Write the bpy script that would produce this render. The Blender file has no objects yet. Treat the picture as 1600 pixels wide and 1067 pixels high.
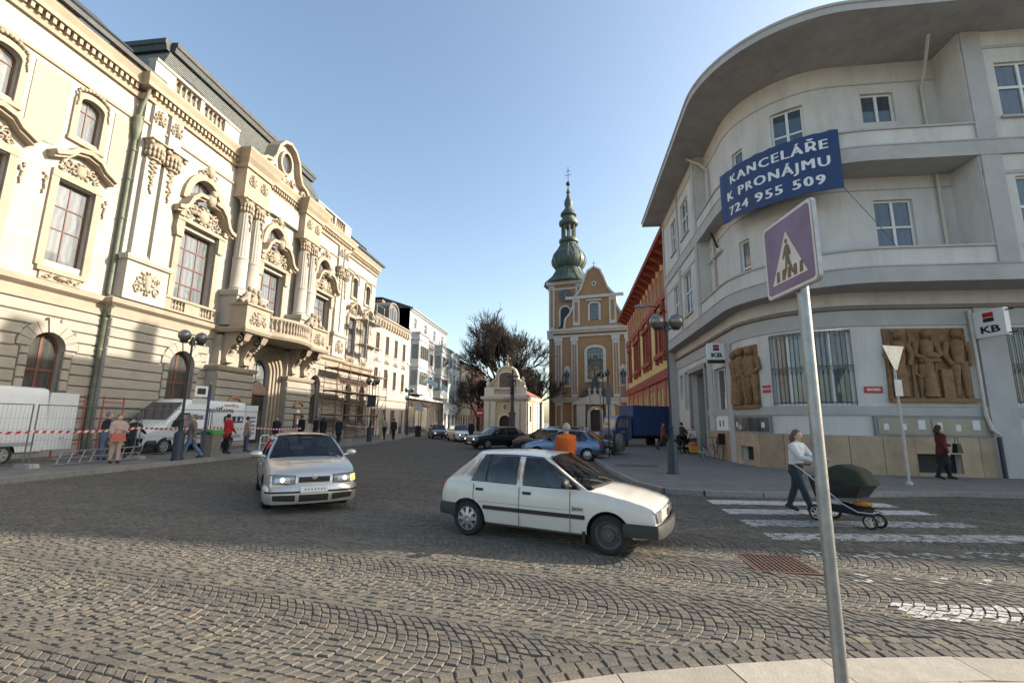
import bpy, bmesh, math, random
import numpy as np
from mathutils import Vector, Matrix
PI=math.pi; rad=math.radians
SC=bpy.context.scene; COL=SC.collection
# ---------------------------------------------------------------- camera
def cam_axes(yaw=rad(7.3),pitch=rad(9.95),roll=rad(0.8)):
    fwd=Vector((-math.sin(yaw)*math.cos(pitch),math.cos(yaw)*math.cos(pitch),math.sin(pitch)))
    right=Vector((math.cos(yaw),math.sin(yaw),0)); up=right.cross(fwd)
    c,s=math.cos(roll),math.sin(roll)
    return c*right+s*up, c*up-s*right, fwd
r2,u2,fw=cam_axes()
cd=bpy.data.cameras.new('camera'); cd.sensor_width=36; cd.lens=16.0; cd.clip_start=.05; cd.clip_end=3000
cam=bpy.data.objects.new('camera',cd); COL.objects.link(cam)
m=Matrix((( r2.x,u2.x,-fw.x,0),(r2.y,u2.y,-fw.y,0),(r2.z,u2.z,-fw.z,1.8),(0,0,0,1))); cam.matrix_world=m
SC.camera=cam
# ---------------------------------------------------------------- sky, sun, exposure
SUN=Vector((35.0,8.7,16.5)).normalized()
el=math.asin(SUN.z); az=math.atan2(SUN.x,SUN.y)
w=bpy.data.worlds.new('World'); SC.world=w; w.use_nodes=True
nt=w.node_tree; bg=nt.nodes['Background']; sk=nt.nodes.new('ShaderNodeTexSky')
sk.sky_type='NISHITA'; sk.sun_disc=False; sk.sun_elevation=el; sk.sun_rotation=az; sk.air_density=1.0; sk.dust_density=2.6; sk.ozone_density=0.35; sk.altitude=200
tn=nt.nodes.new('ShaderNodeMix'); tn.data_type='RGBA'; tn.blend_type='MULTIPLY'; tn.inputs[0].default_value=1; tn.inputs[7].default_value=(1.0,1.025,.99,1); nt.links.new(sk.outputs[0],tn.inputs[6]); nt.links.new(tn.outputs[2],bg.inputs[0]); bg.inputs[1].default_value=0.15
sd=bpy.data.lights.new('sun','SUN'); sd.energy=4.6; sd.angle=rad(0.6); sd.color=(1,.9,.76)
so=bpy.data.objects.new('sun',sd); COL.objects.link(so); so.location=(60,20,60)
so.rotation_euler=(-SUN).to_track_quat('-Z','Y').to_euler()
vs=SC.view_settings; vs.view_transform='Standard'; vs.look='None'; vs.exposure=1.06; vs.gamma=1; vs.use_curve_mapping=False
SC.render.resolution_x=1024; SC.render.resolution_y=682
# ---------------------------------------------------------------- helpers
RNG=random.Random(7)
class MB:
    def __init__(s): s.v=[];s.f=[];s.m=[]
    def add(s,vs,fs,m=0):
        o=len(s.v); s.v+=[tuple(p) for p in vs]
        for f in fs: s.f.append(tuple(i+o for i in f)); s.m.append(m)
        return s
    def quad(s,a,b,c,d,m=0): return s.add([a,b,c,d],[(0,1,2,3)],m)
    def box(s,x0,x1,y0,y1,z0,z1,m=0):
        return s.add([(x0,y0,z0),(x1,y0,z0),(x1,y1,z0),(x0,y1,z0),(x0,y0,z1),(x1,y0,z1),(x1,y1,z1),(x0,y1,z1)],
            [(0,3,2,1),(4,5,6,7),(0,1,5,4),(1,2,6,5),(2,3,7,6),(3,0,4,7)],m)
    def hexa(s,p,m=0):  # 8 points: bottom 4 ccw, top 4 ccw
        return s.add(p,[(0,3,2,1),(4,5,6,7),(0,1,5,4),(1,2,6,5),(2,3,7,6),(3,0,4,7)],m)
    def cham(s,x0,x1,y0,y1,z0,z1,c=.03,m=0):  # block, front (-y) chamfered
        return s.add([(x0,y1,z0),(x1,y1,z0),(x1,y1,z1),(x0,y1,z1),(x0,y0+c,z0),(x1,y0+c,z0),(x1,y0+c,z1),(x0,y0+c,z1),(x0+c,y0,z0+c),(x1-c,y0,z0+c),(x1-c,y0,z1-c),(x0+c,y0,z1-c)],
            [(8,9,10,11),(4,5,9,8),(5,6,10,9),(6,7,11,10),(7,4,8,11),(0,1,5,4),(1,2,6,5),(2,3,7,6),(3,0,4,7)],m)
    def prism(s,poly,a0,a1,axis='y',m=0):
        n=len(poly)
        def P(p,a): return {'y':(p[0],a,p[1]),'x':(a,p[0],p[1]),'z':(p[0],p[1],a)}[axis]
        vs=[P(p,a0) for p in poly]+[P(p,a1) for p in poly]
        fs=[tuple(range(n)),tuple(range(2*n-1,n-1,-1))]+[(i,(i+1)%n+0,(i+1)%n+n,i+n)[::-1] for i in range(n)]
        return s.add(vs,fs,m)
    def tube(s,pts,r,n=6,m=0,cap=True,flat=1.0):
        pts=[Vector(p) for p in pts]; k=len(pts); rs=r if isinstance(r,(list,tuple)) else [r]*k
        vs=[];fs=[]; prev=None
        for i,p in enumerate(pts):
            t=(pts[min(i+1,k-1)]-pts[max(i-1,0)])
            t=t.normalized() if t.length>1e-9 else Vector((0,0,1))
            if prev is None: a=t.orthogonal().normalized()
            else:
                a=prev-t*prev.dot(t); a=a.normalized() if a.length>1e-6 else t.orthogonal().normalized()
            prev=a; b=t.cross(a)
            for j in range(n):
                th=2*PI*j/n; vs.append(p+(a*math.cos(th)+b*math.sin(th)*flat)*rs[i])
        for i in range(k-1):
            for j in range(n): fs.append((i*n+j,i*n+(j+1)%n,(i+1)*n+(j+1)%n,(i+1)*n+j))
        if cap: fs+=[tuple(range(n-1,-1,-1)),tuple(range((k-1)*n,k*n))]
        return s.add(vs,fs,m)
    def lathe(s,prof,n=16,c=(0,0),m=0,z0=0,sq=1,a0=0,flute=0,fn=0,cap=True):
        vs=[];fs=[];k=len(prof)
        for r,z in prof:
            for j in range(n):
                th=a0+2*PI*j/n; rr=r*(1-flute*abs(math.sin(fn*th))) if fn else r
                vs.append((c[0]+rr*math.cos(th),c[1]+rr*math.sin(th)*sq,z+z0))
        for i in range(k-1):
            for j in range(n): fs.append((i*n+j,i*n+(j+1)%n,(i+1)*n+(j+1)%n,(i+1)*n+j))
        if cap and prof[0][0]>1e-4: fs.append(tuple(range(n-1,-1,-1)))
        if cap and prof[-1][0]>1e-4: fs.append(tuple(range((k-1)*n,k*n)))
        return s.add(vs,fs,m)
    def ell(s,c,r,nu=10,nv=6,m=0):
        vs=[];fs=[]
        for i in range(nv+1):
            ph=-PI/2+PI*i/nv
            for j in range(nu):
                th=2*PI*j/nu; vs.append((c[0]+r[0]*math.cos(ph)*math.cos(th),c[1]+r[1]*math.cos(ph)*math.sin(th),c[2]+r[2]*math.sin(ph)))
        for i in range(nv):
            for j in range(nu): fs.append((i*nu+j,i*nu+(j+1)%nu,(i+1)*nu+(j+1)%nu,(i+1)*nu+j))
        return s.add(vs,fs,m)
    def ribbon(s,pts,th,y0,y1,m=0,closed=False):  # sweep in xz plane with thickness th on the left side, extruded in y
        n=len(pts); off=[]
        for i in range(n):
            a=pts[(i-1)%n] if (closed or i>0) else pts[i]; b=pts[(i+1)%n] if (closed or i<n-1) else pts[i]
            dx,dz=b[0]-a[0],b[1]-a[1]; L=math.hypot(dx,dz) or 1
            t=th[i] if isinstance(th,(list,tuple)) else th
            off.append((pts[i][0]-dz/L*t,pts[i][1]+dx/L*t))
        vs=[];fs=[]
        for p,q in zip(pts,off): vs+=[(p[0],y0,p[1]),(q[0],y0,q[1]),(q[0],y1,q[1]),(p[0],y1,p[1])]
        for i in range(n if closed else n-1):
            a=i*4;b=((i+1)%n)*4
            for k in range(4): fs.append((a+k,b+k,b+(k+1)%4,a+(k+1)%4)[::-1])
        if not closed: fs+=[(0,1,2,3),(4*n-1,4*n-2,4*n-3,4*n-4)]
        return s.add(vs,fs,m)
    def mould(s,prof,path,m=0,closed=False,ends=True):  # sweep profile (out,z) along a horizontal path, outward = right-hand side
        n=len(path);k=len(prof);vs=[];fs=[]
        for i in range(n):
            p=Vector(path[i][:2]); d1=(p-Vector(path[i-1][:2])).normalized() if i>0 else None
            d2=(Vector(path[i+1][:2])-p).normalized() if i<n-1 else None
            d1=d1 or d2; d2=d2 or d1
            n1=Vector((d1.y,-d1.x)); n2=Vector((d2.y,-d2.x)); nn=(n1+n2); nn=nn/max(nn.length_squared/2,.3)
            for o,z in prof: vs.append((p.x+nn.x*o,p.y+nn.y*o,z))
        for i in range(n-1):
            for j in range(k): fs.append((i*k+j,i*k+(j+1)%k,(i+1)*k+(j+1)%k,(i+1)*k+j)[::-1])
        if ends: fs+=[tuple(range(k))[::-1],tuple(range((n-1)*k,n*k))]
        return s.add(vs,fs,m)
    def wall(s,x0,x1,z0,z1,ops=(),y=0,dep=.3,m=0,mr=None,dx=None):
        mr=m if mr is None else mr
        xs={x0,x1};zs={z0,z1}
        for o in ops: xs|={max(o[0],x0),min(o[1],x1)}; zs|={max(o[2],z0),min(o[3],z1)}
        if dx:
            k=int((x1-x0)/dx)
            for i in range(1,k): xs.add(x0+(x1-x0)*i/k)
        xs=sorted(xs);zs=sorted(zs)
        xs=[a for i,a in enumerate(xs) if i==0 or a-xs[i-1]>1e-5]; zs=[a for i,a in enumerate(zs) if i==0 or a-zs[i-1]>1e-5]
        for i in range(len(xs)-1):
            for j in range(len(zs)-1):
                cx=(xs[i]+xs[i+1])/2;cz=(zs[j]+zs[j+1])/2
                if any(o[0]<cx<o[1] and o[2]<cz<o[3] for o in ops): continue
                s.quad((xs[i],y,zs[j]),(xs[i+1],y,zs[j]),(xs[i+1],y,zs[j+1]),(xs[i],y,zs[j+1]),m)
        for o in ops:
            a,b,c,d=o[:4]; ar=o[4] if len(o)>4 else 0
            if not ar:
                for q in [((a,y,c),(a,y,d),(a,y+dep,d),(a,y+dep,c)),((b,y,d),(b,y,c),(b,y+dep,c),(b,y+dep,d)),((a,y,d),(b,y,d),(b,y+dep,d),(a,y+dep,d)),((b,y,c),(a,y,c),(a,y+dep,c),(b,y+dep,c))]: s.quad(*q,mr)
            else:
                arc=arcpts(a,b,d,ar); zs_=d-ar
                for q in [((a,y,c),(a,y,zs_),(a,y+dep,zs_),(a,y+dep,c)),((b,y,zs_),(b,y,c),(b,y+dep,c),(b,y+dep,zs_)),((b,y,c),(a,y,c),(a,y+dep,c),(b,y+dep,c))]: s.quad(*q,mr)
                h=len(arc)//2
                for i in range(len(arc)-1):
                    p,q=arc[i],arc[i+1]
                    s.quad((p[0],y,p[1]),(q[0],y,q[1]),(q[0],y+dep,q[1]),(p[0],y+dep,p[1]),mr)
                    cx=a if i<h else b
                    s.add([(p[0],y,p[1]),(q[0],y,q[1]),(cx,y,d)],[(0,1,2)],m)
                s.add([(arc[h][0],y,arc[h][1]),(a,y,d),(b,y,d)],[(0,2,1)],m) if False else None
        return s
    def map(s,fn): s.v=[tuple(fn(*p)) for p in s.v]; return s
    def shift(s,x,y,z): s.v=[(a+x,b+y,c+z) for a,b,c in s.v]; return s
    def mesh(s,name,mats,smooth=None):
        me=bpy.data.meshes.new(name); me.from_pydata(s.v,[],s.f)
        for mm in (mats if isinstance(mats,(list,tuple)) else [mats]): me.materials.append(mm)
        if any(s.m): me.polygons.foreach_set('material_index',s.m)
        me.update()
        if smooth is not None:
            bm=bmesh.new(); bm.from_mesh(me)
            bmesh.ops.remove_doubles(bm,verts=bm.verts,dist=1e-5)
            for f in bm.faces: f.smooth=True
            for e in bm.edges:
                if len(e.link_faces)==2 and e.calc_face_angle(0)>rad(smooth): e.smooth=False
            bm.to_mesh(me); bm.free()
        return me
    def obj(s,name,mats,parent=None,smooth=None,loc=None,rotz=0):
        return link(name,s.mesh(name,mats,smooth),parent,loc,rotz)
def arcpts(a,b,d,rise,n=12):
    hw=(b-a)/2;cx=(a+b)/2
    return [(cx-hw*math.cos(PI*i/n),d-rise+rise*math.sin(PI*i/n)) for i in range(n+1)]
def link(name,me,parent=None,loc=None,rotz=0):
    o=bpy.data.objects.new(name,me); COL.objects.link(o)
    if parent is not None: o.parent=parent
    if loc is not None: o.location=loc
    if rotz: o.rotation_euler=(0,0,rotz)
    return o
def thing(name,label,cat,loc=(0,0,0),rotz=0,group=None):
    o=bpy.data.objects.new(name,None); COL.objects.link(o); o.empty_display_size=.3
    o.location=loc; o.rotation_euler=(0,0,rotz)
    return tag(o,label,cat,group)
def tag(o,label=None,cat=None,group=None,kind=None):
    if label: o['label']=label
    if cat: o['category']=cat
    if group: o['group']=group
    if kind: o['kind']=kind
    return o
def copy_tree(o,parent=None):
    c=o.copy(); COL.objects.link(c); c.parent=parent
    if parent is not None: c.matrix_parent_inverse=o.matrix_parent_inverse
    for ch in o.children: copy_tree(ch,c)
    return c
def text_mb(txt,size,bold=0.0,ext=.004,sp_=1.0):
    cu=bpy.data.curves.new('t','FONT'); cu.body=txt; cu.size=size; cu.align_x='CENTER'; cu.align_y='CENTER'; cu.extrude=ext; cu.offset=bold; cu.resolution_u=2; cu.space_character=sp_
    o=bpy.data.objects.new('t',cu); COL.objects.link(o)
    dg=bpy.context.evaluated_depsgraph_get(); me=bpy.data.meshes.new_from_object(o.evaluated_get(dg))
    b=MB(); b.v=[(v.co.x,-v.co.z,v.co.y) for v in me.vertices]; b.f=[tuple(p.vertices) for p in me.polygons]; b.m=[0]*len(b.f)
    bpy.data.objects.remove(o); bpy.data.curves.remove(cu); bpy.data.meshes.remove(me)
    return b
# ---------------------------------------------------------------- materials
def M(name,col,rough=.75,var=.14,scale=1.5,bump=0.0,bscale=25,metal=0,spec=.4,rv=0.0,dirt=0.0,dcol=(.12,.1,.08),coat=0,streak=False):
    mt=bpy.data.materials.new(name); mt.use_nodes=True; n=mt.node_tree.nodes; L=mt.node_tree.links; b=n['Principled BSDF']
    b.inputs['Roughness'].default_value=rough; b.inputs['Metallic'].default_value=metal; b.inputs['Specular IOR Level'].default_value=spec
    if coat: b.inputs['Coat Weight'].default_value=coat; b.inputs['Coat Roughness'].default_value=.04
    tc=n.new('ShaderNodeTexCoord')
    src=None
    if var>0:
        no=n.new('ShaderNodeTexNoise'); no.inputs['Scale'].default_value=scale; no.inputs['Detail'].default_value=8; no.inputs['Roughness'].default_value=.65
        L.new(tc.outputs['Object'],no.inputs['Vector'])
        mx=n.new('ShaderNodeMix'); mx.data_type='RGBA'
        mx.inputs[6].default_value=(*[c*(1-var) for c in col],1); mx.inputs[7].default_value=(*[min(1,c*(1+var)) for c in col],1)
        mr=n.new('ShaderNodeMapRange'); mr.inputs[1].default_value=.3; mr.inputs[2].default_value=.7
        L.new(no.outputs['Fac'],mr.inputs[0]); L.new(mr.outputs[0],mx.inputs[0]); src=mx.outputs[2]
    else:
        rg=n.new('ShaderNodeRGB'); rg.outputs[0].default_value=(*col,1); src=rg.outputs[0]
    if dirt>0:
        mp=n.new('ShaderNodeMapping'); mp.inputs['Scale'].default_value=(1.3,1.3,.16 if streak else .8)
        n2=n.new('ShaderNodeTexNoise'); n2.inputs['Scale'].default_value=1.6; n2.inputs['Detail'].default_value=7; n2.inputs['Roughness'].default_value=.7
        L.new(tc.outputs['Object'],mp.inputs[0]); L.new(mp.outputs[0],n2.inputs['Vector'])
        r2_=n.new('ShaderNodeMapRange'); r2_.inputs[1].default_value=.48; r2_.inputs[2].default_value=.78; r2_.inputs[4].default_value=dirt
        L.new(n2.outputs['Fac'],r2_.inputs[0])
        m2=n.new('ShaderNodeMix'); m2.data_type='RGBA'; m2.inputs[7].default_value=(*dcol,1)
        L.new(r2_.outputs[0],m2.inputs[0]); L.new(src,m2.inputs[6]); src=m2.outputs[2]
    if rv>0:
        oi=n.new('ShaderNodeObjectInfo'); hs=n.new('ShaderNodeHueSaturation'); mr2=n.new('ShaderNodeMapRange'); mr2.inputs[3].default_value=1-rv; mr2.inputs[4].default_value=1+rv
        L.new(oi.outputs['Random'],mr2.inputs[0]); L.new(mr2.outputs[0],hs.inputs['Value']); L.new(src,hs.inputs['Color']); src=hs.outputs[0]
    L.new(src,b.inputs['Base Color'])
    if bump>0:
        nb=n.new('ShaderNodeTexNoise'); nb.inputs['Scale'].default_value=bscale; nb.inputs['Detail'].default_value=5
        L.new(tc.outputs['Object'],nb.inputs['Vector'])
        bp=n.new('ShaderNodeBump'); bp.inputs['Strength'].default_value=bump; bp.inputs['Distance'].default_value=.02
        L.new(nb.outputs['Fac'],bp.inputs['Height']); L.new(bp.outputs[0],b.inputs['Normal'])
    return mt
def glassy(name,col,rough=.04,curtain=0.0,ccol=(.55,.55,.52)):
    mt=M(name,col,rough,.25,3,0,spec=.9,rv=.25)
    if curtain>0:
        n=mt.node_tree.nodes; L=mt.node_tree.links; b=n['Principled BSDF']; old=b.inputs['Base Color'].links[0].from_socket
        tc=n.new('ShaderNodeTexCoord'); wv=n.new('ShaderNodeTexWave'); wv.inputs['Scale'].default_value=1.1; wv.inputs['Distortion'].default_value=5; wv.inputs['Detail'].default_value=2
        L.new(tc.outputs['Object'],wv.inputs['Vector']); mr=n.new('ShaderNodeMapRange'); mr.inputs[1].default_value=.1; mr.inputs[3].default_value=curtain*.55; mr.inputs[4].default_value=curtain
        L.new(wv.outputs['Fac'],mr.inputs[0]); mx=n.new('ShaderNodeMix'); mx.data_type='RGBA'; mx.inputs[7].default_value=(*ccol,1)
        L.new(mr.outputs[0],mx.inputs[0]); L.new(old,mx.inputs[6]); L.new(mx.outputs[2],b.inputs['Base Color'])
    return mt
def wear(mt,col,scale,lo,hi):
    n=mt.node_tree.nodes;L=mt.node_tree.links;b=n['Principled BSDF'];old=b.inputs['Base Color'].links[0].from_socket
    tc=n.new('ShaderNodeTexCoord'); no=n.new('ShaderNodeTexNoise'); no.inputs['Scale'].default_value=scale; no.inputs['Detail'].default_value=6; no.inputs['Roughness'].default_value=.7
    L.new(tc.outputs['Object'],no.inputs['Vector']); mr=n.new('ShaderNodeMapRange'); mr.inputs[1].default_value=lo; mr.inputs[2].default_value=hi
    L.new(no.outputs['Fac'],mr.inputs[0]); mx=n.new('ShaderNodeMix'); mx.data_type='RGBA'; mx.inputs[7].default_value=(*col,1); L.new(mr.outputs[0],mx.inputs[0]); L.new(old,mx.inputs[6]); L.new(mx.outputs[2],b.inputs['Base Color'])
    return mt
def carglass(name):
    mt=bpy.data.materials.new(name); mt.use_nodes=True; n=mt.node_tree.nodes; L=mt.node_tree.links; n.remove(n['Principled BSDF'])
    out=n['Material Output']; tr=n.new('ShaderNodeBsdfTransparent'); tr.inputs[0].default_value=(.36,.4,.4,1); gl=n.new('ShaderNodeBsdfGlossy'); gl.inputs['Roughness'].default_value=.02
    fr=n.new('ShaderNodeFresnel'); fr.inputs[0].default_value=1.45; ad=n.new('ShaderNodeMath'); ad.operation='ADD'; ad.inputs[1].default_value=.02
    mx=n.new('ShaderNodeMixShader'); L.new(fr.outputs[0],ad.inputs[0]); L.new(ad.outputs[0],mx.inputs[0]); L.new(tr.outputs[0],mx.inputs[1]); L.new(gl.outputs[0],mx.inputs[2]); L.new(mx.outputs[0],out.inputs[0])
    return mt
def emis(name,col,st):
    mt=bpy.data.materials.new(name); mt.use_nodes=True; b=mt.node_tree.nodes['Principled BSDF']; b.inputs['Base Color'].default_value=(*col,1); b.inputs['Emission Color'].default_value=(*col,1); b.inputs['Emission Strength'].default_value=st
    return mt
m_cream=M('cream_stucco',(.365,.342,.305),.85,.12,.8,.15,20,dirt=.45,dcol=(.27,.225,.165),streak=True)
m_trim=M('ochre_trim',(.315,.26,.195),.8,.14,1.2,.2,22,dirt=.4,dcol=(.3,.22,.14))
m_rust=M('rusticated_stucco',(.31,.28,.235),.9,.12,1.5,.25,18,rv=.05,dirt=.35,dcol=(.36,.29,.21))
m_panel=M('buff_panel',(.31,.275,.215),.9,.2,9,.3,30)
m_orn=M('stucco_ornament',(.31,.26,.195),.85,.26,4,.3,30)
m_brown=M('brown_window_frame',(.13,.055,.035),.5,.15,3,rv=.05)
m_pane=glassy('window_pane',(.055,.068,.08),.04,.75,(.2,.21,.215))
m_panedk=glassy('dark_window_pane',(.03,.034,.038),.04,.25,(.2,.18,.15))
m_roofdk=M('dark_slate_roof',(.05,.055,.058),.65,.3,3,.5,12)
m_roofsl=M('fishscale_slate',(.13,.14,.13),.7,.3,6,.6,30)
m_copper=M('copper_green',(.13,.145,.1),.6,.35,2,.1,20,dirt=.6,dcol=(.07,.06,.04))
m_metal=M('dark_metal',(.05,.055,.06),.45,.2,5,metal=.3)
m_blueblk=M('blue_black_paint',(.018,.027,.036),.5,.2,4)
m_steel=M('galvanised_steel',(.3,.31,.31),.42,.2,12,.05,40,metal=.75)
m_black=M('black_plastic',(.018,.018,.018),.55,.1,5)
m_rubber=M('tyre_rubber',(.02,.02,.02),.85,.2,9)
m_white=M('white_paint',(.72,.72,.71),.5,.06,3)
m_stone=M('grey_stone',(.32,.3,.27),.85,.2,6,.3,30)
m_alu=M('wheel_alloy',(.45,.45,.46),.35,.1,5,metal=.8)
m_iron=M('rusty_iron',(.09,.05,.035),.8,.35,14,.3,40)
m_skin=M('skin',(.55,.34,.25),.6,.08,8)
m_cglass=carglass('car_glass')
MC={}
def C(col,rough=.8,**k):   # cached plain colour material
    key=(tuple(round(c,3) for c in col),rough,tuple(sorted(k.items())))
    if key not in MC: MC[key]=M('paint_%d'%len(MC),col,rough,k.pop('var',.12),k.pop('scale',4),**k)
    return MC[key]
# ---------------------------------------------------------------- ground, road, pavements
def inpoly(x,y,P):
    c=False;n=len(P)
    for i in range(n):
        x1,y1=P[i];x2,y2=P[i-1]
        if (y1>y)!=(y2>y) and x<(x2-x1)*(y-y1)/(y2-y1)+x1: c=not c
    return c
m_earth=M('street_dust',(.2,.19,.17),.95,.2,.5,.2,10)
g=MB().quad((-600,-300,-.06),(600,-300,-.06),(600,900,-.06),(-600,900,-.06)).obj('ground',m_earth); tag(g,kind='structure')
KL=[(-14.8,4),(-14.8,20),(-14.7,34),(-15.2,40),(-16.6,45),(-17.6,50),(-17.6,62),(-17.2,80),(-16.4,105)]
KR=[(1.0,60),(1.0,30),(1.3,21.9),(1.6,17.2),(2.0,14.2),(2.5,13),(3.4,12.75),(4.8,12.8),(6.3,13.1),(7.4,13.4),(8.6,13.75),(10,14.1),(12,14.15),(30,14.6)]
FG=[(-3,-2),(-2.6,1.6),(-1.6,2.75),(-.8,3.25),(-.15,3.56),(.3,3.73),(1.14,3.99),(2.23,4.28),(2.96,4.4),(3.7,4.47),(6,4.55),(12,4.4)]
PL=KL+[(-24,105),(-24,4)]; PR=KR+[(30,60)]; PF=FG+[(12,-2)]
# sett material (colour varies from stone to stone)
def sett_mat(name,rnd=True):
    mt=M(name,(.12,.11,.096),.78,.2,14,.4,45,spec=.25,dirt=.25,dcol=(.33,.27,.19))
    n=mt.node_tree.nodes;L=mt.node_tree.links;b=n['Principled BSDF'];old=b.inputs['Base Color'].links[0].from_socket
    at=n.new('ShaderNodeAttribute'); at.attribute_name='rnd'
    cr=n.new('ShaderNodeValToRGB'); e=cr.color_ramp.elements; e[0].position=0;e[0].color=(.76,.75,.73,1);e[1].position=1;e[1].color=(1.25,1.16,1.0,1)
    for p,c in [(.3,(.88,.875,.86,1)),(.6,(1.0,.97,.92,1)),(.86,(1.2,1.12,1.0,1)),(.95,(1.18,1.06,.92,1))]:
        x=e.new(p); x.color=c
    L.new(at.outputs['Fac'],cr.inputs[0]); mx=n.new('ShaderNodeMix'); mx.data_type='RGBA'; mx.blend_type='MULTIPLY'; mx.inputs[0].default_value=1
    L.new(old,mx.inputs[6]); L.new(cr.outputs[0],mx.inputs[7]); L.new(mx.outputs[2],b.inputs['Base Color'])
    return mt
m_sett=sett_mat('granite_sett')
m_far=M('distant_setts',(.096,.09,.083),.8,.2,6,.5,30,spec=.2)
def farsetts(mt):
    n=mt.node_tree.nodes;L=mt.node_tree.links;b=n['Principled BSDF'];old=b.inputs['Base Color'].links[0].from_socket
    tc=n.new('ShaderNodeTexCoord'); vo=n.new('ShaderNodeTexVoronoi'); vo.inputs['Scale'].default_value=8.5; vo.feature='DISTANCE_TO_EDGE'; vo.inputs['Randomness'].default_value=.6
    L.new(tc.outputs['Object'],vo.inputs['Vector']); mr=n.new('ShaderNodeMapRange'); mr.inputs[1].default_value=.02; mr.inputs[2].default_value=.12; mr.inputs[3].default_value=.5
    L.new(vo.outputs['Distance'],mr.inputs[0]); mx=n.new('ShaderNodeMix'); mx.data_type='RGBA'; mx.blend_type='MULTIPLY'; mx.inputs[0].default_value=1
    L.new(old,mx.inputs[6]); L.new(mr.outputs[0],mx.inputs[7]); L.new(mx.outputs[2],b.inputs['Base Color'])
farsetts(m_far)
m_joint=M('sandy_joint',(.125,.105,.08),.95,.3,8,.4,40)
road=MB()
road.quad((-24,-2,-.011),(40,-2,-.011),(40,26,-.011),(-24,26,-.011),0)
road.quad((-24,26,-.006),(40,26,-.006),(40,130,-.006),(-24,130,-.006),1)
road=road.obj('cobbled_road',[m_joint,m_far]); tag(road,kind='structure')
GR=(2.3,3.08,6.42,7.22)   # drain grate
rg=random.Random(3); nr=np.random.RandomState(5)
ang=rad(-9); ca,sa=math.cos(ang),math.sin(ang); Wd=1.46; sag=.40; pu=.098
stones=[]   # (center, quad)
def ok(x,y):
    if not(2.6<y<26): return False
    if x<-14.75 or abs(x+.13*y)>1.2*y+2.2: return False
    if GR[0]-.03<x<GR[1]+.03 and GR[2]-.03<y<GR[3]+.03: return False
    if y<5.4 and inpoly(x,y,PFo): return False
    if x>.9 and y>12.5 and inpoly(x,y,PR): return False
    return True
def off_path(P,d):
    out=[]
    for i,p in enumerate(P):
        a=Vector(P[max(i-1,0)]);b=Vector(P[min(i+1,len(P)-1)]);t=(b-a).normalized(); out.append((p[0]-t.y*d,p[1]+t.x*d))
    return out
edge_rows=.36
PFo=off_path(FG,edge_rows)+[(12,-2)]
def arc(v): return sag*(1-(2*v/Wd)**2)
for sidx in range(-19,26):
    vc=sidx*Wd+2.0
    ph=rg.random()*pu
    for k in range(-215,215):
        u0=k*pu+ph
        cx=u0*ca-vc*sa; cy=u0*sa+vc*ca
        if not(1.5<cy<27.5) or abs(cx+.13*cy)>1.2*cy+3.5: continue
        nst=16; vs=[-Wd/2]; 
        for i in range(nst): vs.append(vs[-1]+Wd/nst*rg.uniform(.82,1.18))
        sc=Wd/(vs[-1]-vs[0]); vs=[-Wd/2+(x+Wd/2)*sc for x in vs]
        for i in range(nst):
            a,b=vs[i]+.004,vs[i+1]-.004
            um=u0+arc((a+b)/2); vm=vc+(a+b)/2
            x=um*ca-vm*sa; y=um*sa+vm*ca
            if not ok(x,y): continue
            g1=.004;g2=pu-.004
            q=[]
            for (vv,gg) in ((a,g1),(b,g1),(b,g2),(a,g2)):
                uu=u0+arc(vv)+gg+rg.uniform(-.007,.007); v2=vc+vv+rg.uniform(-.006,.006)
                q.append((uu*ca-v2*sa,uu*sa+v2*ca))
            # order must be ccw in xy
            A=sum(q[j][0]*q[(j+1)%4][1]-q[(j+1)%4][0]*q[j][1] for j in range(4))
            if A<0: q=q[::-1]
            stones.append((x,y,q))
# straight rows of bigger setts along the foreground pavement
for r in range(3):
    P=off_path(FG,.01+r*.118)
    d0=.01+r*.118
    s=0;pts=[]
    for i in range(len(P)-1):
        a=Vector(P[i]);b=Vector(P[i+1]);L_=(b-a).length;t=(b-a)/L_;n_=Vector((-t.y,t.x)); x=0.0
        while x<L_-.05:
            l=min(rg.uniform(.1,.15),L_-x)
            if L_-x-l<.05:l=L_-x
            o=a+t*x
            q=[o+t*.005+n_*.004,o+t*(l-.005)+n_*.004,o+t*(l-.005)+n_*.112,o+t*.005+n_*.112]
            q=[(p.x+rg.uniform(-.006,.006),p.y+rg.uniform(-.006,.006)) for p in q]
            c=o+t*l/2+n_*.06
            if c.y>1.5 and c.x<7: stones.append((c.x,c.y,q))
            x+=l
def frame_px(x,y,z=0):
    d=Vector((x,y,z-1.8)); w_=d.dot(fw); return 800+711*d.dot(r2)/w_, 533-711*d.dot(u2)/w_
def stone_geo(q,rich,rs):
    cx=sum(p[0] for p in q)/4;cy=sum(p[1] for p in q)/4
    zt=rs.uniform(-.005,.006);tx,ty=rs.uniform(-.028,.028),rs.uniform(-.028,.028)
    def ring(k,dz): return [(cx+(p[0]-cx)*k,cy+(p[1]-cy)*k,zt+dz+tx*(p[0]-cx)+ty*(p[1]-cy)) for p in q]
    if rich: return ring(1.0,-.04)+ring(.985,-.009)+ring(.84,0)
    return ring(1,-.04)+ring(.86,0)
def stone_faces(nr_):
    f=[]
    for r in range(nr_-1):
        for j in range(4): f.append((r*4+j,r*4+(j+1)%4,(r+1)*4+(j+1)%4,(r+1)*4+j))
    f.append(tuple((nr_-1)*4+j for j in range(4)))
    return f
vis=[]
for i,(x,y,q) in enumerate(stones):
    px,py=frame_px(x,y)
    if 0<px<1600 and py<1066: vis.append((x*x+y*y,i))
vis.sort(); near=set(i for _,i in vis[:300])
V=[];Fc=[];R=[]
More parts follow.
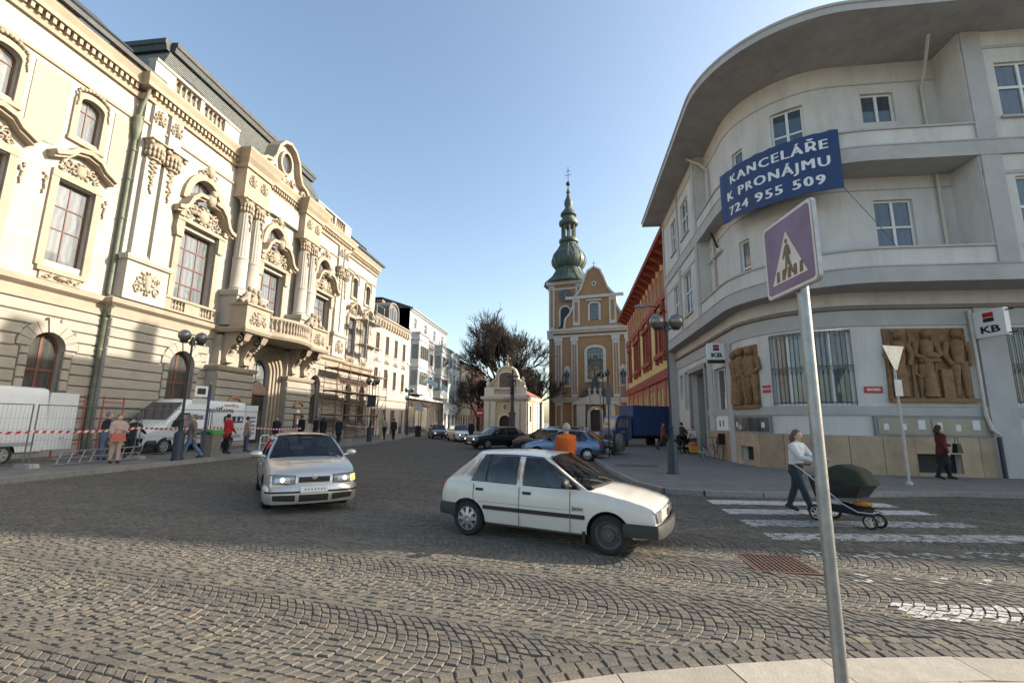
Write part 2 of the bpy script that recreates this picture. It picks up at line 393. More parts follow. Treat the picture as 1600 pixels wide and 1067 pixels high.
f3=stone_faces(3);f2=stone_faces(2); tops={}
for i,(x,y,q) in enumerate(stones):
    rich=y<11
    geo=stone_geo(q,rich,rg); rv=min(1,max(0,rg.gauss(.48,.24)))
    tops[i]=geo[-4:]
    fs=f3 if rich else f2
    if i in near:
        c=(x,y,0); me=bpy.data.meshes.new('sett'); me.from_pydata([(a-x,b-y,z) for a,b,z in geo],[],fs); me.materials.append(m_sett)
        at=me.attributes.new('rnd','FLOAT','FACE'); at.data.foreach_set('value',[rv]*len(fs)); link('sett',me,road,(x,y,0)); continue
    o=len(V);V+=geo;Fc+=[tuple(k+o for k in f) for f in fs];R+=[rv]*len(fs)
me=bpy.data.meshes.new('setts'); me.from_pydata(V,[],Fc); me.materials.append(m_sett)
at=me.attributes.new('rnd','FLOAT','FACE'); at.data.foreach_set('value',R)
so_=link('setts',me,road); tag(so_,kind='stuff')
# worn zebra crossing: paint left on the stone tops
m_zeb=M('worn_road_paint',(.5,.49,.465),.7,.2,20,.3,45,dirt=.3,dcol=(.25,.23,.2)); wear(m_zeb,(.14,.13,.115),26,.46,.6)
ST=[[(3.25,12.0),(7.35,12.35),(7.35,11.82),(3.25,11.45)],[(3.22,10.8),(7.5,11.46),(7.5,11.0),(3.22,10.25)],[(3.22,9.7),(7.4,10.25),(7.4,9.8),(3.22,9.15)],[(3.22,8.62),(7.7,9.26),(7.7,8.75),(3.22,8.17)],[(3.25,7.55),(6.9,8.05),(6.9,7.7),(3.25,7.25)],[(3.22,5.56),(7.2,5.95),(7.2,5.6),(3.22,5.13)],[(3.22,6.5),(7.0,6.95),(7.0,6.7),(3.22,6.15)]]
m_zeb2=wear(M('road_paint',(.5,.49,.465),.7,.2,20,.3,45),(.16,.15,.135),22,.54,.7)
WE=[1,1,.8,.66,.45,.92,.1]
for P,we in zip(ST,WE):
    b=MB()
    for i,(x,y,q) in enumerate(stones):
        if x>3 and y<12.6 and inpoly(x,y,P) and rg.random()<we:
            cx,cy=x,y;t=tops[i]
            k=rg.uniform(.98,1.16) if we>.9 else rg.uniform(.8,1.1)
            b.add([(cx+(p[0]-cx)*k,cy+(p[1]-cy)*k,p[2]+.003) for p in t],[(0,1,2,3)])
    if we in (1,.8,.66): b.add([(x,y,.0035 if we==1 else .0005) for x,y in P],[(0,1,2,3)])
    b.obj('crosswalk_stripe',m_zeb2 if we==1 else m_zeb,road)
# pavements
m_pave=M('pavement_slabs',(.17,.162,.15),.85,.16,2.5,.2,30,dirt=.3,dcol=(.2,.18,.16))
def addgrid(mt,sx,sy,dark=.72):
    n=mt.node_tree.nodes;L=mt.node_tree.links;b=n['Principled BSDF'];old=b.inputs['Base Color'].links[0].from_socket
    tc=n.new('ShaderNodeTexCoord'); br=n.new('ShaderNodeTexBrick'); br.inputs['Scale'].default_value=1; br.inputs['Brick Width'].default_value=sx; br.inputs['Row Height'].default_value=sy; br.inputs['Mortar Size'].default_value=.008
    br.inputs['Color1'].default_value=(1,1,1,1); br.inputs['Color2'].default_value=(.88,.87,.86,1); br.inputs['Mortar'].default_value=(dark,dark,dark,1)
    L.new(tc.outputs['Object'],br.inputs['Vector']); mx=n.new('ShaderNodeMix'); mx.data_type='RGBA'; mx.blend_type='MULTIPLY'; mx.inputs[0].default_value=1
    L.new(old,mx.inputs[6]); L.new(br.outputs[0],mx.inputs[7]); L.new(mx.outputs[2],b.inputs['Base Color'])
addgrid(m_pave,.5,.5)
m_kerb=M('granite_kerb',(.22,.21,.19),.8,.2,9,.3,40,rv=.1)
def pavement(name,poly,kpath,z,lab):
    b=MB(); n=len(poly); b.add([(x,y,z) for x,y in poly],[tuple(range(n))])
    o=b.obj(name,m_pave); tag(o,kind='structure')
    for i in range(len(kpath)-1):
        a=Vector(kpath[i]);c=Vector(kpath[i+1]);L_=(c-a).length;t=(c-a)/L_;nn=Vector((-t.y,t.x)); k=max(1,int(L_/1.0))
        if min(a.y,c.y)>48: k=max(1,int(L_/6))
        for j in range(k):
            p=a+t*(L_*j/k+.004);q=a+t*(L_*(j+1)/k-.004); sg=-1 if name!='pavement_left' else 1
            i0,i1=(nn*-.02,nn*.16) 
            pts=[p+i0,q+i0,q+i1,p+i1]
            if name!='pavement_left' : pts=[p-i1*1+nn*0,q-i1,q+nn*.02,p+nn*.02]
            pts=[(v.x,v.y) for v in pts]
            A=sum(pts[j2][0]*pts[(j2+1)%4][1]-pts[(j2+1)%4][0]*pts[j2][1] for j2 in range(4))
            if A<0: pts=pts[::-1]
            h=z+.006+RNG.uniform(0,.005); kb=MB().hexa([(x,y,-.05) for x,y in pts]+[(x,y,h) for x,y in pts])
            kb.obj('kerb_stone',m_kerb,o)
    return o
pavement('pavement_left',PL[::-1],KL,.14,'')
pavement('pavement_right',PR,KR,.12,'')
# foreground pavement: pale flush slabs, each one a piece
m_slab=M('pale_granite_slab',(.32,.285,.235),.8,.14,6,.25,50,rv=.1,dirt=.3,dcol=(.3,.24,.17))
fg=MB(); fg.add([(x,y,-.012) for x,y in PF][::-1],[tuple(range(len(PF)))]); fg=fg.obj('pavement_foreground',m_joint); tag(fg,kind='structure')
def along(P,s):
    for i in range(len(P)-1):
        a=Vector(P[i]);b=Vector(P[i+1]);L_=(b-a).length
        if s<=L_: return a+(b-a)*(s/L_),(b-a)/L_
        s-=L_
    return Vector(P[-1]),(Vector(P[-1])-Vector(P[-2])).normalized()
s=.3; 
rows=[(.0,.34),(.35,.8),(.81,1.26),(1.27,1.72)]
for ri,(d0,d1) in enumerate(rows):
    s=2.2+ri*.3
    while s<13:
        l=RNG.uniform(.75,1.1) if ri==0 else RNG.uniform(.45,.7)
        q=[]
        for ss,dd in ((s+.006,d0),(s+l-.006,d0),(s+l-.006,d1),(s+.006,d1)):
            p,t=along(FG,ss); q.append((p.x+t.y*dd,p.y-t.x*dd))
        A=sum(q[j][0]*q[(j+1)%4][1]-q[(j+1)%4][0]*q[j][1] for j in range(4))
        if A<0:q=q[::-1]
        h=.012+RNG.uniform(-.003,.003)
        MB().hexa([(x,y,-.05) for x,y in q]+[(x,y,h) for x,y in q]).obj('paving_slab',m_slab,fg)
        s+=l
# drain grate
t=thing('drain_grate','rusty square drain grate let into the sunlit setts','grate',((GR[0]+GR[1])/2,(GR[2]+GR[3])/2,0))
hx,hy=(GR[1]-GR[0])/2,(GR[3]-GR[2])/2
fr=MB().box(-hx,hx,-hy,-hy+.035,-.05,.006).box(-hx,hx,hy-.035,hy,-.05,.006).box(-hx,-hx+.035,-hy+.035,hy-.035,-.05,.006).box(hx-.035,hx,-hy+.035,hy-.035,-.05,.006)
fr.obj('frame',m_iron,t)
MB().box(-hx+.036,hx-.036,-hy+.036,hy-.036,-.06,-.034).obj('pit',m_black,t)
for i in range(1,13):
    x=-hx+i*2*hx/13; MB().box(x-.011,x+.011,-hy+.035,hy-.035,-.03,.003).obj('bar',m_iron,t)
for i in range(1,11):
    y=-hy+i*2*hy/11; MB().box(-hx+.035,hx-.035,y-.008,y+.008,-.032,-.001).obj('crossbar',m_iron,t)
# manhole style metal plate on right pavement
t=MB().box(-.8,.8,-.5,.5,0,.006).obj('cover_plate',M('plate_dark',(.1,.07,.06),.8,.3,6,.3,30),None,None,(2.6,19.3,.121)); tag(t,'dark rectangular metal cover plate set in the pavement near the lamp post','cover plate')
# ---------------------------------------------------------------- generic facade bits (front faces -y)
def window(par,cx,z0,w,h,cols,rows,y=.22,fr=.07,mf=None,mp=None,arch=0,rowz=None,name='window',bar=.045,inset=.03):
    """frame with bars, every pane a piece of its own under it"""
    mf=mf or m_brown; mp=mp or m_pane
    b=MB(); x0,x1,z1=cx-w/2,cx+w/2,z0+h; ztop=z1-arch
    if arch:
        a=arcpts(x0,x1,z1,arch); inner=arcpts(x0+fr,x1-fr,z1-fr,max(arch-fr*.6,.02))
        for i in range(len(a)-1):
            p,q,r_,s_=a[i],a[i+1],inner[i+1],inner[i]
            b.hexa([(p[0],y,p[1]),(q[0],y,q[1]),(q[0],y+.06,q[1]),(p[0],y+.06,p[1]),(s_[0],y,s_[1]),(r_[0],y,r_[1]),(r_[0],y+.06,r_[1]),(s_[0],y+.06,s_[1])])
        b.box(x0,x0+fr,y,y+.06,z0,ztop).box(x1-fr,x1,y,y+.06,z0,ztop)
    else:
        b.box(x0,x0+fr,y,y+.06,z0,z1).box(x1-fr,x1,y,y+.06,z0,z1).box(x0+fr,x1-fr,y,y+.06,z1-fr,z1)
    b.box(x0+fr,x1-fr,y,y+.06,z0,z0+fr)
    zs=rowz or [z0+h*i/rows for i in range(1,rows)]
    top_in=(ztop if arch else z1-fr)
    for i in range(1,cols):
        x=x0+w*i/cols; zt=z1-fr*.5
        if arch: zt=ztop+arch*math.sqrt(max(0,1-((x-cx)/(w/2))**2))-fr*.5
        b.box(x-bar/2,x+bar/2,y+.004,y+.056,z0+fr,zt)
    for z in zs: b.box(x0+fr,x1-fr,y+.002,y+.058,z-bar/2,z+bar/2)
    o=b.obj(name,mf,par)
    xs=[x0+fr]+[x0+w*i/cols for i in range(1,cols)]+[x1-fr]; zz=[z0+fr]+list(zs)+[z1-fr*.5]
    for i in range(cols):
        for j in range(len(zz)-1):
            a0,a1=xs[i]+.005,xs[i+1]-.005;c0,c1=zz[j]+.005,zz[j+1]-.005
            t1,t2=RNG.uniform(-.006,.006),RNG.uniform(-.006,.006)
            if arch and c1>ztop:
                pts=[(a0,max(c0,0)),(a1,c0)]
                n=6
                for k in range(n+1):
                    x=a1+(a0-a1)*k/n; pts.append((x,max(c0,min(c1,ztop+arch*math.sqrt(max(0,1-((x-cx)/(w/2))**2))-fr*.3))))
                p=MB().add([(x,y+.035,z) for x,z in pts],[tuple(range(len(pts)))])
            else:
                p=MB().quad((a0,y+.035+t1,c0),(a1,y+.035+t2,c0),(a1,y+.035-t1,c1),(a0,y+.035-t2,c1))
            p.obj('pane',mp,o)
    return o
def scroll(b,cx,cz,r,y,turns=1.25,a0=0,sgn=1,th=.05,n=16):
    pts=[]
    for i in range(n+1):
        f=i/n; a=a0+sgn*turns*2*PI*f; rr=r*(1-.8*f); pts.append((cx+rr*math.cos(a),y,cz+rr*math.sin(a)))
    b.tube(pts,[th*(1-.5*i/n) for i in range(n+1)],5)
def cartouche(b,cx,cz,w,h,y,seed=0,dens=1.0):
    rr=random.Random(seed)
    b.ell((cx,y-.04,cz),(w*.14,.13,h*.36),12,6)
    for k in range(10):
        a=2*PI*k/10; b.ell((cx+w*.17*math.cos(a),y-.03,cz+h*.42*math.sin(a)),(w*.05,.09,h*.08),6,4)
    for s in (-1,1):
        scroll(b,cx+s*w*.3,cz+h*.12,h*.24,y-.04,1.2,PI/2,s,.05); scroll(b,cx+s*w*.42,cz-h*.22,h*.18,y-.04,1.2,-PI/2,-s,.045)
        for k in range(int(9*dens)):
            x=cx+s*w*rr.uniform(.16,.5); z=cz+h*rr.uniform(-.42,.3)*(1-.3*abs(x-cx)/w); b.ell((x,y-.02,z),(w*rr.uniform(.02,.05),rr.uniform(.05,.1),h*rr.uniform(.05,.11)),6,4)
def garland(b,cx,z0,z1,y,w=.22,seed=0):
    rr=random.Random(seed);n=max(3,int((z0-z1)/.09))
    for k in range(n):
        f=k/n; ww=w*(1-.75*f); b.ell((cx+rr.uniform(-.5,.5)*ww,y-.03,z0+(z1-z0)*f),(ww*.45,.07,.07),6,4)
def baluster(b,x,y,z0,h,r=.09):
    b.lathe([(r,0),(r,h*.06),(r*.5,h*.1),(r*.95,h*.3),(r*.95,h*.38),(r*.42,h*.7),(r*.6,h*.84),(r*.95,h*.9),(r*.95,h)],8,(x,y),z0=z0)
# ---------------------------------------------------------------- town hall
TX,TY=-21.2,17.95
th=thing('town_hall','long cream neo-baroque town hall with columns, balcony and dark mansard roof','building',(TX,TY,0),PI/2)
def Yl(Y): return Y-TY            # world Y -> facade coordinate
x0w,x1w=Yl(6.5),Yl(46.3); rx0,rx1=Yl(17.85),Yl(39.05); PRJ=-.4; CEN=Yl(28.45)
Z1,Z2=6.9,18.1
bigL=[Yl(v) for v in (9.38,12.6,15.82)]; bigR=[Yl(41.45),Yl(44.35)]; bigC=[CEN-6.5,CEN,CEN+6.5]
# walls
wm=MB()
opsW=[]
for c in bigL[:]+bigR: opsW+=[(c-.745,c+.745,8.05,11.55),(c-.5,c+.5,13.75,15.65,.28),(c-.64,c+.64,1.5,5.13,.64)]
wm.wall(x0w,rx0,0,Z2,[o for o in opsW if o[1]<rx0],0,.32); wm.quad((x0w,14,0),(x0w,0,0),(x0w,0,Z2),(x0w,14,Z2)); wm.obj('wall',m_cream,th); wm=MB(); wm.wall(rx1,x1w,0,Z2,[o for o in opsW if o[0]>rx1],0,.32)
wm.quad((x1w,0,0),(x1w,14,0),(x1w,14,Z2),(x1w,0,Z2))
wm.obj('wall',m_cream,th)
opsC=[]
for c in bigC:
    opsC+=[(c-1.22,c+1.22,7.95,11.95),(c-1.12,c+1.12,13.55,15.15,1.12)]
    opsC.append((c-.8,c+.8,1.4,5.3,.8) if c!=CEN else (c-.95,c+.95,0,5.75,.95))
cw=MB().wall(rx0,rx1,0,Z2,opsC,PRJ,.42)
for x,s in ((rx0,1),(rx1,-1)): cw.quad((x,0,0),(x,PRJ,0),(x,PRJ,Z2),(x,0,Z2))
cw.obj('projecting_wall',m_cream,th)
# rusticated ground floor: one block per course and bay
def rustic(xa,xb,y,holes,z0=.75,z1=6.3,ch=.46,gap=.055,arcs=()):
    z=z0
    while z<z1-.1:
        zt=min(z+ch,z1); zm=(z+zt)/2; cuts=[]
        for (a,b_,spr,ro) in holes:
            c=(a+b_)/2; hw=(b_-a)/2
            if zm<spr: cuts.append((a-.32,b_+.32))
            else:
                d=ro*ro-(zm-spr)**2
                if d>0: cuts.append((c-math.sqrt(d),c+math.sqrt(d)))
        segs=[(xa,xb)]
        for a,b_ in cuts:
            ns=[]
            for p,q in segs:
                if b_<=p or a>=q: ns.append((p,q))
                else:
                    if a-p>.12: ns.append((p,a))
                    if q-b_>.12: ns.append((b_,q))
            segs=ns
        for p,q in segs: MB().cham(p+.004,q-.004,y-.1,y+.03,z,zt-gap,.035).obj('rustic_block',m_rust,th)
        z=zt
def voussoirs(c,spr,ri,ro,y,n=9,key=True,zlow=1.4):
    for k in range(n):
        a0=PI*k/n+.012;a1=PI*(k+1)/n-.012; rr=ro+(.12 if (key and k==n//2) else 0)
        yy=y-.13-(.06 if k==n//2 else 0)
        P=[(c+r_*math.cos(a),spr+r_*math.sin(a)) for r_,a in ((ri,a0),(rr,a0),(rr,(a0+a1)/2),(rr,a1),(ri,a1),(ri,(a0+a1)/2))]
        MB().prism(P,yy,y+.03).obj('voussoir',m_rust,th)
    for s in (-1,1):
        z=zlow
        while z<spr-.05:
            zt=min(z+.46,spr); xa,xb=sorted((c+s*ri,c+s*(ri+.3))); MB().cham(xa,xb,y-.13,y+.03,z,zt-.055,.03).obj('jamb_block',m_rust,th); z=zt
for grp,y,xa,xb,hw,spr in ((bigL,0,x0w,rx0,.64,4.49),(bigR,0,rx1,x1w,.64,4.49),([bigC[0],bigC[2]],PRJ,None,None,.8,4.5)):
    if xa is None:
        rustic(rx0,CEN-4.8,y,[(grp[0]-hw,grp[0]+hw,spr,hw+.5)]); rustic(CEN+4.8,rx1,y,[(grp[1]-hw,grp[1]+hw,spr,hw+.5)])
    else: rustic(xa,xb,y,[(c-hw,c+hw,spr,hw+.5) for c in grp])
    for c in grp:
        voussoirs(c,spr,hw,hw+.48,y)
        window(th,c,1.5 if xa is not None else 1.4,hw*2,spr+hw-(1.5 if xa is not None else 1.4),2,2,y+.25,.1,arch=hw,mp=m_panedk,rowz=[3.6],bar=.1)
for a_,b_,y_ in ((x0w,rx0-.03,0),(rx1+.03,x1w,0),(rx0-.02,CEN-4.8,PRJ),(CEN+4.8,rx1+.02,PRJ)): MB().box(a_,b_,y_-.16,y_+.02,0,.72).obj('plinth',m_stone,th)
# ledge above the ground floor, frieze lines and main cornice
path=[(x0w,0),(rx0,0),(rx0,PRJ),(rx1,PRJ),(rx1,0),(x1w,0)]
prof=[(0,6.3),(.1,6.3),(.12,6.75),(.2,6.8),(.34,6.9),(.36,7.08),(.3,7.14),(.08,7.2),(0,7.2)]
MB().mould(prof,path).obj('string_course',m_trim,th,40)
for z in (16.15,): MB().mould([(0,z),(.08,z),(.11,z+.09),(.05,z+.16),(0,z+.16)],path).obj('frieze_moulding',m_trim,th)
MB().mould([(0,17.35),(.14,17.35),(.2,17.6),(0,17.6)],path).obj('cornice_bed',m_trim,th)
MB().mould([(0,17.86),(.45,17.86),(.48,18.05),(.6,18.3),(.62,18.42),(.1,18.5),(0,18.5)],path).obj('cornice',m_trim,th)
d=MB()
for xa,xb,y in ((x0w,rx0-.3,0),(rx0,rx1,PRJ),(rx1+.3,x1w,0)):
    x=xa+.06
    while x<xb-.1: d.box(x,x+.13,y-.36,y-.003,17.6,17.855); x+=.26
do=d.obj('dentil_row',m_trim,th); tag(do,kind='stuff')
# thin joint lines of the upper wall
jl=MB()
for z in [8.05+.52*i for i in range(15)]:
    for xa,xb in ((x0w,rx0),(rx1,x1w)):
        segs=[(xa,xb)]
        for c in bigL+bigR:
            hwid=1.15 if z<13.2 else .8
            segs=[s for p,q in segs for s in ((p,min(q,c-hwid)),(max(p,c+hwid),q)) if s[1]-s[0]>.1]
        for p,q in segs: jl.box(p,q,-.004,.0,z,z+.02)
jl.obj('wall_joint',m_trim,th)
# windows of the wings
def wing_window(c,full=True):
    window(th,c,8.05,1.49,3.5,2,3,.24,.08,rowz=[9.5,10.5])
    b=MB()
    for s in (-1,1): b.box(c+s*.745-(.28 if s<0 else 0),c+s*.745+(.28 if s>0 else 0),-.1,.03,7.75,11.6)
    b.box(c-1.03,c+1.03,-.12,.03,11.6,11.9); b.box(c-.95,c+.95,-.14,.03,7.55,7.75); b.box(c-.8,c+.8,-.08,.03,7.22,7.55)
    b.obj('window_surround',m_trim,th)
    o=MB(); cartouche(o,c,12.25,1.7,.8,-.03,int(c*10)); garland(o,c-1.2,11.5,10.6,-.02,.16,1); garland(o,c+1.2,11.5,10.6,-.02,.16,2); cartouche(o,c,7.4,1.4,.25,-.08,5,.6); o.obj('cartouche',m_orn,th,60)
    P=[(c-1.25,12.35),(c-.95,12.5),(c-.7,12.62),(c-.45,12.9),(c,13.02),(c+.45,12.9),(c+.7,12.62),(c+.95,12.5),(c+1.25,12.35)]
    MB().ribbon(P,.2,-.5,.02).ribbon([(p[0]*1+0,p[1]-.12) for p in P],.11,-.36,.02).obj('hood',m_trim,th)
    window(th,c,13.75,1.0,1.9,2,2,.22,.06,arch=.28,rowz=[15.1])
    b=MB(); A=arcpts(c-.5,c+.5,15.65,.28)
    b.ribbon([(c-.5,13.5)]+A+[(c+.5,13.5)],.24,-.1,.03); b.box(c-.78,c+.78,-.14,.03,13.42,13.6); b.obj('mezzanine_surround',m_trim,th)
    o=MB(); 
    for k in range(9): o.ell((c-.6+k*.15,-.1,15.85+.22*math.sin(PI*k/8)),(.09,.1,.1),6,4)
    garland(o,c-.66,15.7,15.0,-.1,.12,3); garland(o,c+.66,15.7,15.0,-.1,.12,4); o.obj('ornament',m_orn,th,60)
for c in bigL+bigR: wing_window(c)
pm=MB()
def shield(xa,xb):
    z0,z1=12.75,15.9;c=(xa+xb)/2;k=.18
    pm.prism([(xa,z0+.35),(xa+k,z0+.08),(c,z0),(xb-k,z0+.08),(xb,z0+.35),(xb,z1),(xa,z1)],-.035,.01)
for a_,b_ in ((bigL[0]+.95,bigL[1]-.95),(bigL[1]+.95,bigL[2]-.95),(bigL[2]+1.0,rx0-.32)): pm=MB(); shield(a_,b_); pm.obj('wall_panel',m_panel,th)
# risalit: pilaster pairs with pedestals
def capital(par,cx,y,z0,h,r):
    b=MB(); b.lathe([(r*.95,0),(r*1.0,h*.3),(r*1.15,h*.7),(r*1.45,h*.95)],12,(cx,y),z0=z0,sq=.75)
    b.box(cx-r*1.5,cx+r*1.5,y-r*1.2,y+r*.6,z0+h*.93,z0+h)
    for k in range(8):
        a=PI+PI*k/7
        for zz,s in ((.15,.22),(.45,.2)): b.ell((cx+r*1.12*math.cos(a),y+r*.9*math.sin(a),z0+h*(zz+.1)),(r*s,r*s,h*.17),6,4)
    for s in (-1,1): b.ell((cx+s*r*1.25,y-r*.8,z0+h*.8),(r*.3,r*.3,h*.13),8,5)
    return b.obj('capital',m_orn,par,60)
for s in (-1,1):
    xs=[CEN+s*(28.45-18.5),CEN+s*(28.45-19.5)]
    for i,x in enumerate(xs):
        p=MB().box(x-.4,x+.4,PRJ-.2,PRJ+.02,9.5,14.4).box(x-.46,x+.46,PRJ-.26,PRJ+.02,9.3,9.5).obj('pilaster',m_cream,th)
        capital(p,x,PRJ-.16,14.4,.95,.38); o=MB(); garland(o,x,14.4,12.6,PRJ-.22,.34,i+9); o.obj('garland',m_orn,p,60)
        MB().box(x-.36,x+.36,PRJ-.18,PRJ+.02,15.4,17.3).obj('frieze_block',m_cream,p)
        o=MB(); cartouche(o,x,16.75,.6,.8,PRJ-.2,i,.6); o.obj('ornament',m_orn,p,60)
    xc=sum(xs)/2
    pd=MB().box(xc-1.12,xc+1.12,PRJ-.35,PRJ+.02,7.2,9.05).mould([(0,9.05),(.1,9.05),(.16,9.2),(.16,9.3),(0,9.3)],[(xc-1.12,PRJ),(xc-1.12,PRJ-.35),(xc+1.12,PRJ-.35),(xc+1.12,PRJ)]).obj('pedestal',m_cream,th)
    o=MB(); cartouche(o,xc,8.15,1.3,1.3,PRJ-.35,77); o.obj('relief_panel',m_orn,pd,60)
# three great windows with lunettes and swan-neck hoods
for wi,c in enumerate(bigC):
    window(th,c,7.95,2.44,4.0,3,4,PRJ+.34,.09,rowz=[9.3,10.15,11.05] if 0 else [8.95,9.95,10.95],bar=.07)
    window(th,c,13.55,2.24,1.6,2,1,PRJ+.34,.08,arch=1.12,rowz=[])
    b=MB()
    for s in (-1,1):
        xa,xb=sorted((c+s*1.22,c+s*1.55)); b.box(xa,xb,PRJ-.14,PRJ+.03,7.6,11.3)
        b.prism([(c+s*1.22,11.3),(c+s*1.62,11.3),(c+s*1.72,11.75),(c+s*1.68,12.2),(c+s*1.22,12.2)][::s],PRJ-.26,PRJ+.03)
    b.box(c-1.7,c+1.7,PRJ-.3,PRJ+.03,12.2,12.4)
    b.ribbon(arcpts(c-1.14,c+1.14,15.15,1.6,20),.36,PRJ-.2,PRJ+.03); b.obj('window_surround',m_trim,th)
    o=MB(); cartouche(o,c,12.98,2.7,1.15,PRJ-.16,wi+20,1.6); o.ell((c,PRJ-.5,14.0),(.3,.25,.42),8,6); o.ell((c,PRJ-.62,14.35),(.2,.2,.22),8,6)
    o.ell((c,PRJ-.22,15.75),(.26,.22,.34),8,6); scroll(o,c-.4,15.55,.22,PRJ-.22,1,0,1,.07); scroll(o,c+.4,15.55,.22,PRJ-.22,1,PI,-1,.07); o.obj('cartouche',m_orn,th,60)
    for s in (-1,1):
        P=[(c+s*2.0,12.62),(c+s*1.65,12.72),(c+s*1.4,12.95),(c+s*1.15,13.5),(c+s*.8,13.85),(c+s*.3,13.9)]
        P=P if s<0 else P[::-1]
        MB().ribbon(P,.2,PRJ-.65,PRJ+.02).ribbon([(p[0],p[1]-.13) for p in P],.12,PRJ-.48,PRJ+.02).obj('hood',m_trim,th)
        MB().box(c+s*1.55-.16,c+s*1.55+.16,PRJ-.4,PRJ+.02,12.4,12.66).obj('hood_bracket',m_trim,th)
    if c!=CEN:
        pb=MB().box(c-1.75,c+1.75,PRJ-.28,PRJ+.02,7.22,7.32).box(c-1.75,c+1.75,PRJ-.3,PRJ+.02,7.85,7.98).box(c-.5,c+.5,PRJ-.24,PRJ+.02,7.32,7.85).box(c-1.75,c-1.35,PRJ-.24,PRJ+.02,7.32,7.85).box(c+1.35,c+1.75,PRJ-.24,PRJ+.02,7.32,7.85).obj('window_parapet',m_trim,th)
        for s in (-1,1):
            for k in range(4):
                bb=MB(); baluster(bb,c+s*(.62+k*.2),PRJ-.14,7.32,.53,.08); bb.obj('baluster',m_trim,pb,50)
# paired columns and their entablature blocks
for s in (-1,1):
    xc=CEN+s*3.25; yb=PRJ-.62
    pd=MB().box(xc-1.2,xc+1.2,yb-.55,PRJ+.02,7.2,9.0).mould([(0,9.0),(.1,9.0),(.18,9.2),(.18,9.32),(0,9.32)],[(xc-1.2,PRJ),(xc-1.2,yb-.55),(xc+1.2,yb-.55),(xc+1.2,PRJ)]).obj('column_pedestal',m_cream,th)
    for k in (-1,1):
        x=xc+k*.55
        co=MB().lathe([(.52,9.32),(.52,9.42),(.46,9.5),(.5,9.58),(.43,9.66),(.43,11.4),(.46,11.42),(.46,11.5),(.43,11.52)],20,(x,yb+.05)).lathe([(.425,11.52),(.38,14.4)],60,(x,yb+.05),flute=.09,fn=8).obj('column',m_cream,th,50)
        capital(co,x,yb+.05,14.4,.95,.38)
        o=MB(); garland(o,x,14.3,13.2,yb-.33,.22,4); o.obj('garland',m_orn,co,60)
    bl=MB().box(xc-1.15,xc+1.15,yb-.15,PRJ+.02,15.4,17.35).mould([(0,17.35),(.12,17.35),(.16,17.6),(.34,17.86),(.42,18.05),(.55,18.3),(.57,18.42),(0,18.52)],[(xc-1.15,PRJ),(xc-1.15,yb-.15),(xc+1.15,yb-.15),(xc+1.15,PRJ)]).obj('entablature_block',m_trim,th)
    o=MB()
    for k in (-1,1): cartouche(o,xc+k*.55,16.7,.6,.8,yb-.15,3,.6)
    o.obj('ornament',m_orn,bl,60)
MB().box(CEN-2.1,CEN+2.1,PRJ-.3,PRJ+.02,15.9,17.3).obj('frieze_panel',m_cream,th)
# portal piers, arch mouldings, door, balcony
for s in (-1,1):
    xa,xb=sorted((CEN+s*1.75,CEN+s*4.8))
    MB().box(xa,xb,PRJ-.75,PRJ+.02,0,4.55).obj('portal_pier',m_rust,th)
    z=.75
    while z<4.4:
        MB().cham(xa+.01,xb-.01,PRJ-.85,PRJ-.74,z,z+.4,.035).obj('rustic_block',m_rust,th); z+=.46
    MB().mould([(0,4.5),(.1,4.5),(.18,4.65),(.2,4.75),(0,4.8)],[(xa,PRJ),(xa,PRJ-.78),(xb,PRJ-.78),(xb,PRJ)]).obj('pier_cornice',m_trim,th)
    MB().box(xa+.3,xb-.3,PRJ-.5,PRJ+.02,4.75,6.6).obj('pier_block',m_rust,th)
    for k in (-.75,.75):   # scroll brackets under the balcony ends
        x=CEN+s*3.25+k
        P=[(PRJ-.5,4.9),(PRJ-.85,5.0),(PRJ-.75,5.35),(PRJ-1.0,5.9),(PRJ-1.7,6.3),(PRJ-1.95,6.75),(PRJ-.5,6.75)]
        bk=MB().prism([(a,b_) for a,b_ in P],x-.26,x+.26,'x').obj('bracket',m_trim,th)
        o=MB(); scroll(o,0,0,.3,0,1.3,PI/2,1,.07); o.map(lambda a,b_,c_:(x-.27,PRJ-1.5+a,6.4+c_)); scroll(o,0,0,.01,0); 
        for q in range(6): o.ell((x+RNG.uniform(-.15,.15),PRJ-1.0-.13*q,5.75+.14*q-.06),(.12,.1,.13),6,4)
        o.obj('ornament',m_orn,bk,60)
for k,(ri,dy) in enumerate(((.97,.0),(1.17,-.12),(1.37,-.24),(1.57,-.36))):
    MB().ribbon([(CEN-ri,0)]+arcpts(CEN-ri,CEN+ri,4.8+ri,ri,18)+[(CEN+ri,0)],.19,PRJ+dy-.02,PRJ+.02).obj('portal_arch',m_trim,th)
m_door=M('dark_oak_door',(.035,.022,.016),.5,.3,6)
dr=MB().box(CEN-.93,CEN-.02,PRJ+.3,PRJ+.38,0,3.3).box(CEN+.02,CEN+.93,PRJ+.3,PRJ+.38,0,3.3).obj('door',m_door,th)
for s in (-1,1):
    for z in (.3,1.25,2.3): MB().box(CEN+s*.48-.3,CEN+s*.48+.3,PRJ+.27,PRJ+.302,z,z+.75).obj('door_panel',m_door,dr)
MB().box(CEN-.98,CEN+.98,PRJ+.1,PRJ+.4,3.3,3.75).prism([(CEN-1,3.75),(CEN+1,3.75),(CEN,4.3)],PRJ+.12,PRJ+.38).obj('door_head',m_door,th)
window(th,CEN,3.75,1.84,1.95,2,1,PRJ+.36,.07,mp=m_pane,arch=.92,rowz=[4.4],mf=m_door)
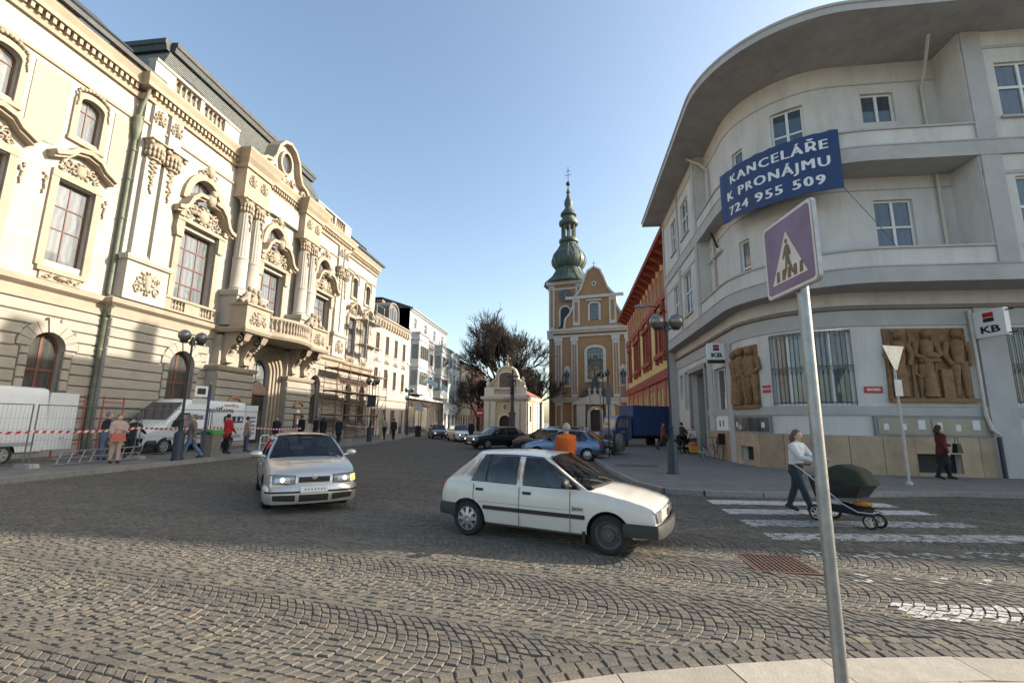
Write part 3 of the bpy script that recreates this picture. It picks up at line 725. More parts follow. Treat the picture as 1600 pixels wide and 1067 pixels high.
# balcony, bowed in the middle
def bow(x): u=(x-CEN)/2.3; return PRJ-2.0-.75*max(0,1-u*u)
bp=[(CEN-4.55,PRJ),(CEN-4.55,PRJ-2.0),(CEN-2.3,PRJ-2.0)]+[(CEN-2.3+4.6*i/14,bow(CEN-2.3+4.6*i/14)) for i in range(1,14)]+[(CEN+2.3,PRJ-2.0),(CEN+4.55,PRJ-2.0),(CEN+4.55,PRJ)]
bal=MB(); n=len(bp)
bal.add([(x,y,6.76) for x,y in bp]+[(x,y,7.05) for x,y in bp],[tuple(range(n)),tuple(range(2*n-1,n-1,-1))]); bal.mould([(0,6.76),(.06,6.76),(.16,6.92),(.16,7.05),(0,7.05)],bp)
bal=bal.obj('balcony',m_trim,th)
mid=[p for p in bp if abs(p[0]-CEN)<=2.31]
inn=[(p[0],p[1]+.12) for p in mid]
MB().mould([(-.1,7.06),(.08,7.06),(.08,7.2),(-.1,7.2)],inn).mould([(-.12,8.02),(.1,8.02),(.12,8.1),(.1,8.2),(-.12,8.2)],inn).obj('handrail',m_trim,bal)
for i in range(19):
    x=CEN-2.15+4.3*i/18; bb=MB(); baluster(bb,x,bow(x)+.13,7.2,.82,.1); bb.obj('baluster',m_trim,bal,50)
for s in (-1,1):
    xa,xb=sorted((CEN+s*2.4,CEN+s*4.5))
    pb=MB().box(xa,xb,PRJ-1.96,PRJ-.9,7.06,8.35).mould([(0,8.35),(.12,8.4),(.12,8.52),(0,8.55)],[(xa,PRJ-.9),(xa,PRJ-1.96),(xb,PRJ-1.96),(xb,PRJ-.9)]).box(xa,xb,PRJ-1.96,PRJ-.9,8.35,8.53).obj('balcony_pedestal',m_trim,bal)
    o=MB(); cartouche(o,(xa+xb)/2,7.7,1.5,.9,PRJ-1.96,8); o.obj('ornament',m_orn,pb,60)
    o=MB(); xm=(xa+xb)/2; rr=random.Random(5+s)   # sculpted group: crouching figures round a shield
    o.ell((xm,PRJ-1.5,8.95),(.34,.18,.48),10,7)
    for k in (-1,1):
        o.tube([(xm+k*.95,PRJ-1.4,8.6),(xm+k*.6,PRJ-1.5,8.85),(xm+k*.45,PRJ-1.45,9.25)],[.2,.24,.17],8); o.ell((xm+k*.42,PRJ-1.5,9.52),(.15,.16,.18),8,6)
        o.tube([(xm+k*.5,PRJ-1.5,9.3),(xm+k*.25,PRJ-1.7,9.15),(xm+k*.12,PRJ-1.7,9.35)],.08,6); o.tube([(xm+k*.95,PRJ-1.4,8.65),(xm+k*.7,PRJ-1.75,8.75),(xm+k*.9,PRJ-1.8,8.56)],.11,6)
    o.ell((xm,PRJ-1.5,9.5),(.2,.16,.2),8,6)
    o.obj('sculpture',M('weathered_stone_%d'%s,(.3,.25,.19),.9,.35,5,.3,30),bal,70)
# attic: parapets, gable, mansard
for s in (-1,1):
    xa,xb=sorted((CEN+s*4.6,CEN+s*10.55))
    pa=MB().box(xa,xb,PRJ-.1,PRJ+.35,18.5,18.75).box(xa,xb,PRJ-.14,PRJ+.4,19.65,19.8)
    edges=[xa,xa+1.25,xa+1.55+1.55,xa+3.4,xb-1.25+.0,xb]
    for p,q in ((xa,xa+1.2),(xa+2.9,xa+3.15),(xb-1.2,xb)): pa.box(p,q,PRJ-.08,PRJ+.33,18.75,19.65)
    pa=pa.obj('roof_parapet',m_cream,th)
    for p,q in ((xa+1.2,xa+2.9),(xa+3.15,xb-1.2)):
        k=int((q-p)/.3)
        for i in range(k): bb=MB(); baluster(bb,p+(i+.5)*(q-p)/k,PRJ+.12,18.75,.9,.11); bb.obj('baluster',m_trim,pa,50)
gb=MB()
G=[(CEN-2.9,18.5),(CEN-2.75,18.95),(CEN-2.3,19.3),(CEN-1.7,19.45),(CEN-1.35,20.0),(CEN-1.1,20.9),(CEN-.6,21.5),(CEN,21.72)]
G=G+[(2*CEN-x,z) for x,z in G[-2::-1]]
gb.prism(G+[],PRJ-.05,PRJ+.4)
gb=gb.obj('gable',m_cream,th)
MB().ribbon(G,.2,PRJ-.5,PRJ+.5).obj('gable_moulding',m_trim,gb)
MB().ribbon([(CEN+.55*math.cos(a),20.25+.75*math.sin(a)) for a in [2*PI*i/24 for i in range(24)]][::-1],.18,PRJ-.3,PRJ-.04,closed=True).obj('oval_surround',m_trim,gb)
MB().prism([(CEN+.55*math.cos(2*PI*i/24),20.25+.75*math.sin(2*PI*i/24)) for i in range(24)],PRJ-.1,PRJ-.052).obj('oval_pane',m_panedk,gb)
o=MB()
for s in (-1,1): scroll(o,CEN+s*2.3,18.95,.42,PRJ-.25,1.4,PI/2,-s,.14); scroll(o,CEN+s*1.15,19.2,.3,PRJ-.15,1.2,PI/2,s,.1)
cartouche(o,CEN,19.0,1.6,.8,PRJ-.06,2); o.obj('volute',m_orn,gb,60)
# roofs
rf=MB(); y0=.5
A0,A1=rx0+.6,rx1-.6
B=[(A0,y0),(A1,y0),(A1,13),(A0,13)]; T=[(A0+2.6,2.3),(A1-2.6,2.3),(A1-2.6,12),(A0+2.6,12)]
rf.add([(x,y,18.5) for x,y in B]+[(x,y,23.3) for x,y in T],[(0,1,5,4),(1,2,6,5),(2,3,7,6),(3,0,4,7)])
rfo=rf.obj('mansard_roof',m_roofsl,th)
MB().mould([(-.1,23.2),(.28,23.2),(.34,23.5),(.42,23.55),(.42,23.85),(-.1,23.9)],[T[0],T[1],T[2],T[3],T[0]]).add([(x,y,23.87) for x,y in T],[(0,1,2,3)]).obj('roof_crest',m_roofdk,rfo)
# slate courses of the mansard front
sl=MB(); k=26
for i in range(k):
    f=i/k; xa,xb=A0+2.6*f,A1-2.6*f; ya=y0+1.8*f; z=18.5+4.8*f; sl.box(xa,xb,ya-.03,ya+.05,z,z+.03)
sl=sl.obj('slate_course',m_roofdk,rfo); tag(sl,kind='stuff')
for s in (-1,1):
    xc=CEN+s*6.2; MB().tube([(xc+2.6*math.cos(PI*i/20),y0-.02+1.8*(.1+3.4*math.sin(PI*i/20))/4.8,18.6+3.4*math.sin(PI*i/20)) for i in range(21)],.06,5).obj('roof_rib',m_roofdk,rfo)
for xa,xb in ((x0w,rx0+.5),(rx1-.5,x1w+.3)):
    MB().add([(xa,-.55,18.52),(xb,-.55,18.52),(xb,4.2,23.2),(xa,4.2,23.2),(xb,12,23.4),(xa,12,23.4)],[(0,1,2,3),(3,2,4,5)]).obj('wing_roof',m_roofdk,th)
    MB().mould([(0,18.46),(.2,18.46),(.22,18.66),(0,18.7)],[(xa,-.62),(xb,-.62)]).obj('gutter',m_roofdk,th)
    MB().tube([(xa,-.2,18.95),(xb,-.2,18.95)],.03,5).tube([(xa,1.6,20.75),(xb,1.6,20.75)],.1,5).obj('snow_rail',m_metal,th)
# downpipe
dp=MB().tube([(-.28,-.75,18.4),(-.22,-.5,17.5),(-.2,-.28,16.9),(-.2,-.2,16.2)],.09,8).tube([(-.2,-.2,15.2),(-.2,-.2,7.3),(-.2,-.55,7.1),(-.2,-.55,6.75),(-.2,-.24,6.5),(-.2,-.24,.2)],.09,8).lathe([(.09,15.1),(.14,15.3),(.22,15.8),(.24,16.2),(.2,16.35)],8,(-.2,-.22))
for z in (3.2,4.7,6.1,9,11,13,14.5): dp.lathe([(.12,z),(.12,z+.06)],8,(-.2,-.22 if z>7 else -.24))
dp.obj('downpipe',m_copper,th,50)
# wall plaques by the portal
for s in (-1,1):
    x=CEN+s*3.3
    MB().ribbon(arcpts(x-.5,x+.5,2.95,.3,8),.12,PRJ-.95,PRJ-.8).box(x-.5,x+.5,PRJ-.95,PRJ-.8,2.55,2.66).obj('plaque_hood',M('terracotta_%d'%s,(.38,.2,.11),.8),th)
    MB().box(x-.42,x+.42,PRJ-.92,PRJ-.8,1.05,2.1).obj('notice_frame',m_brown,th); MB().box(x-.32,x+.32,PRJ-.93,PRJ-.915,1.15,2.0).obj('notice_pane',m_panedk,th)
    MB().box(x-.12,x+.12,PRJ-.936,PRJ-.925,1.4,1.75).obj('notice_paper',m_white,th); MB().box(x-.18,x+.18,PRJ-.9,PRJ-.8,2.18,2.45).obj('plaque',m_white,th)
# ---------------------------------------------------------------- houses further along the street
def house(name,label,Y0,Y1,zt,mw,rows,cols,ww,wh,zr,mf,mp,roof=2.2,X=TX,gf=True,shop=None,rotz=PI/2,rev=.18,depth=12):
    t=thing(name,label,'building',(X,Y0,0),rotz); W=abs(Y1-Y0); ops=[]
    for z in zr:
        for c in range(cols): x=W*(c+.5)/cols; ops.append((x-ww/2,x+ww/2,z,z+wh))
    if gf:
        for c in range(cols): x=W*(c+.5)/cols; ops.append((x-.62,x+.62,.1,2.9))
    b=MB().wall(0,W,0,zt,ops,0,rev); b.quad((W,0,0),(W,depth,0),(W,depth,zt),(W,0,zt)); b.quad((0,depth,0),(0,0,0),(0,0,zt),(0,depth,zt)); b.obj('wall',mw,t)
    for z in zr:
        for c in range(cols):
            x=W*(c+.5)/cols; window(t,x,z,ww,wh,2,2,rev-.08,.07,mf,mp,rowz=[z+wh*.66]); MB().box(x-ww/2-.12,x+ww/2+.12,-.1,.02,z-.14,z-.003).obj('sill',mw,t)
    if gf:
        for c in range(cols):
            x=W*(c+.5)/cols; MB().box(x-.6,x+.6,rev-.1,rev-.04,.1,2.88).obj('shop_door',m_panedk if c%2 else m_brown,t)
    b=MB().add([(-.1,-.45,zt+.1),(W+.1,-.45,zt+.1),(W+.1,4,zt+roof+.1),(-.1,4,zt+roof+.1),(W+.1,depth,zt+roof+.2),(-.1,depth,zt+roof+.2),(-.1,4,zt),(W+.1,4,zt)],[(0,1,2,3),(3,2,4,5),(0,3,6),(1,7,2)]); b.obj('roof',m_roofdk,t)
    MB().mould([(0,zt-.35),(.12,zt-.3),(.3,zt-.08),(.45,zt),(.45,zt+.1),(0,zt+.1)],[(0,0),(W,0)]).obj('cornice',mw,t)
    return t,W
m_cr2=M('pale_cream_render',(.4,.365,.305),.9,.12,.7,.1,20,dirt=.3,dcol=(.5,.38,.22)); m_wh2=M('white_blue_render',(.36,.38,.39),.85,.1,.6,.1,20,dirt=.25,dcol=(.4,.4,.38))
h1,W1=house('cream_house','narrow cream house with arched roof dormer right of the town hall',46.35,57.3,13.2,m_cr2,2,4,1.0,2.2,(5.3,9.2),m_brown,m_panedk,2.4)
for k in range(14): MB().cham(W1*(k+.5)/14-.16,W1*(k+.5)/14+.16,-.3,.0,12.2,12.85,.06).obj('corbel',m_trim,h1)
for k in range(4):
    x=W1*(k+.5)/4; o=MB(); cartouche(o,x,8.4,1.0,.6,-.02,k,.7); o.ribbon(arcpts(x-.55,x+.55,8.6,.5,8),.1,-.1,.01); o.obj('ornament',m_trim,h1,60)
MB().mould([(0,4.0),(.12,4.0),(.18,4.2),(.06,4.3),(0,4.3)],[(0,0),(W1,0)]).mould([(0,3.5),(.06,3.5),(.06,3.58),(0,3.58)],[(0,0),(W1,0)]).obj('string_course',m_cr2,h1)
dm=MB().ribbon([(4.0,13.3)]+arcpts(4.0,6.8,15.6,.9,10)+[(6.8,13.3)],.22,-.1,3.0); dm.add([(x,.05,z) for x,z in [(4.0,13.3)]+arcpts(4.0,6.8,15.6,.9,10)+[(6.8,13.3)]],[tuple(range(13+0))]); dm.obj('dormer',M('dormer_lead',(.16,.15,.14),.6),h1)
for k in range(3): MB().box(4.3+k*.8,4.95+k*.8,-.02,.04,13.5,14.7+(.5 if k==1 else .2)).obj('dormer_window',m_pane,h1)
MB().box(8.6,9.3,3,3.7,14,17.2).mould([(0,16.9),(.1,16.9),(.1,17.2),(0,17.2)],[(8.6,3.7),(8.6,3),(9.3,3),(9.3,3.7)]).obj('chimney',M('brick_chimney',(.25,.15,.11),.9,.3,8),h1)
h2,W2=house('white_house','white house with two bay windows and a dark shopfront',57.35,75.5,16.6,m_wh2,3,4,1.3,1.5,(14.2,),m_white,m_panedk,1.5,gf=False)
MB().quad((0,12,13),(0,0,13),(0,0,16.6),(0,12,16.6)).obj('side_wall',M('grey_render',(.3,.3,.3),.9),h2)
MB().box(.2,W2-.2,-.06,.05,.1,4.6).obj('shopfront',M('shopfront_dark',(.05,.035,.03),.4,.4,1.5),h2)
MB().box(0,W2,-.5,.02,4.6,4.9).obj('fascia',m_wh2,h2)
for k in range(6): MB().box(.8+k*2.9,3.2+k*2.9,-.1,-.062,.6,3.6).obj('shop_window',m_panedk,h2)
for z in (9.0,12.6,13.6): MB().mould([(0,z),(.12,z),(.12,z+.18),(0,z+.18)],[(0,0),(W2,0)]).obj('string_course',m_wh2,h2)
for c in (3.2,14.2):
    bb=MB().prism([(c-2.3,0),(c-2.0,-1.1),(c+2.0,-1.1),(c+2.3,0)],5.2,13.4,'z'); bb.obj('bay',m_wh2,h2)
    for z in (6.4,9.9): MB().hexa([(c-2.27,-.17,z),(c-2.05,-.98,z),(c-2.0,-.98,z),(c-2.2,-.17,z),(c-2.27,-.17,z+2),(c-2.05,-.98,z+2),(c-2.0,-.98,z+2),(c-2.2,-.17,z+2)]).obj('bay_side_window',m_panedk,h2)
    for z in (5.2,8.8,12.5): MB().mould([(0,z),(.1,z),(.1,z+.2),(0,z+.2)],[(c-2.3,0),(c-2.0,-1.1),(c+2.0,-1.1),(c+2.3,0)]).obj('bay_band',m_wh2,h2)
    for z in (6.4,9.9):
        f=MB().box(c-1.8,c+1.8,-1.2,-1.1,z,z+2.0).obj('bay_window',m_white,h2)
        for k in range(4): MB().box(c-1.72+k*.88,c-.95+k*.88,-1.23,-1.19,z+.1,z+1.9).obj('pane',m_panedk,f)
    MB().box(c-2.2,c+2.2,-1.25,0,13.4,13.6).obj('bay_roof',m_wh2,h2)
for x in (7.3,10.2):
    for z in (6.4,9.9):
        f=MB().box(x-.8,x+.8,-.08,.02,z,z+2).obj('window',m_white,h2)
        for k in range(2): MB().box(x-.72+k*.75,x-.03+k*.75,-.1,-.075,z+.1,z+1.9).obj('pane',m_panedk,f)
for i,(x,z) in enumerate(((6.5,7.2),(12.5,7.0))):  # slanted flag boards
    b=MB().hexa([(x-.04,-2.2,z-.9),(x+.04,-2.2,z-.9),(x+.04,-.3,z+.1),(x-.04,-.3,z+.1),(x-.04,-2.2,z-.1),(x+.04,-2.2,z-.1),(x+.04,-.3,z+.9),(x-.04,-.3,z+.9)]).obj('shop_flag',C((.25,.38,.5),.6),h2)
cols_=[((.5,.58,.66),'pale blue house third along the left side of the street',75.6,86,14.0),((.6,.5,.38),'tan house with red roof edge fourth along the left street side',86.1,95,12.5),((.5,.27,.2),'brick red house at the far left end of the street',95.1,108,13)]
for i,(c,l,a,b_,zt) in enumerate(cols_):
    house('street_house',l,a,b_,zt,M('render_%d'%i,c,.9,.12,.7,dirt=.2),3,4,1.1,1.8,(5,8.6) if zt<14 else (5,8.2,11.2),m_white,m_panedk,2,X=TX+.4*i)
# terrace that closes the street end behind the chapel
house('end_house','pinkish house closing the street end left of the chapel',-15,5,9,M('render_pink',(.52,.4,.33),.9,.15,.7,dirt=.2),2,6,1.1,1.8,(4.6,),m_white,m_panedk,3,X=-21,rotz=0)
bpy.data.objects['end_house'].location=(-27,112,0)
# ---------------------------------------------------------------- rounded corner bank building
def mkpath(X,Y,R,Yf,Xr,n=24):
    p=[(X,Yf)]
    for i in range(n+1):
        a=PI+(PI/2)*i/n; p.append((X+R+R*math.cos(a),Y+R+R*math.sin(a)))
    p.append((Xr,Y)); return p
BX,BY=7.5,18.2; XR=23.5; YF=33.0
PG=mkpath(7.5,18.2,3.5,YF,XR); PU=mkpath(6.95,16.95,4.3,YF,XR); PE=mkpath(5.55,15.4,4.8,YF+.6,XR)
def bend(path,off=0.0):
    acc=[0]
    for a,b in zip(path[:-1],path[1:]): acc.append(acc[-1]+math.hypot(b[0]-a[0],b[1]-a[1]))
    def fn(s,d,z):
        i=0
        while i<len(path)-2 and s>acc[i+1]: i+=1
        a,b=path[i],path[i+1];L_=acc[i+1]-acc[i];f=(s-acc[i])/L_;tx,ty=(b[0]-a[0])/L_,(b[1]-a[1])/L_
        return (a[0]+tx*L_*f-ty*d-BX, a[1]+ty*L_*f+tx*d-BY, z)
    return fn,acc[-1]
bG,SG=bend(PG); bU,SU=bend(PU); bE,SE=bend(PE)
m_kb=M('grey_white_render',(.56,.54,.505),.9,.08,.8,.12,25,dirt=.5,dcol=(.31,.29,.265),streak=True)
m_kbg=M('grey_render_band',(.41,.4,.385),.9,.1,1,.1,25,dirt=.25,dcol=(.22,.21,.2))
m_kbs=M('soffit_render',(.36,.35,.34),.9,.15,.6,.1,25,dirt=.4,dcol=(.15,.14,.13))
m_plin=M('sandstone_plinth',(.36,.265,.175),.8,.2,1.4,.2,30,rv=.14,dirt=.55,dcol=(.24,.17,.11))
m_wf=M('white_window_frame',(.68,.68,.66),.5,.05,3)
m_kbp=glassy('office_pane',(.035,.05,.07),.03,.3,(.12,.15,.18))
kb=thing('corner_bank_building','grey rounded corner bank building with wide eave and curved balconies','building',(BX,BY,0))
def B(mb,fn=bG): return mb.map(fn)
def seg(xa,xb,y0,y1,z0,z1,m=0,step=.35):   # box subdivided along s
    b=MB();n=max(1,int((xb-xa)/step))
    for i in range(n):
        p=xa+(xb-xa)*i/n;q=xa+(xb-xa)*(i+1)/n
        b.add([(p,y0,z0),(q,y0,z0),(q,y1,z0),(p,y1,z0),(p,y0,z1),(q,y0,z1),(q,y1,z1),(p,y1,z1)],[(0,1,5,4),(0,3,2,1),(4,5,6,7),(2,3,7,6)],m)
    b.add([(xa,y0,z0),(xa,y1,z0),(xa,y1,z1),(xa,y0,z1)],[(0,1,2,3)],m); b.add([(xb,y0,z0),(xb,y1,z0),(xb,y1,z1),(xb,y0,z1)],[(3,2,1,0)],m)
    return b
# ground floor
opsG=[(.6,1.5,3.4,5.0),(1.75,3.15,2.7,5.1),(3.45,6.6,.14,4.85),(8.05,10.2,2.4,4.6),(13.5,14.75,2.55,5.4),(14.95,16.25,2.55,5.4),(21.4,23.2,2.6,5.38),(24,25.5,2.6,5.38),(11.5,12.4,.32,.9),(17.9,19.3,.22,.88)]
B(MB().wall(0,SG,0,6.8,opsG,0,.35,dx=.35)).obj('wall',m_kb,kb)
# stone plinth slabs
edges=[0,1.2,2.3,3.4]+[6.65+ .95*i for i in range(1,20)]
sl=[(a,b) for a,b in zip([0,1.15,2.3,6.65]+[6.65+1.02*i for i in range(1,17)],[1.15,2.3,3.4,7.67]+[6.65+1.02*i for i in range(2,18)])]
for a,b in sl:
    cut=[o for o in ((11.5,12.4,.32,.9),(17.9,19.3,.22,.88)) if o[0]<b and o[1]>a]
    if not cut: B(seg(a+.009,b-.009,-.1,.02,.0,1.47)).obj('plinth_slab',m_plin,kb)
    else:
        o=cut[0]
        p=MB()
        parts=[(a,b,o[3],1.47),(a,b,0,o[2])]
        if o[0]>a: parts.append((a,o[0],o[2],o[3]))
        if o[1]<b: parts.append((o[1],b,o[2],o[3]))
        bb=MB()
        for (xa,xb,za,zb) in parts:
            q=seg(xa+.004,xb-.004,-.1,.02,za,zb); bb.add(q.v,q.f)
        B(bb).obj('plinth_slab',m_plin,kb)
for o in ((11.5,12.4,.32,.9),(17.9,19.3,.22,.88)): B(seg(o[0],o[1],.2,.25,o[2],o[3])).obj('cellar_vent',m_black,kb)
def band(path,prof,name,mt,s0=0,s1=None):
    acc=[0]
    for a,b in zip(path[:-1],path[1:]): acc.append(acc[-1]+math.hypot(b[0]-a[0],b[1]-a[1]))
    s1=acc[-1] if s1 is None else s1
    fn=bend(path)[0]; ss=[s0]+[s for s in acc if s0+.02<s<s1-.02]+[s1]
    pts=[fn(s,0,0)[:2] for s in ss]
    return MB().mould(prof,pts).obj(name,mt,kb)
band(PG,[(0,2.2),(.06,2.2),(.09,2.5),(0,2.53)],'sill_band',m_kbg,6.65)
band(PG,[(0,5.5),(.05,5.5),(.05,6.1),(0,6.1)],'frieze_band',m_kbg)
band(PG,[(0,6.1),(.16,6.12),(.18,6.24),(0,6.3)],'frieze_ledge',M('brownish_ledge',(.22,.17,.14),.8),0)
for z0 in (6.8,11.45):
    band(PU,[(0,z0),(.07,z0),(.07,z0+.55),(.1,z0+.57),(.1,z0+.62),(0,z0+.62),(-1.4,z0+.62),(-1.4,z0)],'floor_fascia',m_kbg)
    band(PU,[(0,z0+.62),(0,z0+1.24),(-.16,z0+1.24),(-.16,z0+.62)],'parapet',m_kb,8.6,21.9)
    band(PU,[(.06,z0+1.24),(.06,z0+1.32),(-.2,z0+1.34),(-.2,z0+1.24)],'parapet_cap',m_kbg,8.5,21.95)
# recessed curved upper walls
for zb,zt,ops in ((7.42,11.45,[(12.35,12.95,7.6,9.9),(14.15,15.6,8.2,10.25),(17.62,19.0,8.5,10.5)]),(12.07,16.5,[(12.3,12.95,12.3,14.25),(14.3,15.52,13.0,15.02),(17.65,18.87,13.85,15.15)])):
    B(MB().wall(8.3,21.4,zb,zt,ops,0,.28,dx=.35)).obj('recessed_wall',m_kb,kb)
    zz=10.9 if zb<10 else 15.55
    B(seg(8.4,21.3,-.03,.0,zz,zz+.05)).obj('head_line',m_kbg,kb)
    for a,b,c,d in ops:
        f=MB(); w_=b-a; fr=.08; f.box(a,b,.12,.2,c,c+fr).box(a,b,.12,.2,d-fr,d).box(a,a+fr,.12,.2,c+fr,d-fr).box(b-fr,b,.12,.2,c+fr,d-fr)
        if w_>1: f.box((a+b)/2-.05,(a+b)/2+.05,.11,.19,c+fr,d-fr)
        zc=c+(d-c)*.45
        if d-c>1.5: f.box(a+fr,b-fr,.115,.195,zc-.04,zc+.04)
        fo=B(f).obj('window',m_wf,kb)
        xs=[a+fr,(a+b)/2-.05,(a+b)/2+.05,b-fr] if w_>1 else [a+fr,b-fr]; zs_=[c+fr,zc-.04,zc+.04,d-fr] if d-c>1.5 else [c+fr,d-fr]
        for i in range(0,len(xs),2):
            for j in range(0,len(zs_),2): B(MB().quad((xs[i],.16,zs_[j]),(xs[i+1],.16,zs_[j]),(xs[i+1],.16,zs_[j+1]),(xs[i],.16,zs_[j+1]))).obj('pane',m_kbp,fo)
# projecting end blocks of the upper floors
def block(s0,s1,wins,sides,pil):
    for zb,zt,k in ((7.42,11.45,0),(12.07,16.5,1)):
        ops=[(a,b,*((8.1,10.6) if k==0 else (12.95,15.15))) for a,b in wins]
        b=MB().wall(s0,s1,zb,zt,ops,0,.22,dx=.5); B(b,bU).obj('block_wall',m_kb,kb)
        for a,b_,c,d in ops:
            f=MB();fr=.07; f.box(a,b_,.1,.18,c,c+fr).box(a,b_,.1,.18,d-fr,d).box(a,a+fr,.1,.18,c+fr,d-fr).box(b_-fr,b_,.1,.18,c+fr,d-fr).box((a+b_)/2-.045,(a+b_)/2+.045,.09,.17,c+fr,d-fr); zc=c+(d-c)*.55; f.box(a+fr,b_-fr,.095,.175,zc-.05,zc+.05)
            fo=B(f,bU).obj('window',m_wf,kb)
            for xa,xb in ((a+fr,(a+b_)/2-.045),((a+b_)/2+.045,b_-fr)):
                for za,zb2 in ((c+fr,zc-.05),(zc+.05,d-fr)): B(MB().quad((xa,.14,za),(xb,.14,za),(xb,.14,zb2),(xa,.14,zb2)),bU).obj('pane',m_kbp,fo)
            B(MB().box(a-.1,b_+.1,-.1,.02,c-.1,c-.004),bU).obj('sill',m_kbg,kb)
        for p,q in pil: B(MB().box(p,q,-.07,.02,zb+.02,zt-.02),bU).obj('pilaster_strip',m_kbg,kb)
        B(MB().box(s0+.05,s1-.02,-.03,.02,zt-.75,zt-.62),bU).obj('head_band',m_kbg,kb)
    for x in sides: B(MB().quad((x,-.0,7.42),(x,1.6,7.42),(x,1.6,16.5),(x,0,16.5)).quad((x,0,7.42),(x,0,16.5),(x,1.6,16.5),(x,1.6,7.42)).quad((x,.06,7.4),(x,.06,7.4),(x,.06,7.4),(x,.06,7.4)) if False else MB().box(x-.01,x+.01,.005,1.5,7.43,16.48),bU).obj('return_wall',m_kb,kb)
block(0,8.6,[(2.5,3.85),(5.2,6.9)],[8.59],[(.0,.3),(4.2,4.6),(8.1,8.55)])
block(21.9,SU,[(22.95,24.6),(26.2,27.9)],[21.91],[(21.95,22.6)])
# end wall, eave and roof
MB().quad((6.95-BX,YF-BY,0),(6.95-BX,YF-BY,16.5),(16-BX,YF-BY,16.5),(16-BX,YF-BY,0)).obj('end_wall',m_kbg,kb)
MB().quad((XR-BX,16.95-BY,0),(XR-BX,30-BY,0),(XR-BX,30-BY,16.5),(XR-BX,16.95-BY,16.5)).obj('end_wall',m_kbg,kb)
pe=[(x-BX,y-BY) for x,y in PE]; n=len(pe)
cap=[(XR-BX,YF-BY-1),(12-BX,YF+.6-BY)]
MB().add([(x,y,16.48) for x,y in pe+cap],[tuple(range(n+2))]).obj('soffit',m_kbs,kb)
MB().mould([(0,16.48),(.0,16.74),(.05,16.76),(.05,16.86),(-.4,16.95),(-.4,16.5)],pe).obj('eave_fascia',m_kbg,kb)
ins=[(x,y) for x,y in [(bE(s,3.6,0)[0],bE(s,3.6,0)[1]) for s in [0,8,11,12,13,14,15,16,17,18,20,SE]]]
oute=[(bE(s,.1,0)[0],bE(s,.1,0)[1]) for s in [0,8,11,12,13,14,15,16,17,18,20,SE]]
r=MB(); k=len(ins); r.add([(x,y,16.9) for x,y in oute]+[(x,y,17.9) for x,y in ins],[(i,i+1,k+i+1,k+i) for i in range(k-1)]); r.add([(x,y,17.9) for x,y in ins]+[(20-BX,32-BY,17.9)],[tuple(range(k+1))]); r.obj('roof',m_roofdk,kb)
for x,y,zt in ((9.2,22.3,19.5),(9.1,27.0,20.1)): MB().box(x-BX-.55,x-BX+.55,y-BY-.45,y-BY+.45,17.5,zt).box(x-BX-.62,x-BX+.62,y-BY-.52,y-BY+.52,zt-.2,zt+.02).obj('chimney',M('chimney_render',(.4,.36,.32),.9),kb)
# windows and door of the ground floor
def gwin(a,b,c,d,mull,mp=m_panedk,mf=m_wf,y=.2):
    f=MB();fr=.09; f.box(a,b,y,y+.08,c,c+fr).box(a,b,y,y+.08,d-fr,d).box(a,a+fr,y,y+.08,c+fr,d-fr).box(b-fr,b,y,y+.08,c+fr,d-fr)
    xs=[a+(b-a)*i/mull for i in range(1,mull)]
    for x in xs: f.box(x-.05,x+.05,y-.01,y+.07,c+fr,d-fr)
    fo=B(f).obj('window',mf,kb); e=[a+fr]+sum([[x-.05,x+.05] for x in xs],[])+[b-fr]
    for i in range(0,len(e),2): B(MB().quad((e[i],y+.04,c+fr),(e[i+1],y+.04,c+fr),(e[i+1],y+.04,d-fr),(e[i],y+.04,d-fr))).obj('pane',mp,fo)
    return fo
m_kbc=glassy('curtained_office_pane',(.05,.06,.065),.05,.7,(.2,.22,.22))
gwin(.6,1.5,3.4,5.0,1); gwin(1.75,3.15,2.7,5.1,1); gwin(8.05,10.2,2.4,4.6,2)
for a,b,c,d in ((13.5,14.75,2.55,5.4),(14.95,16.25,2.55,5.4),(21.4,23.2,2.6,5.38),(24,25.5,2.6,5.38)):
    fo=gwin(a,b,c,d,2,m_kbc)
    k=int((b-a)/.155)      # security bars
    for i in range(k+1):
        x=a+.03+(b-a-.06)*i/k; B(MB().tube([(x,-.07,c+.02),(x,-.07,d-.02)],.013,5)).obj('security_bar',m_metal,fo)
    q=MB()
    for z in (c+.12,(c+d)/2+.05,d-.12): q.tube([(a,-.07,z),((a+b)/2,-.07,z),(b,-.07,z)],.014,5)
    B(q).obj('bar_rail',m_metal,fo)
    for i in range(k):
        x=a+.03+(b-a-.06)*(i+.5)/k; B(MB().tube([(x-.07,-.075,3.75),(x,-.075,4.0),(x+.07,-.075,3.75)],.01,4)).obj('bar_ornament',m_metal,fo)
m_gs=M('grey_stone_surround',(.3,.285,.26),.85,.15,3,.15,30)
B(MB().box(3.15,3.45,-.12,.02,.14,5.0).box(6.6,6.9,-.12,.02,.14,5.0).box(3.15,6.9,-.14,.02,4.85,5.15)).obj('door_surround',m_gs,kb)
B(MB().box(3.45,6.6,.9,.95,.14,4.85).quad((3.46,.36,.14),(3.46,.9,.14),(3.46,.9,4.85),(3.46,.36,4.85)).quad((6.59,.9,.14),(6.59,.36,.14),(6.59,.36,4.85),(6.59,.9,4.85)).quad((3.45,.36,4.84),(6.6,.36,4.84),(6.6,.9,4.84),(3.45,.9,4.84))).obj('door_recess',m_gs,kb)
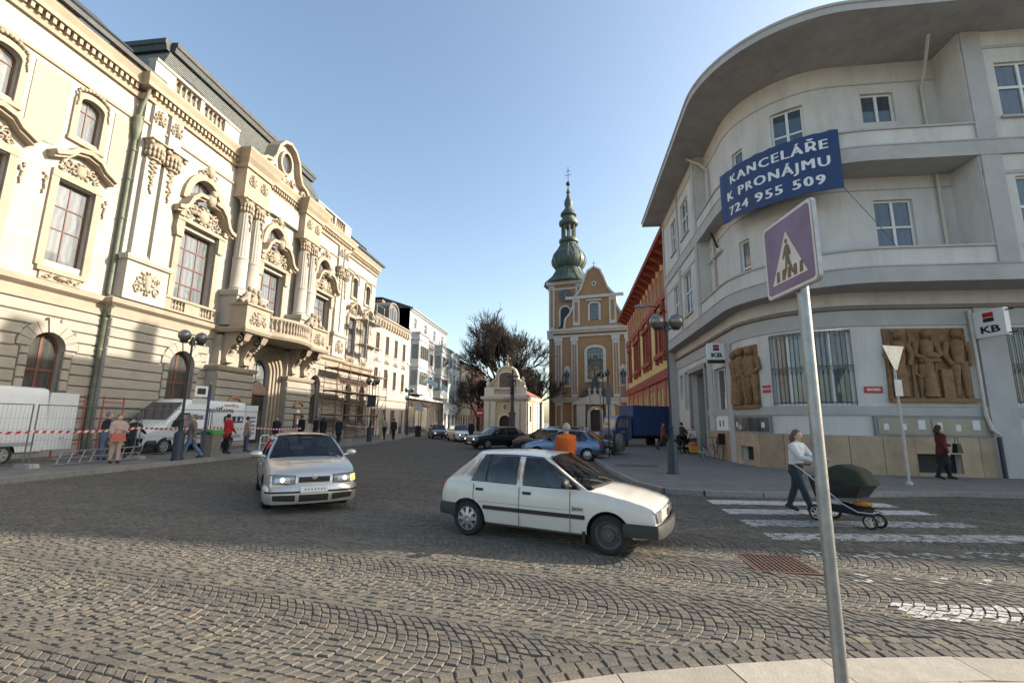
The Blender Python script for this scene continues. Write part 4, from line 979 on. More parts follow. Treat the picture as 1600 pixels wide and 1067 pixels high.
for a,b in ((4.0,4.95),(5.05,6.0)):
    d=B(MB().box(a,b,.8,.89,.14,3.0)).obj('door',M('office_door_%d'%int(a),(.1,.09,.08),.4),kb); B(MB().quad((a+.15,.79,.9),(b-.15,.79,.9),(b-.15,.79,2.8),(a+.15,.79,2.8))).obj('pane',m_panedk,d)
B(MB().quad((4.0,.85,3.2),(6.0,.85,3.2),(6.0,.85,4.6),(4.0,.85,4.6))).obj('transom_pane',m_panedk,kb)
B(seg(10.3,10.95,-.12,.02,0,5.5)).obj('pilaster_strip',m_kbg,kb); B(seg(7.0,7.9,-.05,.02,0,5.5)).obj('pilaster_strip',m_kbg,kb); B(seg(20.4,21.3,-.12,.02,0,6.1)).obj('pilaster_strip',m_kbg,kb)
B(MB().box(8.3,9.95,-.06,.02,1.5,2.2)).obj('meter_box',m_white,kb)
for x in (8.9,9.4): B(MB().tube([(x,-.1,1.7),(x,-.1,2.0)],.02,5)).obj('box_handle',m_metal,kb)
# notice boards with papers
for a,b,nm in ((16.66,20.3,6),(10.95,13.35,2)):
    nb=B(seg(a,b,-.1,.02,1.46,2.17)).obj('notice_board',M('board_frame_%d'%int(a),(.2,.21,.21),.5),kb)
    bk=M('cork_%d'%int(a),(.33,.29,.22),.8) if nm>2 else m_panedk
    for k in range(2):
        p=a+.1+(b-a-.2)*k/2+(.04 if k else 0);q=a+.1+(b-a-.2)*(k+1)/2-(.0 if k else .04); B(seg(p,q,-.115,-.1,1.54,2.09)).obj('board_panel',bk,nb)
    rr=random.Random(4)
    for k in range(nm):
        x=a+.35+(b-a-.6)*k/max(1,nm-1)*.95; w_=rr.uniform(.14,.24); h=rr.uniform(.2,.36); z=rr.uniform(1.66,1.74); B(MB().box(x-w_/2,x+w_/2,-.122,-.116,z,z+h)).obj('paper',M('paper_%d_%d'%(int(a),k),(.6,.62,.6),.7,.1,20),nb)
# downpipes
def kpipe(pts,mt,fn=bG): B(MB().tube(pts,.06,8),fn).obj('downpipe',mt,kb,50)
m_pip=M('cream_pipe',(.5,.46,.4),.6,.15,3)
kpipe([(19.3,-1.5,16.4),(19.75,-.5,15.6),(19.85,-.12,15.2),(19.85,-.12,12.4)],m_pip); kpipe([(19.9,-.12,11.4),(19.9,-.12,7.5)],m_pip); kpipe([(20.22,-.14,6.0),(20.22,-.14,2.3),(20.3,-.2,1.75),(20.5,-.25,1.55)],m_pip); kpipe([(20.5,-.18,1.5),(20.5,-.18,.1)],m_metal)
kpipe([(8.6,-.9,16.4),(9.2,-.4,15.7),(9.4,-.1,15.2),(9.4,-.1,12.5)],m_pip); kpipe([(9.6,-.1,11.3),(9.6,-.1,7.6)],m_pip); kpipe([(8.75,-.12,10.2),(10.8,-.12,10.2)],m_pip)
kpipe([(9.9,-.25,11.4),(10.3,-.12,10.5)],m_black)
# sandstone reliefs: figures grown out of a slab
m_rel=M('brown_sandstone',(.24,.14,.07),.9,.3,5,.8,28,dirt=.4,dcol=(.12,.07,.04))
def figure(b,x,z,h,y=0,turn=0,arm=0,skirt=False):
    k=h
    b.ell((x,y-.1*k/2,z+.93*k),(.06*k,.075*k,.075*k),10,8); b.tube([(x,y-.05,z+.84*k),(x,y-.05,z+.88*k)],.035*k,8)
    b.tube([(x,y-.04,z+.84*k),(x,y-.06,z+.78*k),(x,y-.05,z+.66*k),(x,y-.04,z+.54*k),(x,y-.04,z+.5*k)],[.08*k,.125*k,.105*k,.1*k,.1*k],12,flat=.7)
    if skirt: b.tube([(x,y-.04,z+.55*k),(x,y-.04,z+.3*k),(x,y-.03,z+.02*k)],[.1*k,.12*k,.14*k],12,flat=.6)
    for s in (-1,1):
        if not skirt: b.tube([(x+s*.05*k,y-.03,z+.52*k),(x+s*.065*k,y-.06,z+.28*k),(x+s*.07*k,y-.03,z+.04*k),(x+s*.08*k,y-.11,z+.02*k)],[.07*k,.05*k,.035*k,.035*k],8)
        e=(x+s*.17*k,y-.06,z+.63*k); hnd=(x+s*(.15-.12*arm)*k,y-.14,z+(.48+.1*arm)*k)
        b.tube([(x+s*.12*k,y-.04,z+.81*k),e,hnd],[.05*k,.042*k,.03*k],8); b.ell(hnd,(.035*k,.03*k,.045*k),6,4)
def relief(s0,s1,z0,z1,figs,lab,seed,extra=None):
    t=B(seg(s0,s1,-.03,.18,z0,z1)).shift(BX,BY,0).obj('sandstone_relief',m_rel); tag(t,lab,'relief','sandstone reliefs on the bank')
    for (fx,h,arm,sk,nm) in figs:
        b=MB(); figure(b,s0+fx*(s1-s0),z0+.12,h,-.03,0,arm,sk)
        B(b).shift(BX,BY,0).obj('relief_figure',m_rel,t,70)
    if extra:
        b=MB(); extra(b); B(b).shift(BX,BY,0).obj('relief_detail',m_rel,t,60)
    B(seg(s0-.02,s1+.02,-.22,.0,z0-.02,z0+.12)).shift(BX,BY,0).obj('relief_ledge',m_rel,t)
    return t
def ex1(b):
    b.box(19.0-.0,19.35,-.2,0,2.75,3.85); b.tube([(18.6,-.2,2.8),(18.75,-.22,3.9)],.03,6)
    for x in (17.35,17.6,18.15,18.9,19.9): b.tube([(x,-.05,2.8),(x+.02,-.06,4.0),(x,-.05,5.3)],[.09,.05,.03],6)
    b.ell((18.7,-.25,4.35),(.22,.14,.14),8,5); b.box(18.45,18.98,-.28,-.1,4.12,4.22)
relief(17.3,20.05,2.7,5.38,[(.16,2.45,.3,True,'a'),(.5,2.5,.9,True,'b'),(.86,2.5,.2,False,'c'),(.42,1.45,.4,False,'d')],'wide brown sandstone relief of three adults and a child right of the barred windows',1,ex1)
def ex2(b): b.tube([(12.5,-.2,2.7),(12.35,-.22,4.4)],.04,6); b.box(11.3,11.6,-.2,0,2.6,3.2); b.tube([(11.9,-.2,2.65),(11.95,-.2,3.9)],.035,6)
relief(11.12,12.92,2.5,5.16,[(.2,2.4,.5,True,'a'),(.5,2.5,.8,False,'b'),(.82,2.45,.7,False,'c')],'narrow brown sandstone relief left of the barred windows on the curved corner',2,ex2)
# banner
m_ban=M('blue_banner',(.02,.045,.13),.5,.12,2,.1,6)
ban=MB(); S0,S1=12.65,17.4; nS,nZ=40,8
vs=[];fs=[]
def wav(s,f): return -.13-.03*math.sin(s*3.1+f*2)*f-.02*math.sin(s*7+f)
for j in range(nZ+1):
    for i in range(nS+1):
        s=S0+(S1-S0)*i/nS; f=1-j/nZ; zt=12.98-.1*(s-S0)/(S1-S0)-.04*math.sin(PI*((s-S0)*2%1)); zb=10.62-.15*(s-S0)/(S1-S0)
        vs.append((s,wav(s,f),zb+(zt-zb)*j/nZ))
for j in range(nZ):
    for i in range(nS): a=j*(nS+1)+i; fs.append((a,a+1,a+nS+2,a+nS+1))
ban.add(vs,fs); ban.add([(a,b+.012,c) for a,b,c in vs],[f[::-1] for f in fs])
bo=B(ban,bU).shift(BX,BY,0).obj('banner',m_ban,None,60); tag(bo,'dark blue banner with white office rental lettering hung on the curved balcony','banner')
for txt,z,dx,sz in (('KANCELÁŘE',12.42,.15,.66),('K PRONÁJMU',11.72,0.05,.68),('724 955 509',11.02,-.02,.66)):
    tm0=text_mb(txt,sz*.82,.0,.003,1.2); tm=MB()
    for q,dx_ in enumerate((-.022,-.011,0,.011,.022)): tm.add([(a+dx_,b-.0007*q,c*1.02) for a,b,c in tm0.v],tm0.f); w_=max(p[0] for p in tm.v)-min(p[0] for p in tm.v); k=(4.0 if 'K P' in txt else 3.75)/w_
    c=(S0+S1)/2+dx
    for i,p in enumerate(tm.v):
        s=c+p[0]*k; f=1-(z+p[2]-10.5)/2.4; tm.v[i]=(s,wav(s,f)-.012+p[1],z+p[2]-.1*(s-S0)/(S1-S0))
    B(tm,bU).shift(BX,BY,0).obj('lettering',m_white,bo)
B(MB().tube([(17.4,-.05,10.5),(18.2,.0,9.2),(18.9,.1,8.15)],.012,4),bU).shift(BX,BY,0).obj('tie_rope',C((.05,.14,.1)),bo)
# street name plate and small plate
sp=B(MB().box(16.5,17.1,-.03,.01,3.0,3.24)).shift(BX,BY,0).obj('street_name_plate',C((.45,.03,.03),.5)); tag(sp,'red street name plate with white letters left of the wide relief','sign')
tm=text_mb('BRATRSKÁ',.13,.004); tm.v=[(16.8+p[0]*.72,-.034+p[1],3.12+p[2]) for p in tm.v]; B(tm).shift(BX,BY,0).obj('lettering',m_white,sp)
sp=B(MB().box(13.05,13.4,-.03,.01,3.1,3.22).box(13.05,13.4,-.03,.01,3.3,3.4)).shift(BX,BY,0).obj('wall_plate',C((.45,.04,.04),.5)); tag(sp,'pair of small red wall plates between narrow relief and barred windows','sign')
# bank signs
def bank_sign(loc,rotz,w_,h,lab,bar):
    t=thing('bank_sign',lab,'sign',loc,rotz,'projecting bank signs')
    MB().box(-w_/2,w_/2,-.1,.1,0,h).obj('panel',M('sign_white_%d'%int(h*100),(.7,.7,.69),.4,.04),t)
    e=MB().box(-w_*.17,w_*.17,-.108,-.101,h*.72,h*.9).obj('emblem',C((.4,.01,.02),.4),t); MB().box(-w_*.17,w_*.17,-.109,-.1015,h*.55,h*.715).obj('emblem_base',m_black,e); MB().box(-w_*.17,w_*.17,-.112,-.1095,h*.705,h*.725).obj('emblem_line',m_white,e)
    tm=text_mb('KB',h*.42,.012); k=w_*.62/(max(p[0] for p in tm.v)-min(p[0] for p in tm.v)); tm.v=[(p[0]*k,-.106+p[1],h*.26+p[2]*.85) for p in tm.v]; tm.obj('lettering',m_black,t)
    if bar: MB().box(-w_/2+.02,w_/2-.02,-.09,.09,-.16,-.02).obj('sign_bar',m_black,t)
    MB().tube([(w_/2,0,h*.9),(w_/2+.25,0,h*.9)],.025,6).tube([(w_/2,0,.06),(w_/2+.25,0,.06)],.025,6).obj('bracket',m_metal,t)
bank_sign((7.0,22.8,4.85),0,.8,.8,'white bank sign with red and black square above a black bar on the street wing',True)
bank_sign((14.72,17.62,4.95),-PI/2+rad(15),.95,.95,'white bank sign without black bar on the grey pilaster at the right',False)
# neighbours that carry on along the side street, outside the picture
for a,b,yf,zt,l in ((23.6,34.5,15.6,17.6,'plain grey street house beyond the bank outside the view'),(34.6,60,16.4,17.3,'long plain street house further along the side street')):
    t=thing('side_street_house',l,'building',(a,yf,0)); MB().box(0,b-a,.8,12,0,zt-.2).obj('wall',m_kbg,t); MB().box(-.02,b-a+.02,0,12,zt-.2,zt).obj('roof',m_roofdk,t)
# ---------------------------------------------------------------- yellow house with red trim
m_yel=M('yellow_render',(.62,.48,.2),.9,.1,.8,.1,20,dirt=.2,dcol=(.45,.33,.15)); m_red=M('red_trim',(.3,.07,.045),.8,.12,1.5,.1,20); m_salm=M('salmon_render',(.42,.15,.1),.85,.12,1.5)
yh=thing('yellow_house','yellow house with red window trim and bracketed red eave beyond the bank','building',(8.2,65.5,0),-PI/2); WY=32.4
nb=[2.2+4.05*i for i in range(8)]
ops=[]
for i in range(16): x=1.2+2.0*i; ops.append((x-.55,x+.55,13.1,15.3))
for i,x in enumerate(nb): ops.append((x-.6,x+.6,.6,4.8)); 
mid=[(3.0,1,1.5)]+[(9.5+7.2*i,3,3.6) for i in range(3)]
for c,n_,w_ in mid: ops.append((c-w_/2,c+w_/2,8.0,11.2))
MB().wall(0,WY,0,16.3,ops,0,.2,dx=None).quad((0,12,0),(0,0,0),(0,0,16.3),(0,12,16.3)).obj('wall',m_yel,yh)
for i in range(16):
    x=1.2+2.0*i; window(yh,x,13.1,1.1,2.2,2,2,.12,.07,m_trim,m_kbp,rowz=[14.4])
    MB().box(x+.58,x+1.42,-.06,.02,12.9,15.6).obj('pilaster_strip',m_salm,yh)
for c,n_,w_ in mid:
    for k in range(n_): xx=c-w_/2+w_*(k+.5)/n_; window(yh,xx,8.0,w_/n_-.06,3.2,2,2,.14,.08,m_red,m_panedk,rowz=[10.2])
    b=MB().box(c-w_/2-.35,c-w_/2,-.2,.02,7.7,11.3).box(c+w_/2,c+w_/2+.35,-.2,.02,7.7,11.3).box(c-w_/2-.5,c+w_/2+.5,-.35,.02,11.3,11.65).box(c-w_/2-.5,c+w_/2+.5,-.35,.02,7.55,7.95)
    for k in range(n_-1): b.box(c-w_/2+w_*(k+1)/n_-.12,c-w_/2+w_*(k+1)/n_+.12,-.12,.02,7.95,11.3)
    for k in range(3): xx=c-w_/2+w_*k/2; b.cham(xx-.18,xx+.18,-.3,.02,7.1,7.55,.08)
    for k in (-1,1): b.ell((c+k*(w_/2+.1),-.2,12.0),(.3,.2,.3),8,5)
    b.obj('window_surround',m_red,yh)
MB().box(0,WY,-.25,.02,12.3,12.85).obj('sill_band',m_red,yh); MB().box(0,WY,-.3,.02,5.5,6.3).obj('string_course',m_red,yh)
MB().box(0,WY,-.06,.02,4.85,5.5).obj('shop_fascia',m_salm,yh)
for i in range(9):
    x=.2+4.05*i-.1; MB().box(max(0,x),x+1.0,-.14,.02,.0,5.5).obj('shop_pier',m_salm,yh)
    if i<8: window(yh,nb[i],.6,1.2,4.2,2,2,.12,.1,m_trim,m_panedk,rowz=[3.6])
MB().add([(-.6,-1.3,16.1),(WY,-1.3,16.1),(WY,0,16.3),(-.6,0,16.3),(-.6,-1.35,16.4),(WY,-1.35,16.4),(WY,.1,16.45),(-.6,.1,16.45)],[(0,3,2,1),(0,1,5,4),(0,4,7,3),(1,2,6,5)]).obj('eave',m_red,yh)
for i in range(17): x=.4+1.98*i; MB().prism([(0,15.5),(-.35,15.55),(-1.1,16.0),(-1.1,16.12),(0,16.28)],x-.16,x+.16,'x').obj('eave_bracket',m_red,yh)
MB().add([(-.6,-1.35,16.42),(WY,-1.35,16.42),(WY,5,19.0),(-.6,5,19.0),(WY,11,19.1),(-.6,11,19.1)],[(0,1,2,3),(3,2,4,5)]).obj('roof',M('red_tile_roof',(.2,.07,.045),.8,.3,4,.4,14),yh)
# ---------------------------------------------------------------- church
m_chy=M('ochre_church_render',(.28,.165,.085),.9,.12,.4,.1,20,dirt=.25,dcol=(.28,.17,.09)); m_chw=M('church_white_trim',(.44,.41,.38),.85,.1,.8); m_verd=M('verdigris_copper',(.062,.086,.07),.55,.4,.5,.1,10,dirt=.75,dcol=(.05,.045,.035),streak=True); m_chr=M('church_roof',(.09,.085,.075),.7,.3,1.5)
ch=thing('church','ochre baroque church with white pilasters and green onion spire','church',(-2.9,91,0),rad(-14))
W=15.4; cxx=8.1
MB().wall(0,W,0,20,[(cxx-1.55,cxx+1.55,10.3,16.2,.6),(cxx-1.1,cxx+1.1,0,4.4,1.1)],0,.5).quad((W,0,0),(W,30,0),(W,30,20),(W,0,20)).quad((0,30,0),(0,0,0),(0,0,20),(0,30,20)).obj('wall',m_chy,ch)
up=[(2.2,20),(2.2,21),(2.4,22.2),(3.3,23.2),(4.0,24.6),(4.2,26.6),(4.9,27.2),(5.6,28.2),(6.3,30.2),(7.0,31.8),(8.1,32.5)]
up=up+[(2*cxx-x,z) for x,z in up[-2::-1]]
gbl=MB().prism(up,0,.7).obj('gable',m_chy,ch)
MB().ribbon(up,.38,-.25,.75).obj('gable_trim',m_chw,gbl)
MB().ribbon([(cxx+.5*math.cos(2*PI*i/16),29.2+.5*math.sin(2*PI*i/16)) for i in range(16)],.25,-.1,.0,closed=True).obj('oculus_trim',m_chw,gbl); MB().prism([(cxx+.5*math.cos(2*PI*i/16),29.2+.5*math.sin(2*PI*i/16)) for i in range(16)],-.06,-.01).obj('oculus_pane',m_black,gbl)
MB().tube([(cxx,.3,32.5),(cxx,.3,34)],.06,5).tube([(cxx-.35,.3,33.5),(cxx+.35,.3,33.5)],.05,5).obj('cross',m_metal,gbl)
for x in (4.5,11.7): MB().box(x-.7,x+.7,-.2,.02,20.8,26.2).obj('gable_pilaster',m_chw,gbl); MB().box(x-.35,x+.35,-.24,-.201,21.5,25.6).obj('pilaster_panel',m_chy,gbl)
MB().box(2.3,2*cxx-2.3,-.35,.02,26.2,26.8).obj('gable_cornice',m_chw,gbl)
window(gbl,cxx,21.8,1.7,3.2,3,4,-.08,.1,m_metal,m_panedk); MB().ribbon([(cxx-.85,21.6)]+arcpts(cxx-.85,cxx+.85,25.1,.2,6)+[(cxx+.85,21.6)],.4,-.2,.0).box(cxx-1.5,cxx+1.5,-.4,0,25.6,25.9).obj('window_surround',m_chw,gbl)
for x0_,x1_ in ((.1,1.5),(3.4,4.7),(11.5,12.8),(14.7-.8,15.3)):
    xm=(x0_+x1_)/2;hw=(x1_-x0_)/2
    p=MB().box(x0_,x1_,-.3,.02,6.6,17.6).box(x0_-.15,x1_+.15,-.42,.02,17.6,18.5).obj('pilaster',m_chw,ch); MB().box(xm-hw*.62,xm-hw*.12,-.34,-.301,7.2,17.0).box(xm+hw*.12,xm+hw*.62,-.34,-.301,7.2,17.0).obj('pilaster_panel',m_chy,p)
    p=MB().box(x0_,x1_,-.3,.02,0,5.6).obj('base_pilaster',m_chw,ch); MB().box(xm-hw*.6,xm+hw*.6,-.34,-.301,.8,5.0).obj('pilaster_panel',m_chy,p)
for z0,z1,o in ((5.6,6.1,.35),(6.1,6.5,.6),(18.5,18.9,.25),(19.3,19.7,.5),(19.7,20.15,.85)): MB().mould([(0,z0),(o,z0),(o+.1,z1),(0,z1)],[(0,6),(0,0),(W,0),(W,6)]).obj('entablature',m_chw,ch)
MB().box(3.6,2*cxx-3.6,-.1,.02,20.3,20.5).obj('plinth_line',m_chw,ch)
window(ch,cxx,10.3,3.1,5.9,5,7,.2,.1,m_metal,m_panedk,arch=.6,bar=.08); MB().ribbon([(cxx-1.55,10)]+arcpts(cxx-1.55,cxx+1.55,16.2,.6,10)+[(cxx+1.55,10)],.55,-.2,.02).box(cxx-2.1,cxx+2.1,-.22,.02,9.5,10.05).obj('window_surround',m_chw,ch)
for x in (2.5,13.4):   # niche statues
    MB().prism([(x-.7,8.6),(x+.7,8.6)]+[(x+.7*math.cos(PI*i/8),11.9+.9*math.sin(PI*i/8)) for i in range(9)],-.05,.02).obj('niche',m_chw,ch)
    b=MB(); figure(b,x,9.0,2.9,-.3,0,.6,True); b.obj('niche_statue',m_metal,ch,70)
MB().ribbon([(cxx-1.1,0)]+arcpts(cxx-1.1,cxx+1.1,4.4,1.1,10)+[(cxx+1.1,0)],.5,-.6,.02).box(cxx-3.6,cxx-2.0,-.9,.02,0,5.2).box(cxx+2.0,cxx+3.6,-.9,.02,0,5.2).obj('portal_surround',m_chw,ch)
MB().prism([(cxx-4.2,5.2),(cxx+4.2,5.2),(cxx+4.2,5.6),(cxx,7.3),(cxx-4.2,5.6)],-1.1,.0).obj('portal_pediment',m_chw,ch)
MB().box(cxx-1.08,cxx+1.08,.3,.4,0,4.3).obj('portal_door',m_door,ch)
MB().prism([(cxx-2.9,6.6),(cxx-2.3,7.8),(cxx-.9,8.6),(cxx-.5,9.8),(cxx,11.0),(cxx+.5,9.8),(cxx+.9,8.6),(cxx+2.3,7.8),(cxx+2.9,6.6)],-.9,-.3).obj('portal_crown',m_metal,ch)
b=MB()
for k in range(3): figure(b,cxx-1+k,6.9,1.6,-1.0,0,.5,True)
b.obj('portal_sculpture',M('pale_stone_f',(.45,.42,.38),.8),ch,70)
MB().add([(.3,.6,20.2),(W-.3,.6,20.2),(W-.3,30,20.2),(.3,30,20.2),(cxx,.6,30),(cxx,30,30)],[(0,4,5,3),(1,2,5,4),(2,3,5)]).obj('nave_roof',m_chr,ch)
# tower behind the facade, left
tx0,tx1,ty0,ty1=-1.6,5.3,1.2,8.0; tc=((tx0+tx1)/2,(ty0+ty1)/2)
tw=MB().box(tx0,tx1,ty0,ty1,0,30.6).obj('tower',m_chy,ch)
for x in (tx0,tx1-1.2): MB().box(x,x+1.2,ty0-.15,ty0,20.3,30.0).obj('tower_pilaster',m_chw,tw); MB().box(x+.35,x+.85,ty0-.19,ty0-.151,21,29.4).obj('pilaster_panel',m_chy,tw)
for y in (ty0+.01,ty1-1.2): MB().box(tx1,tx1+.15,y,y+1.2,20.3,30.0).obj('tower_pilaster',m_chw,tw)
for z0,z1,o in ((18.5,20.3,.3),(28.8,29.2,.15),(29.9,30.6,.45)): MB().mould([(0,z0),(o,z0),(o+.08,z1),(0,z1)],[(tx0,ty1),(tx0,ty0),(tx1,ty0),(tx1,ty1),(tx0,ty1)]).obj('tower_cornice',m_chw,tw)
ck=MB().lathe([(0,0),(1.35,0),(1.35,.12),(0,.12)],28); ck.map(lambda x,y,z:(tc[0]+.0+x,ty0-.16-z*.8,27.5+y)); m_gold=M('clock_gold',(.4,.3,.12),.4,metal=.6); co=ck.obj('clock_face',M('clock_dark',(.06,.075,.09),.5),tw)
for a,l in ((.5,1.0),(2.2,.7)): MB().tube([(tc[0],ty0-.28,27.5),(tc[0]+l*math.sin(a),ty0-.28,27.5+l*math.cos(a))],.06,4).obj('clock_hand',m_gold,co)
for k in range(12): a=PI*k/6; MB().tube([(tc[0]+1.05*math.sin(a),ty0-.28,27.5+1.05*math.cos(a)),(tc[0]+1.25*math.sin(a),ty0-.28,27.5+1.25*math.cos(a))],.05,4).obj('hour_mark',m_gold,co)
xw=tc[0]; MB().prism([(xw-.95,21.3),(xw+.95,21.3)]+[(xw+.95*math.cos(PI*i/8),24.2+.95*math.sin(PI*i/8)) for i in range(9)],ty0-.03,ty0+.02).obj('tower_louvre',m_black,tw)
MB().ribbon([(xw-.95,21)]+arcpts(xw-.95,xw+.95,25.15,.95,10)+[(xw+.95,21)],.35,ty0-.15,ty0).obj('louvre_surround',m_chw,tw)
zz=lambda v:v
pr=[(5.4,30.6),(5.3,30.9),(3.7,32.4),(2.9,33.8),(2.75,34.3),(3.0,34.5),(3.6,35.3),(3.75,36.2),(3.4,37.4),(2.5,38.6),(1.9,39.7),(1.7,40.2),(2.1,40.4),(2.1,40.9),(1.75,41.1),(1.65,41.3)]
sp=MB().lathe(pr,16,tc,a0=PI/16); sp=sp.obj('onion_dome',m_verd,tw,35)
for k in range(16):
    a=PI/16+2*PI*k/16; MB().tube([(tc[0]+(r_+.03)*math.cos(a),tc[1]+(r_+.03)*math.sin(a),z) for r_,z in pr[:11]],.06,4).obj('dome_rib',m_verd,sp)
for k in range(8):
    a=PI/8+PI*k/4; MB().tube([(tc[0]+1.4*math.cos(a),tc[1]+1.4*math.sin(a),41.2),(tc[0]+1.4*math.cos(a),tc[1]+1.4*math.sin(a),44.3)],.24,6).obj('lantern_post',m_verd,sp)
MB().lathe([(1.9,44.3),(2.15,44.6),(2.1,45.2),(1.5,45.5),(1.3,46.4),(1.8,46.7),(1.7,47.2),(1.1,47.9),(.7,48.6),(.95,49.3),(.9,50),(.5,50.9),(.3,51.8),(.5,52.2),(.3,52.6),(.08,53.6)],12,tc).obj('lantern_spire',m_verd,sp,35)
MB().ell((tc[0],tc[1],54.3),(.52,.52,.52),12,8).tube([(tc[0],tc[1],53),(tc[0],tc[1],58.4)],.07,5).tube([(tc[0]-.5,tc[1],57.4),(tc[0]+.5,tc[1],57.4)],.06,5).tube([(tc[0]-.75,tc[1],56.4),(tc[0]+.75,tc[1],56.4)],.06,5).obj('spire_cross',m_metal,sp)
# ---------------------------------------------------------------- chapel
cp=thing('chapel','small pale yellow chapel with curved gable and balustrade before the bare trees','chapel',(-11.7,62.5,0),rad(-10))
m_cpy=M('pale_yellow_render',(.6,.47,.28),.9,.1,.8,.1,20,dirt=.2,dcol=(.4,.3,.18)); m_cpw=M('chapel_white',(.66,.6,.52),.85,.08,1)
MB().wall(0,6,0,5,[(2.2,3.8,0,2.6,.8)],0,.4).quad((6,0,0),(6,7,0),(6,7,5),(6,0,5)).quad((0,7,0),(0,0,0),(0,0,5),(0,7,5)).obj('wall',m_cpy,cp)
for x in (0,.95,4.35,5.3): MB().box(x,x+.7,-.12,.02,0,4.4).box(x-.06,x+.76,-.18,.02,4.2,4.5).obj('pilaster',m_cpw,cp)
for y in (.4,3.1,6): MB().box(6,6.12,y,y+.7,0,4.4).obj('side_pilaster',m_cpw,cp)
MB().box(6,6.04,1.6,2.5,1.8,3.9).obj('side_window',m_panedk,cp)
MB().mould([(0,4.5),(.15,4.55),(.45,4.85),(.5,5.1),(0,5.2)],[(0,7),(0,0),(1.7,0),(3,-.35),(4.3,0),(6,0),(6,7)]).obj('cornice',m_cpw,cp)
MB().box(2.2,3.8,.3,.4,0,2.6).obj('door',m_door,cp); MB().ribbon([(2.2,0)]+arcpts(2.2,3.8,2.6,.8,10)+[(3.8,0)],.22,-.12,.02).obj('door_surround',m_cpw,cp)
MB().prism([(3+.42*math.cos(2*PI*i/16),3.75+.55*math.sin(2*PI*i/16)) for i in range(16)],-.06,.02).obj('medallion',M('medallion_gold',(.3,.19,.08),.7),cp); MB().ribbon([(3+.42*math.cos(2*PI*i/16),3.75+.55*math.sin(2*PI*i/16)) for i in range(16)],.16,-.1,.0,closed=True).obj('medallion_trim',m_cpw,cp)
pa=MB().box(0,1.4,-.2,.1,5.2,6.4).box(4.6,6,-.2,.1,5.2,6.4).box(1.4,4.6,-.35,.0,5.2,5.4).box(1.4,4.6,-.35,0,6.15,6.35).obj('parapet',m_cpw,cp)
for k in range(12): bb=MB(); baluster(bb,1.55+.263*k,-.18,5.4,.75,.09); bb.obj('baluster',m_cpw,pa,50)
gp=[(.6,5.2),(.65,6.6),(1.0,7.2),(1.5,7.5),(1.6,8.2),(1.9,8.8),(2.4,9.15),(3,9.3)]; gp=gp+[(6-x,z) for x,z in gp[-2::-1]]
gb=MB().prism(gp,.5,.95).obj('gable',m_cpy,cp); MB().ribbon(gp,.2,.35,1.1).obj('gable_trim',m_cpw,gb)
MB().prism([(2.0,6.3),(4.0,6.3)]+[(3+math.cos(PI*i/10),8.0+.45*math.sin(PI*i/10)) for i in range(11)],.4,.52).obj('niche_painting',M('dim_painting',(.12,.09,.06),.6,.5,3),gb)
MB().ribbon([(1.95,6.3)]+arcpts(1.95,4.05,8.5,.5,8)+[(4.05,6.3)],.15,.36,.5).obj('niche_trim',m_cpw,gb)
MB().tube([(3,.7,9.3),(3,.7,11.0)],.09,5).tube([(2.6,.7,10.5),(3.4,.7,10.5)],.09,5).lathe([(.35,9.3),(.2,9.8),(.1,9.9)],8,(3,.7)).obj('cross',m_orn,gb)
for x in (.5,5.5): MB().lathe([(.18,6.4),(.3,6.7),(.34,7.0),(.15,7.25),(.26,7.5),(.0,7.85)],8,(x,-.05)).obj('urn',m_cpw,cp,50)
MB().add([(-.3,-.1,5.2),(6.4,-.1,5.2),(6.4,7.3,5.2),(-.3,7.3,5.2),(3,1,7.0),(3,6,7.0)],[(1,2,5,4),(2,3,5),(3,0,4,5)]).obj('roof',M('chapel_tile',(.24,.09,.06),.8,.3,4),cp)
cr=thing('crucifix_column','dark stone crucifix column standing before the chapel','monument',(-6.9,55,0))
MB().box(-.5,.5,-.5,.5,0,1.1).box(-.34,.34,-.34,.34,1.1,2.65).box(-.42,.42,-.42,.42,2.65,2.85).obj('pedestal',M('dark_pedestal_stone',(.12,.1,.085),.85,.3,4),cr)
MB().lathe([(.32,2.85),(.24,3.1),(.18,4.2),(.26,4.6),(.16,5.0)],8).obj('shaft',M('dark_stone',(.09,.08,.07),.85,.3,4),cr); b=MB().tube([(0,0,5),(0,0,8.0)],.12,6).tube([(-.75,0,7.2),(.75,0,7.2)],.11,6).obj('cross',m_metal,cr)
b=MB(); figure(b,0,4.95,2.3,-.12,0,0); b.obj('figure',m_metal,cr,70)
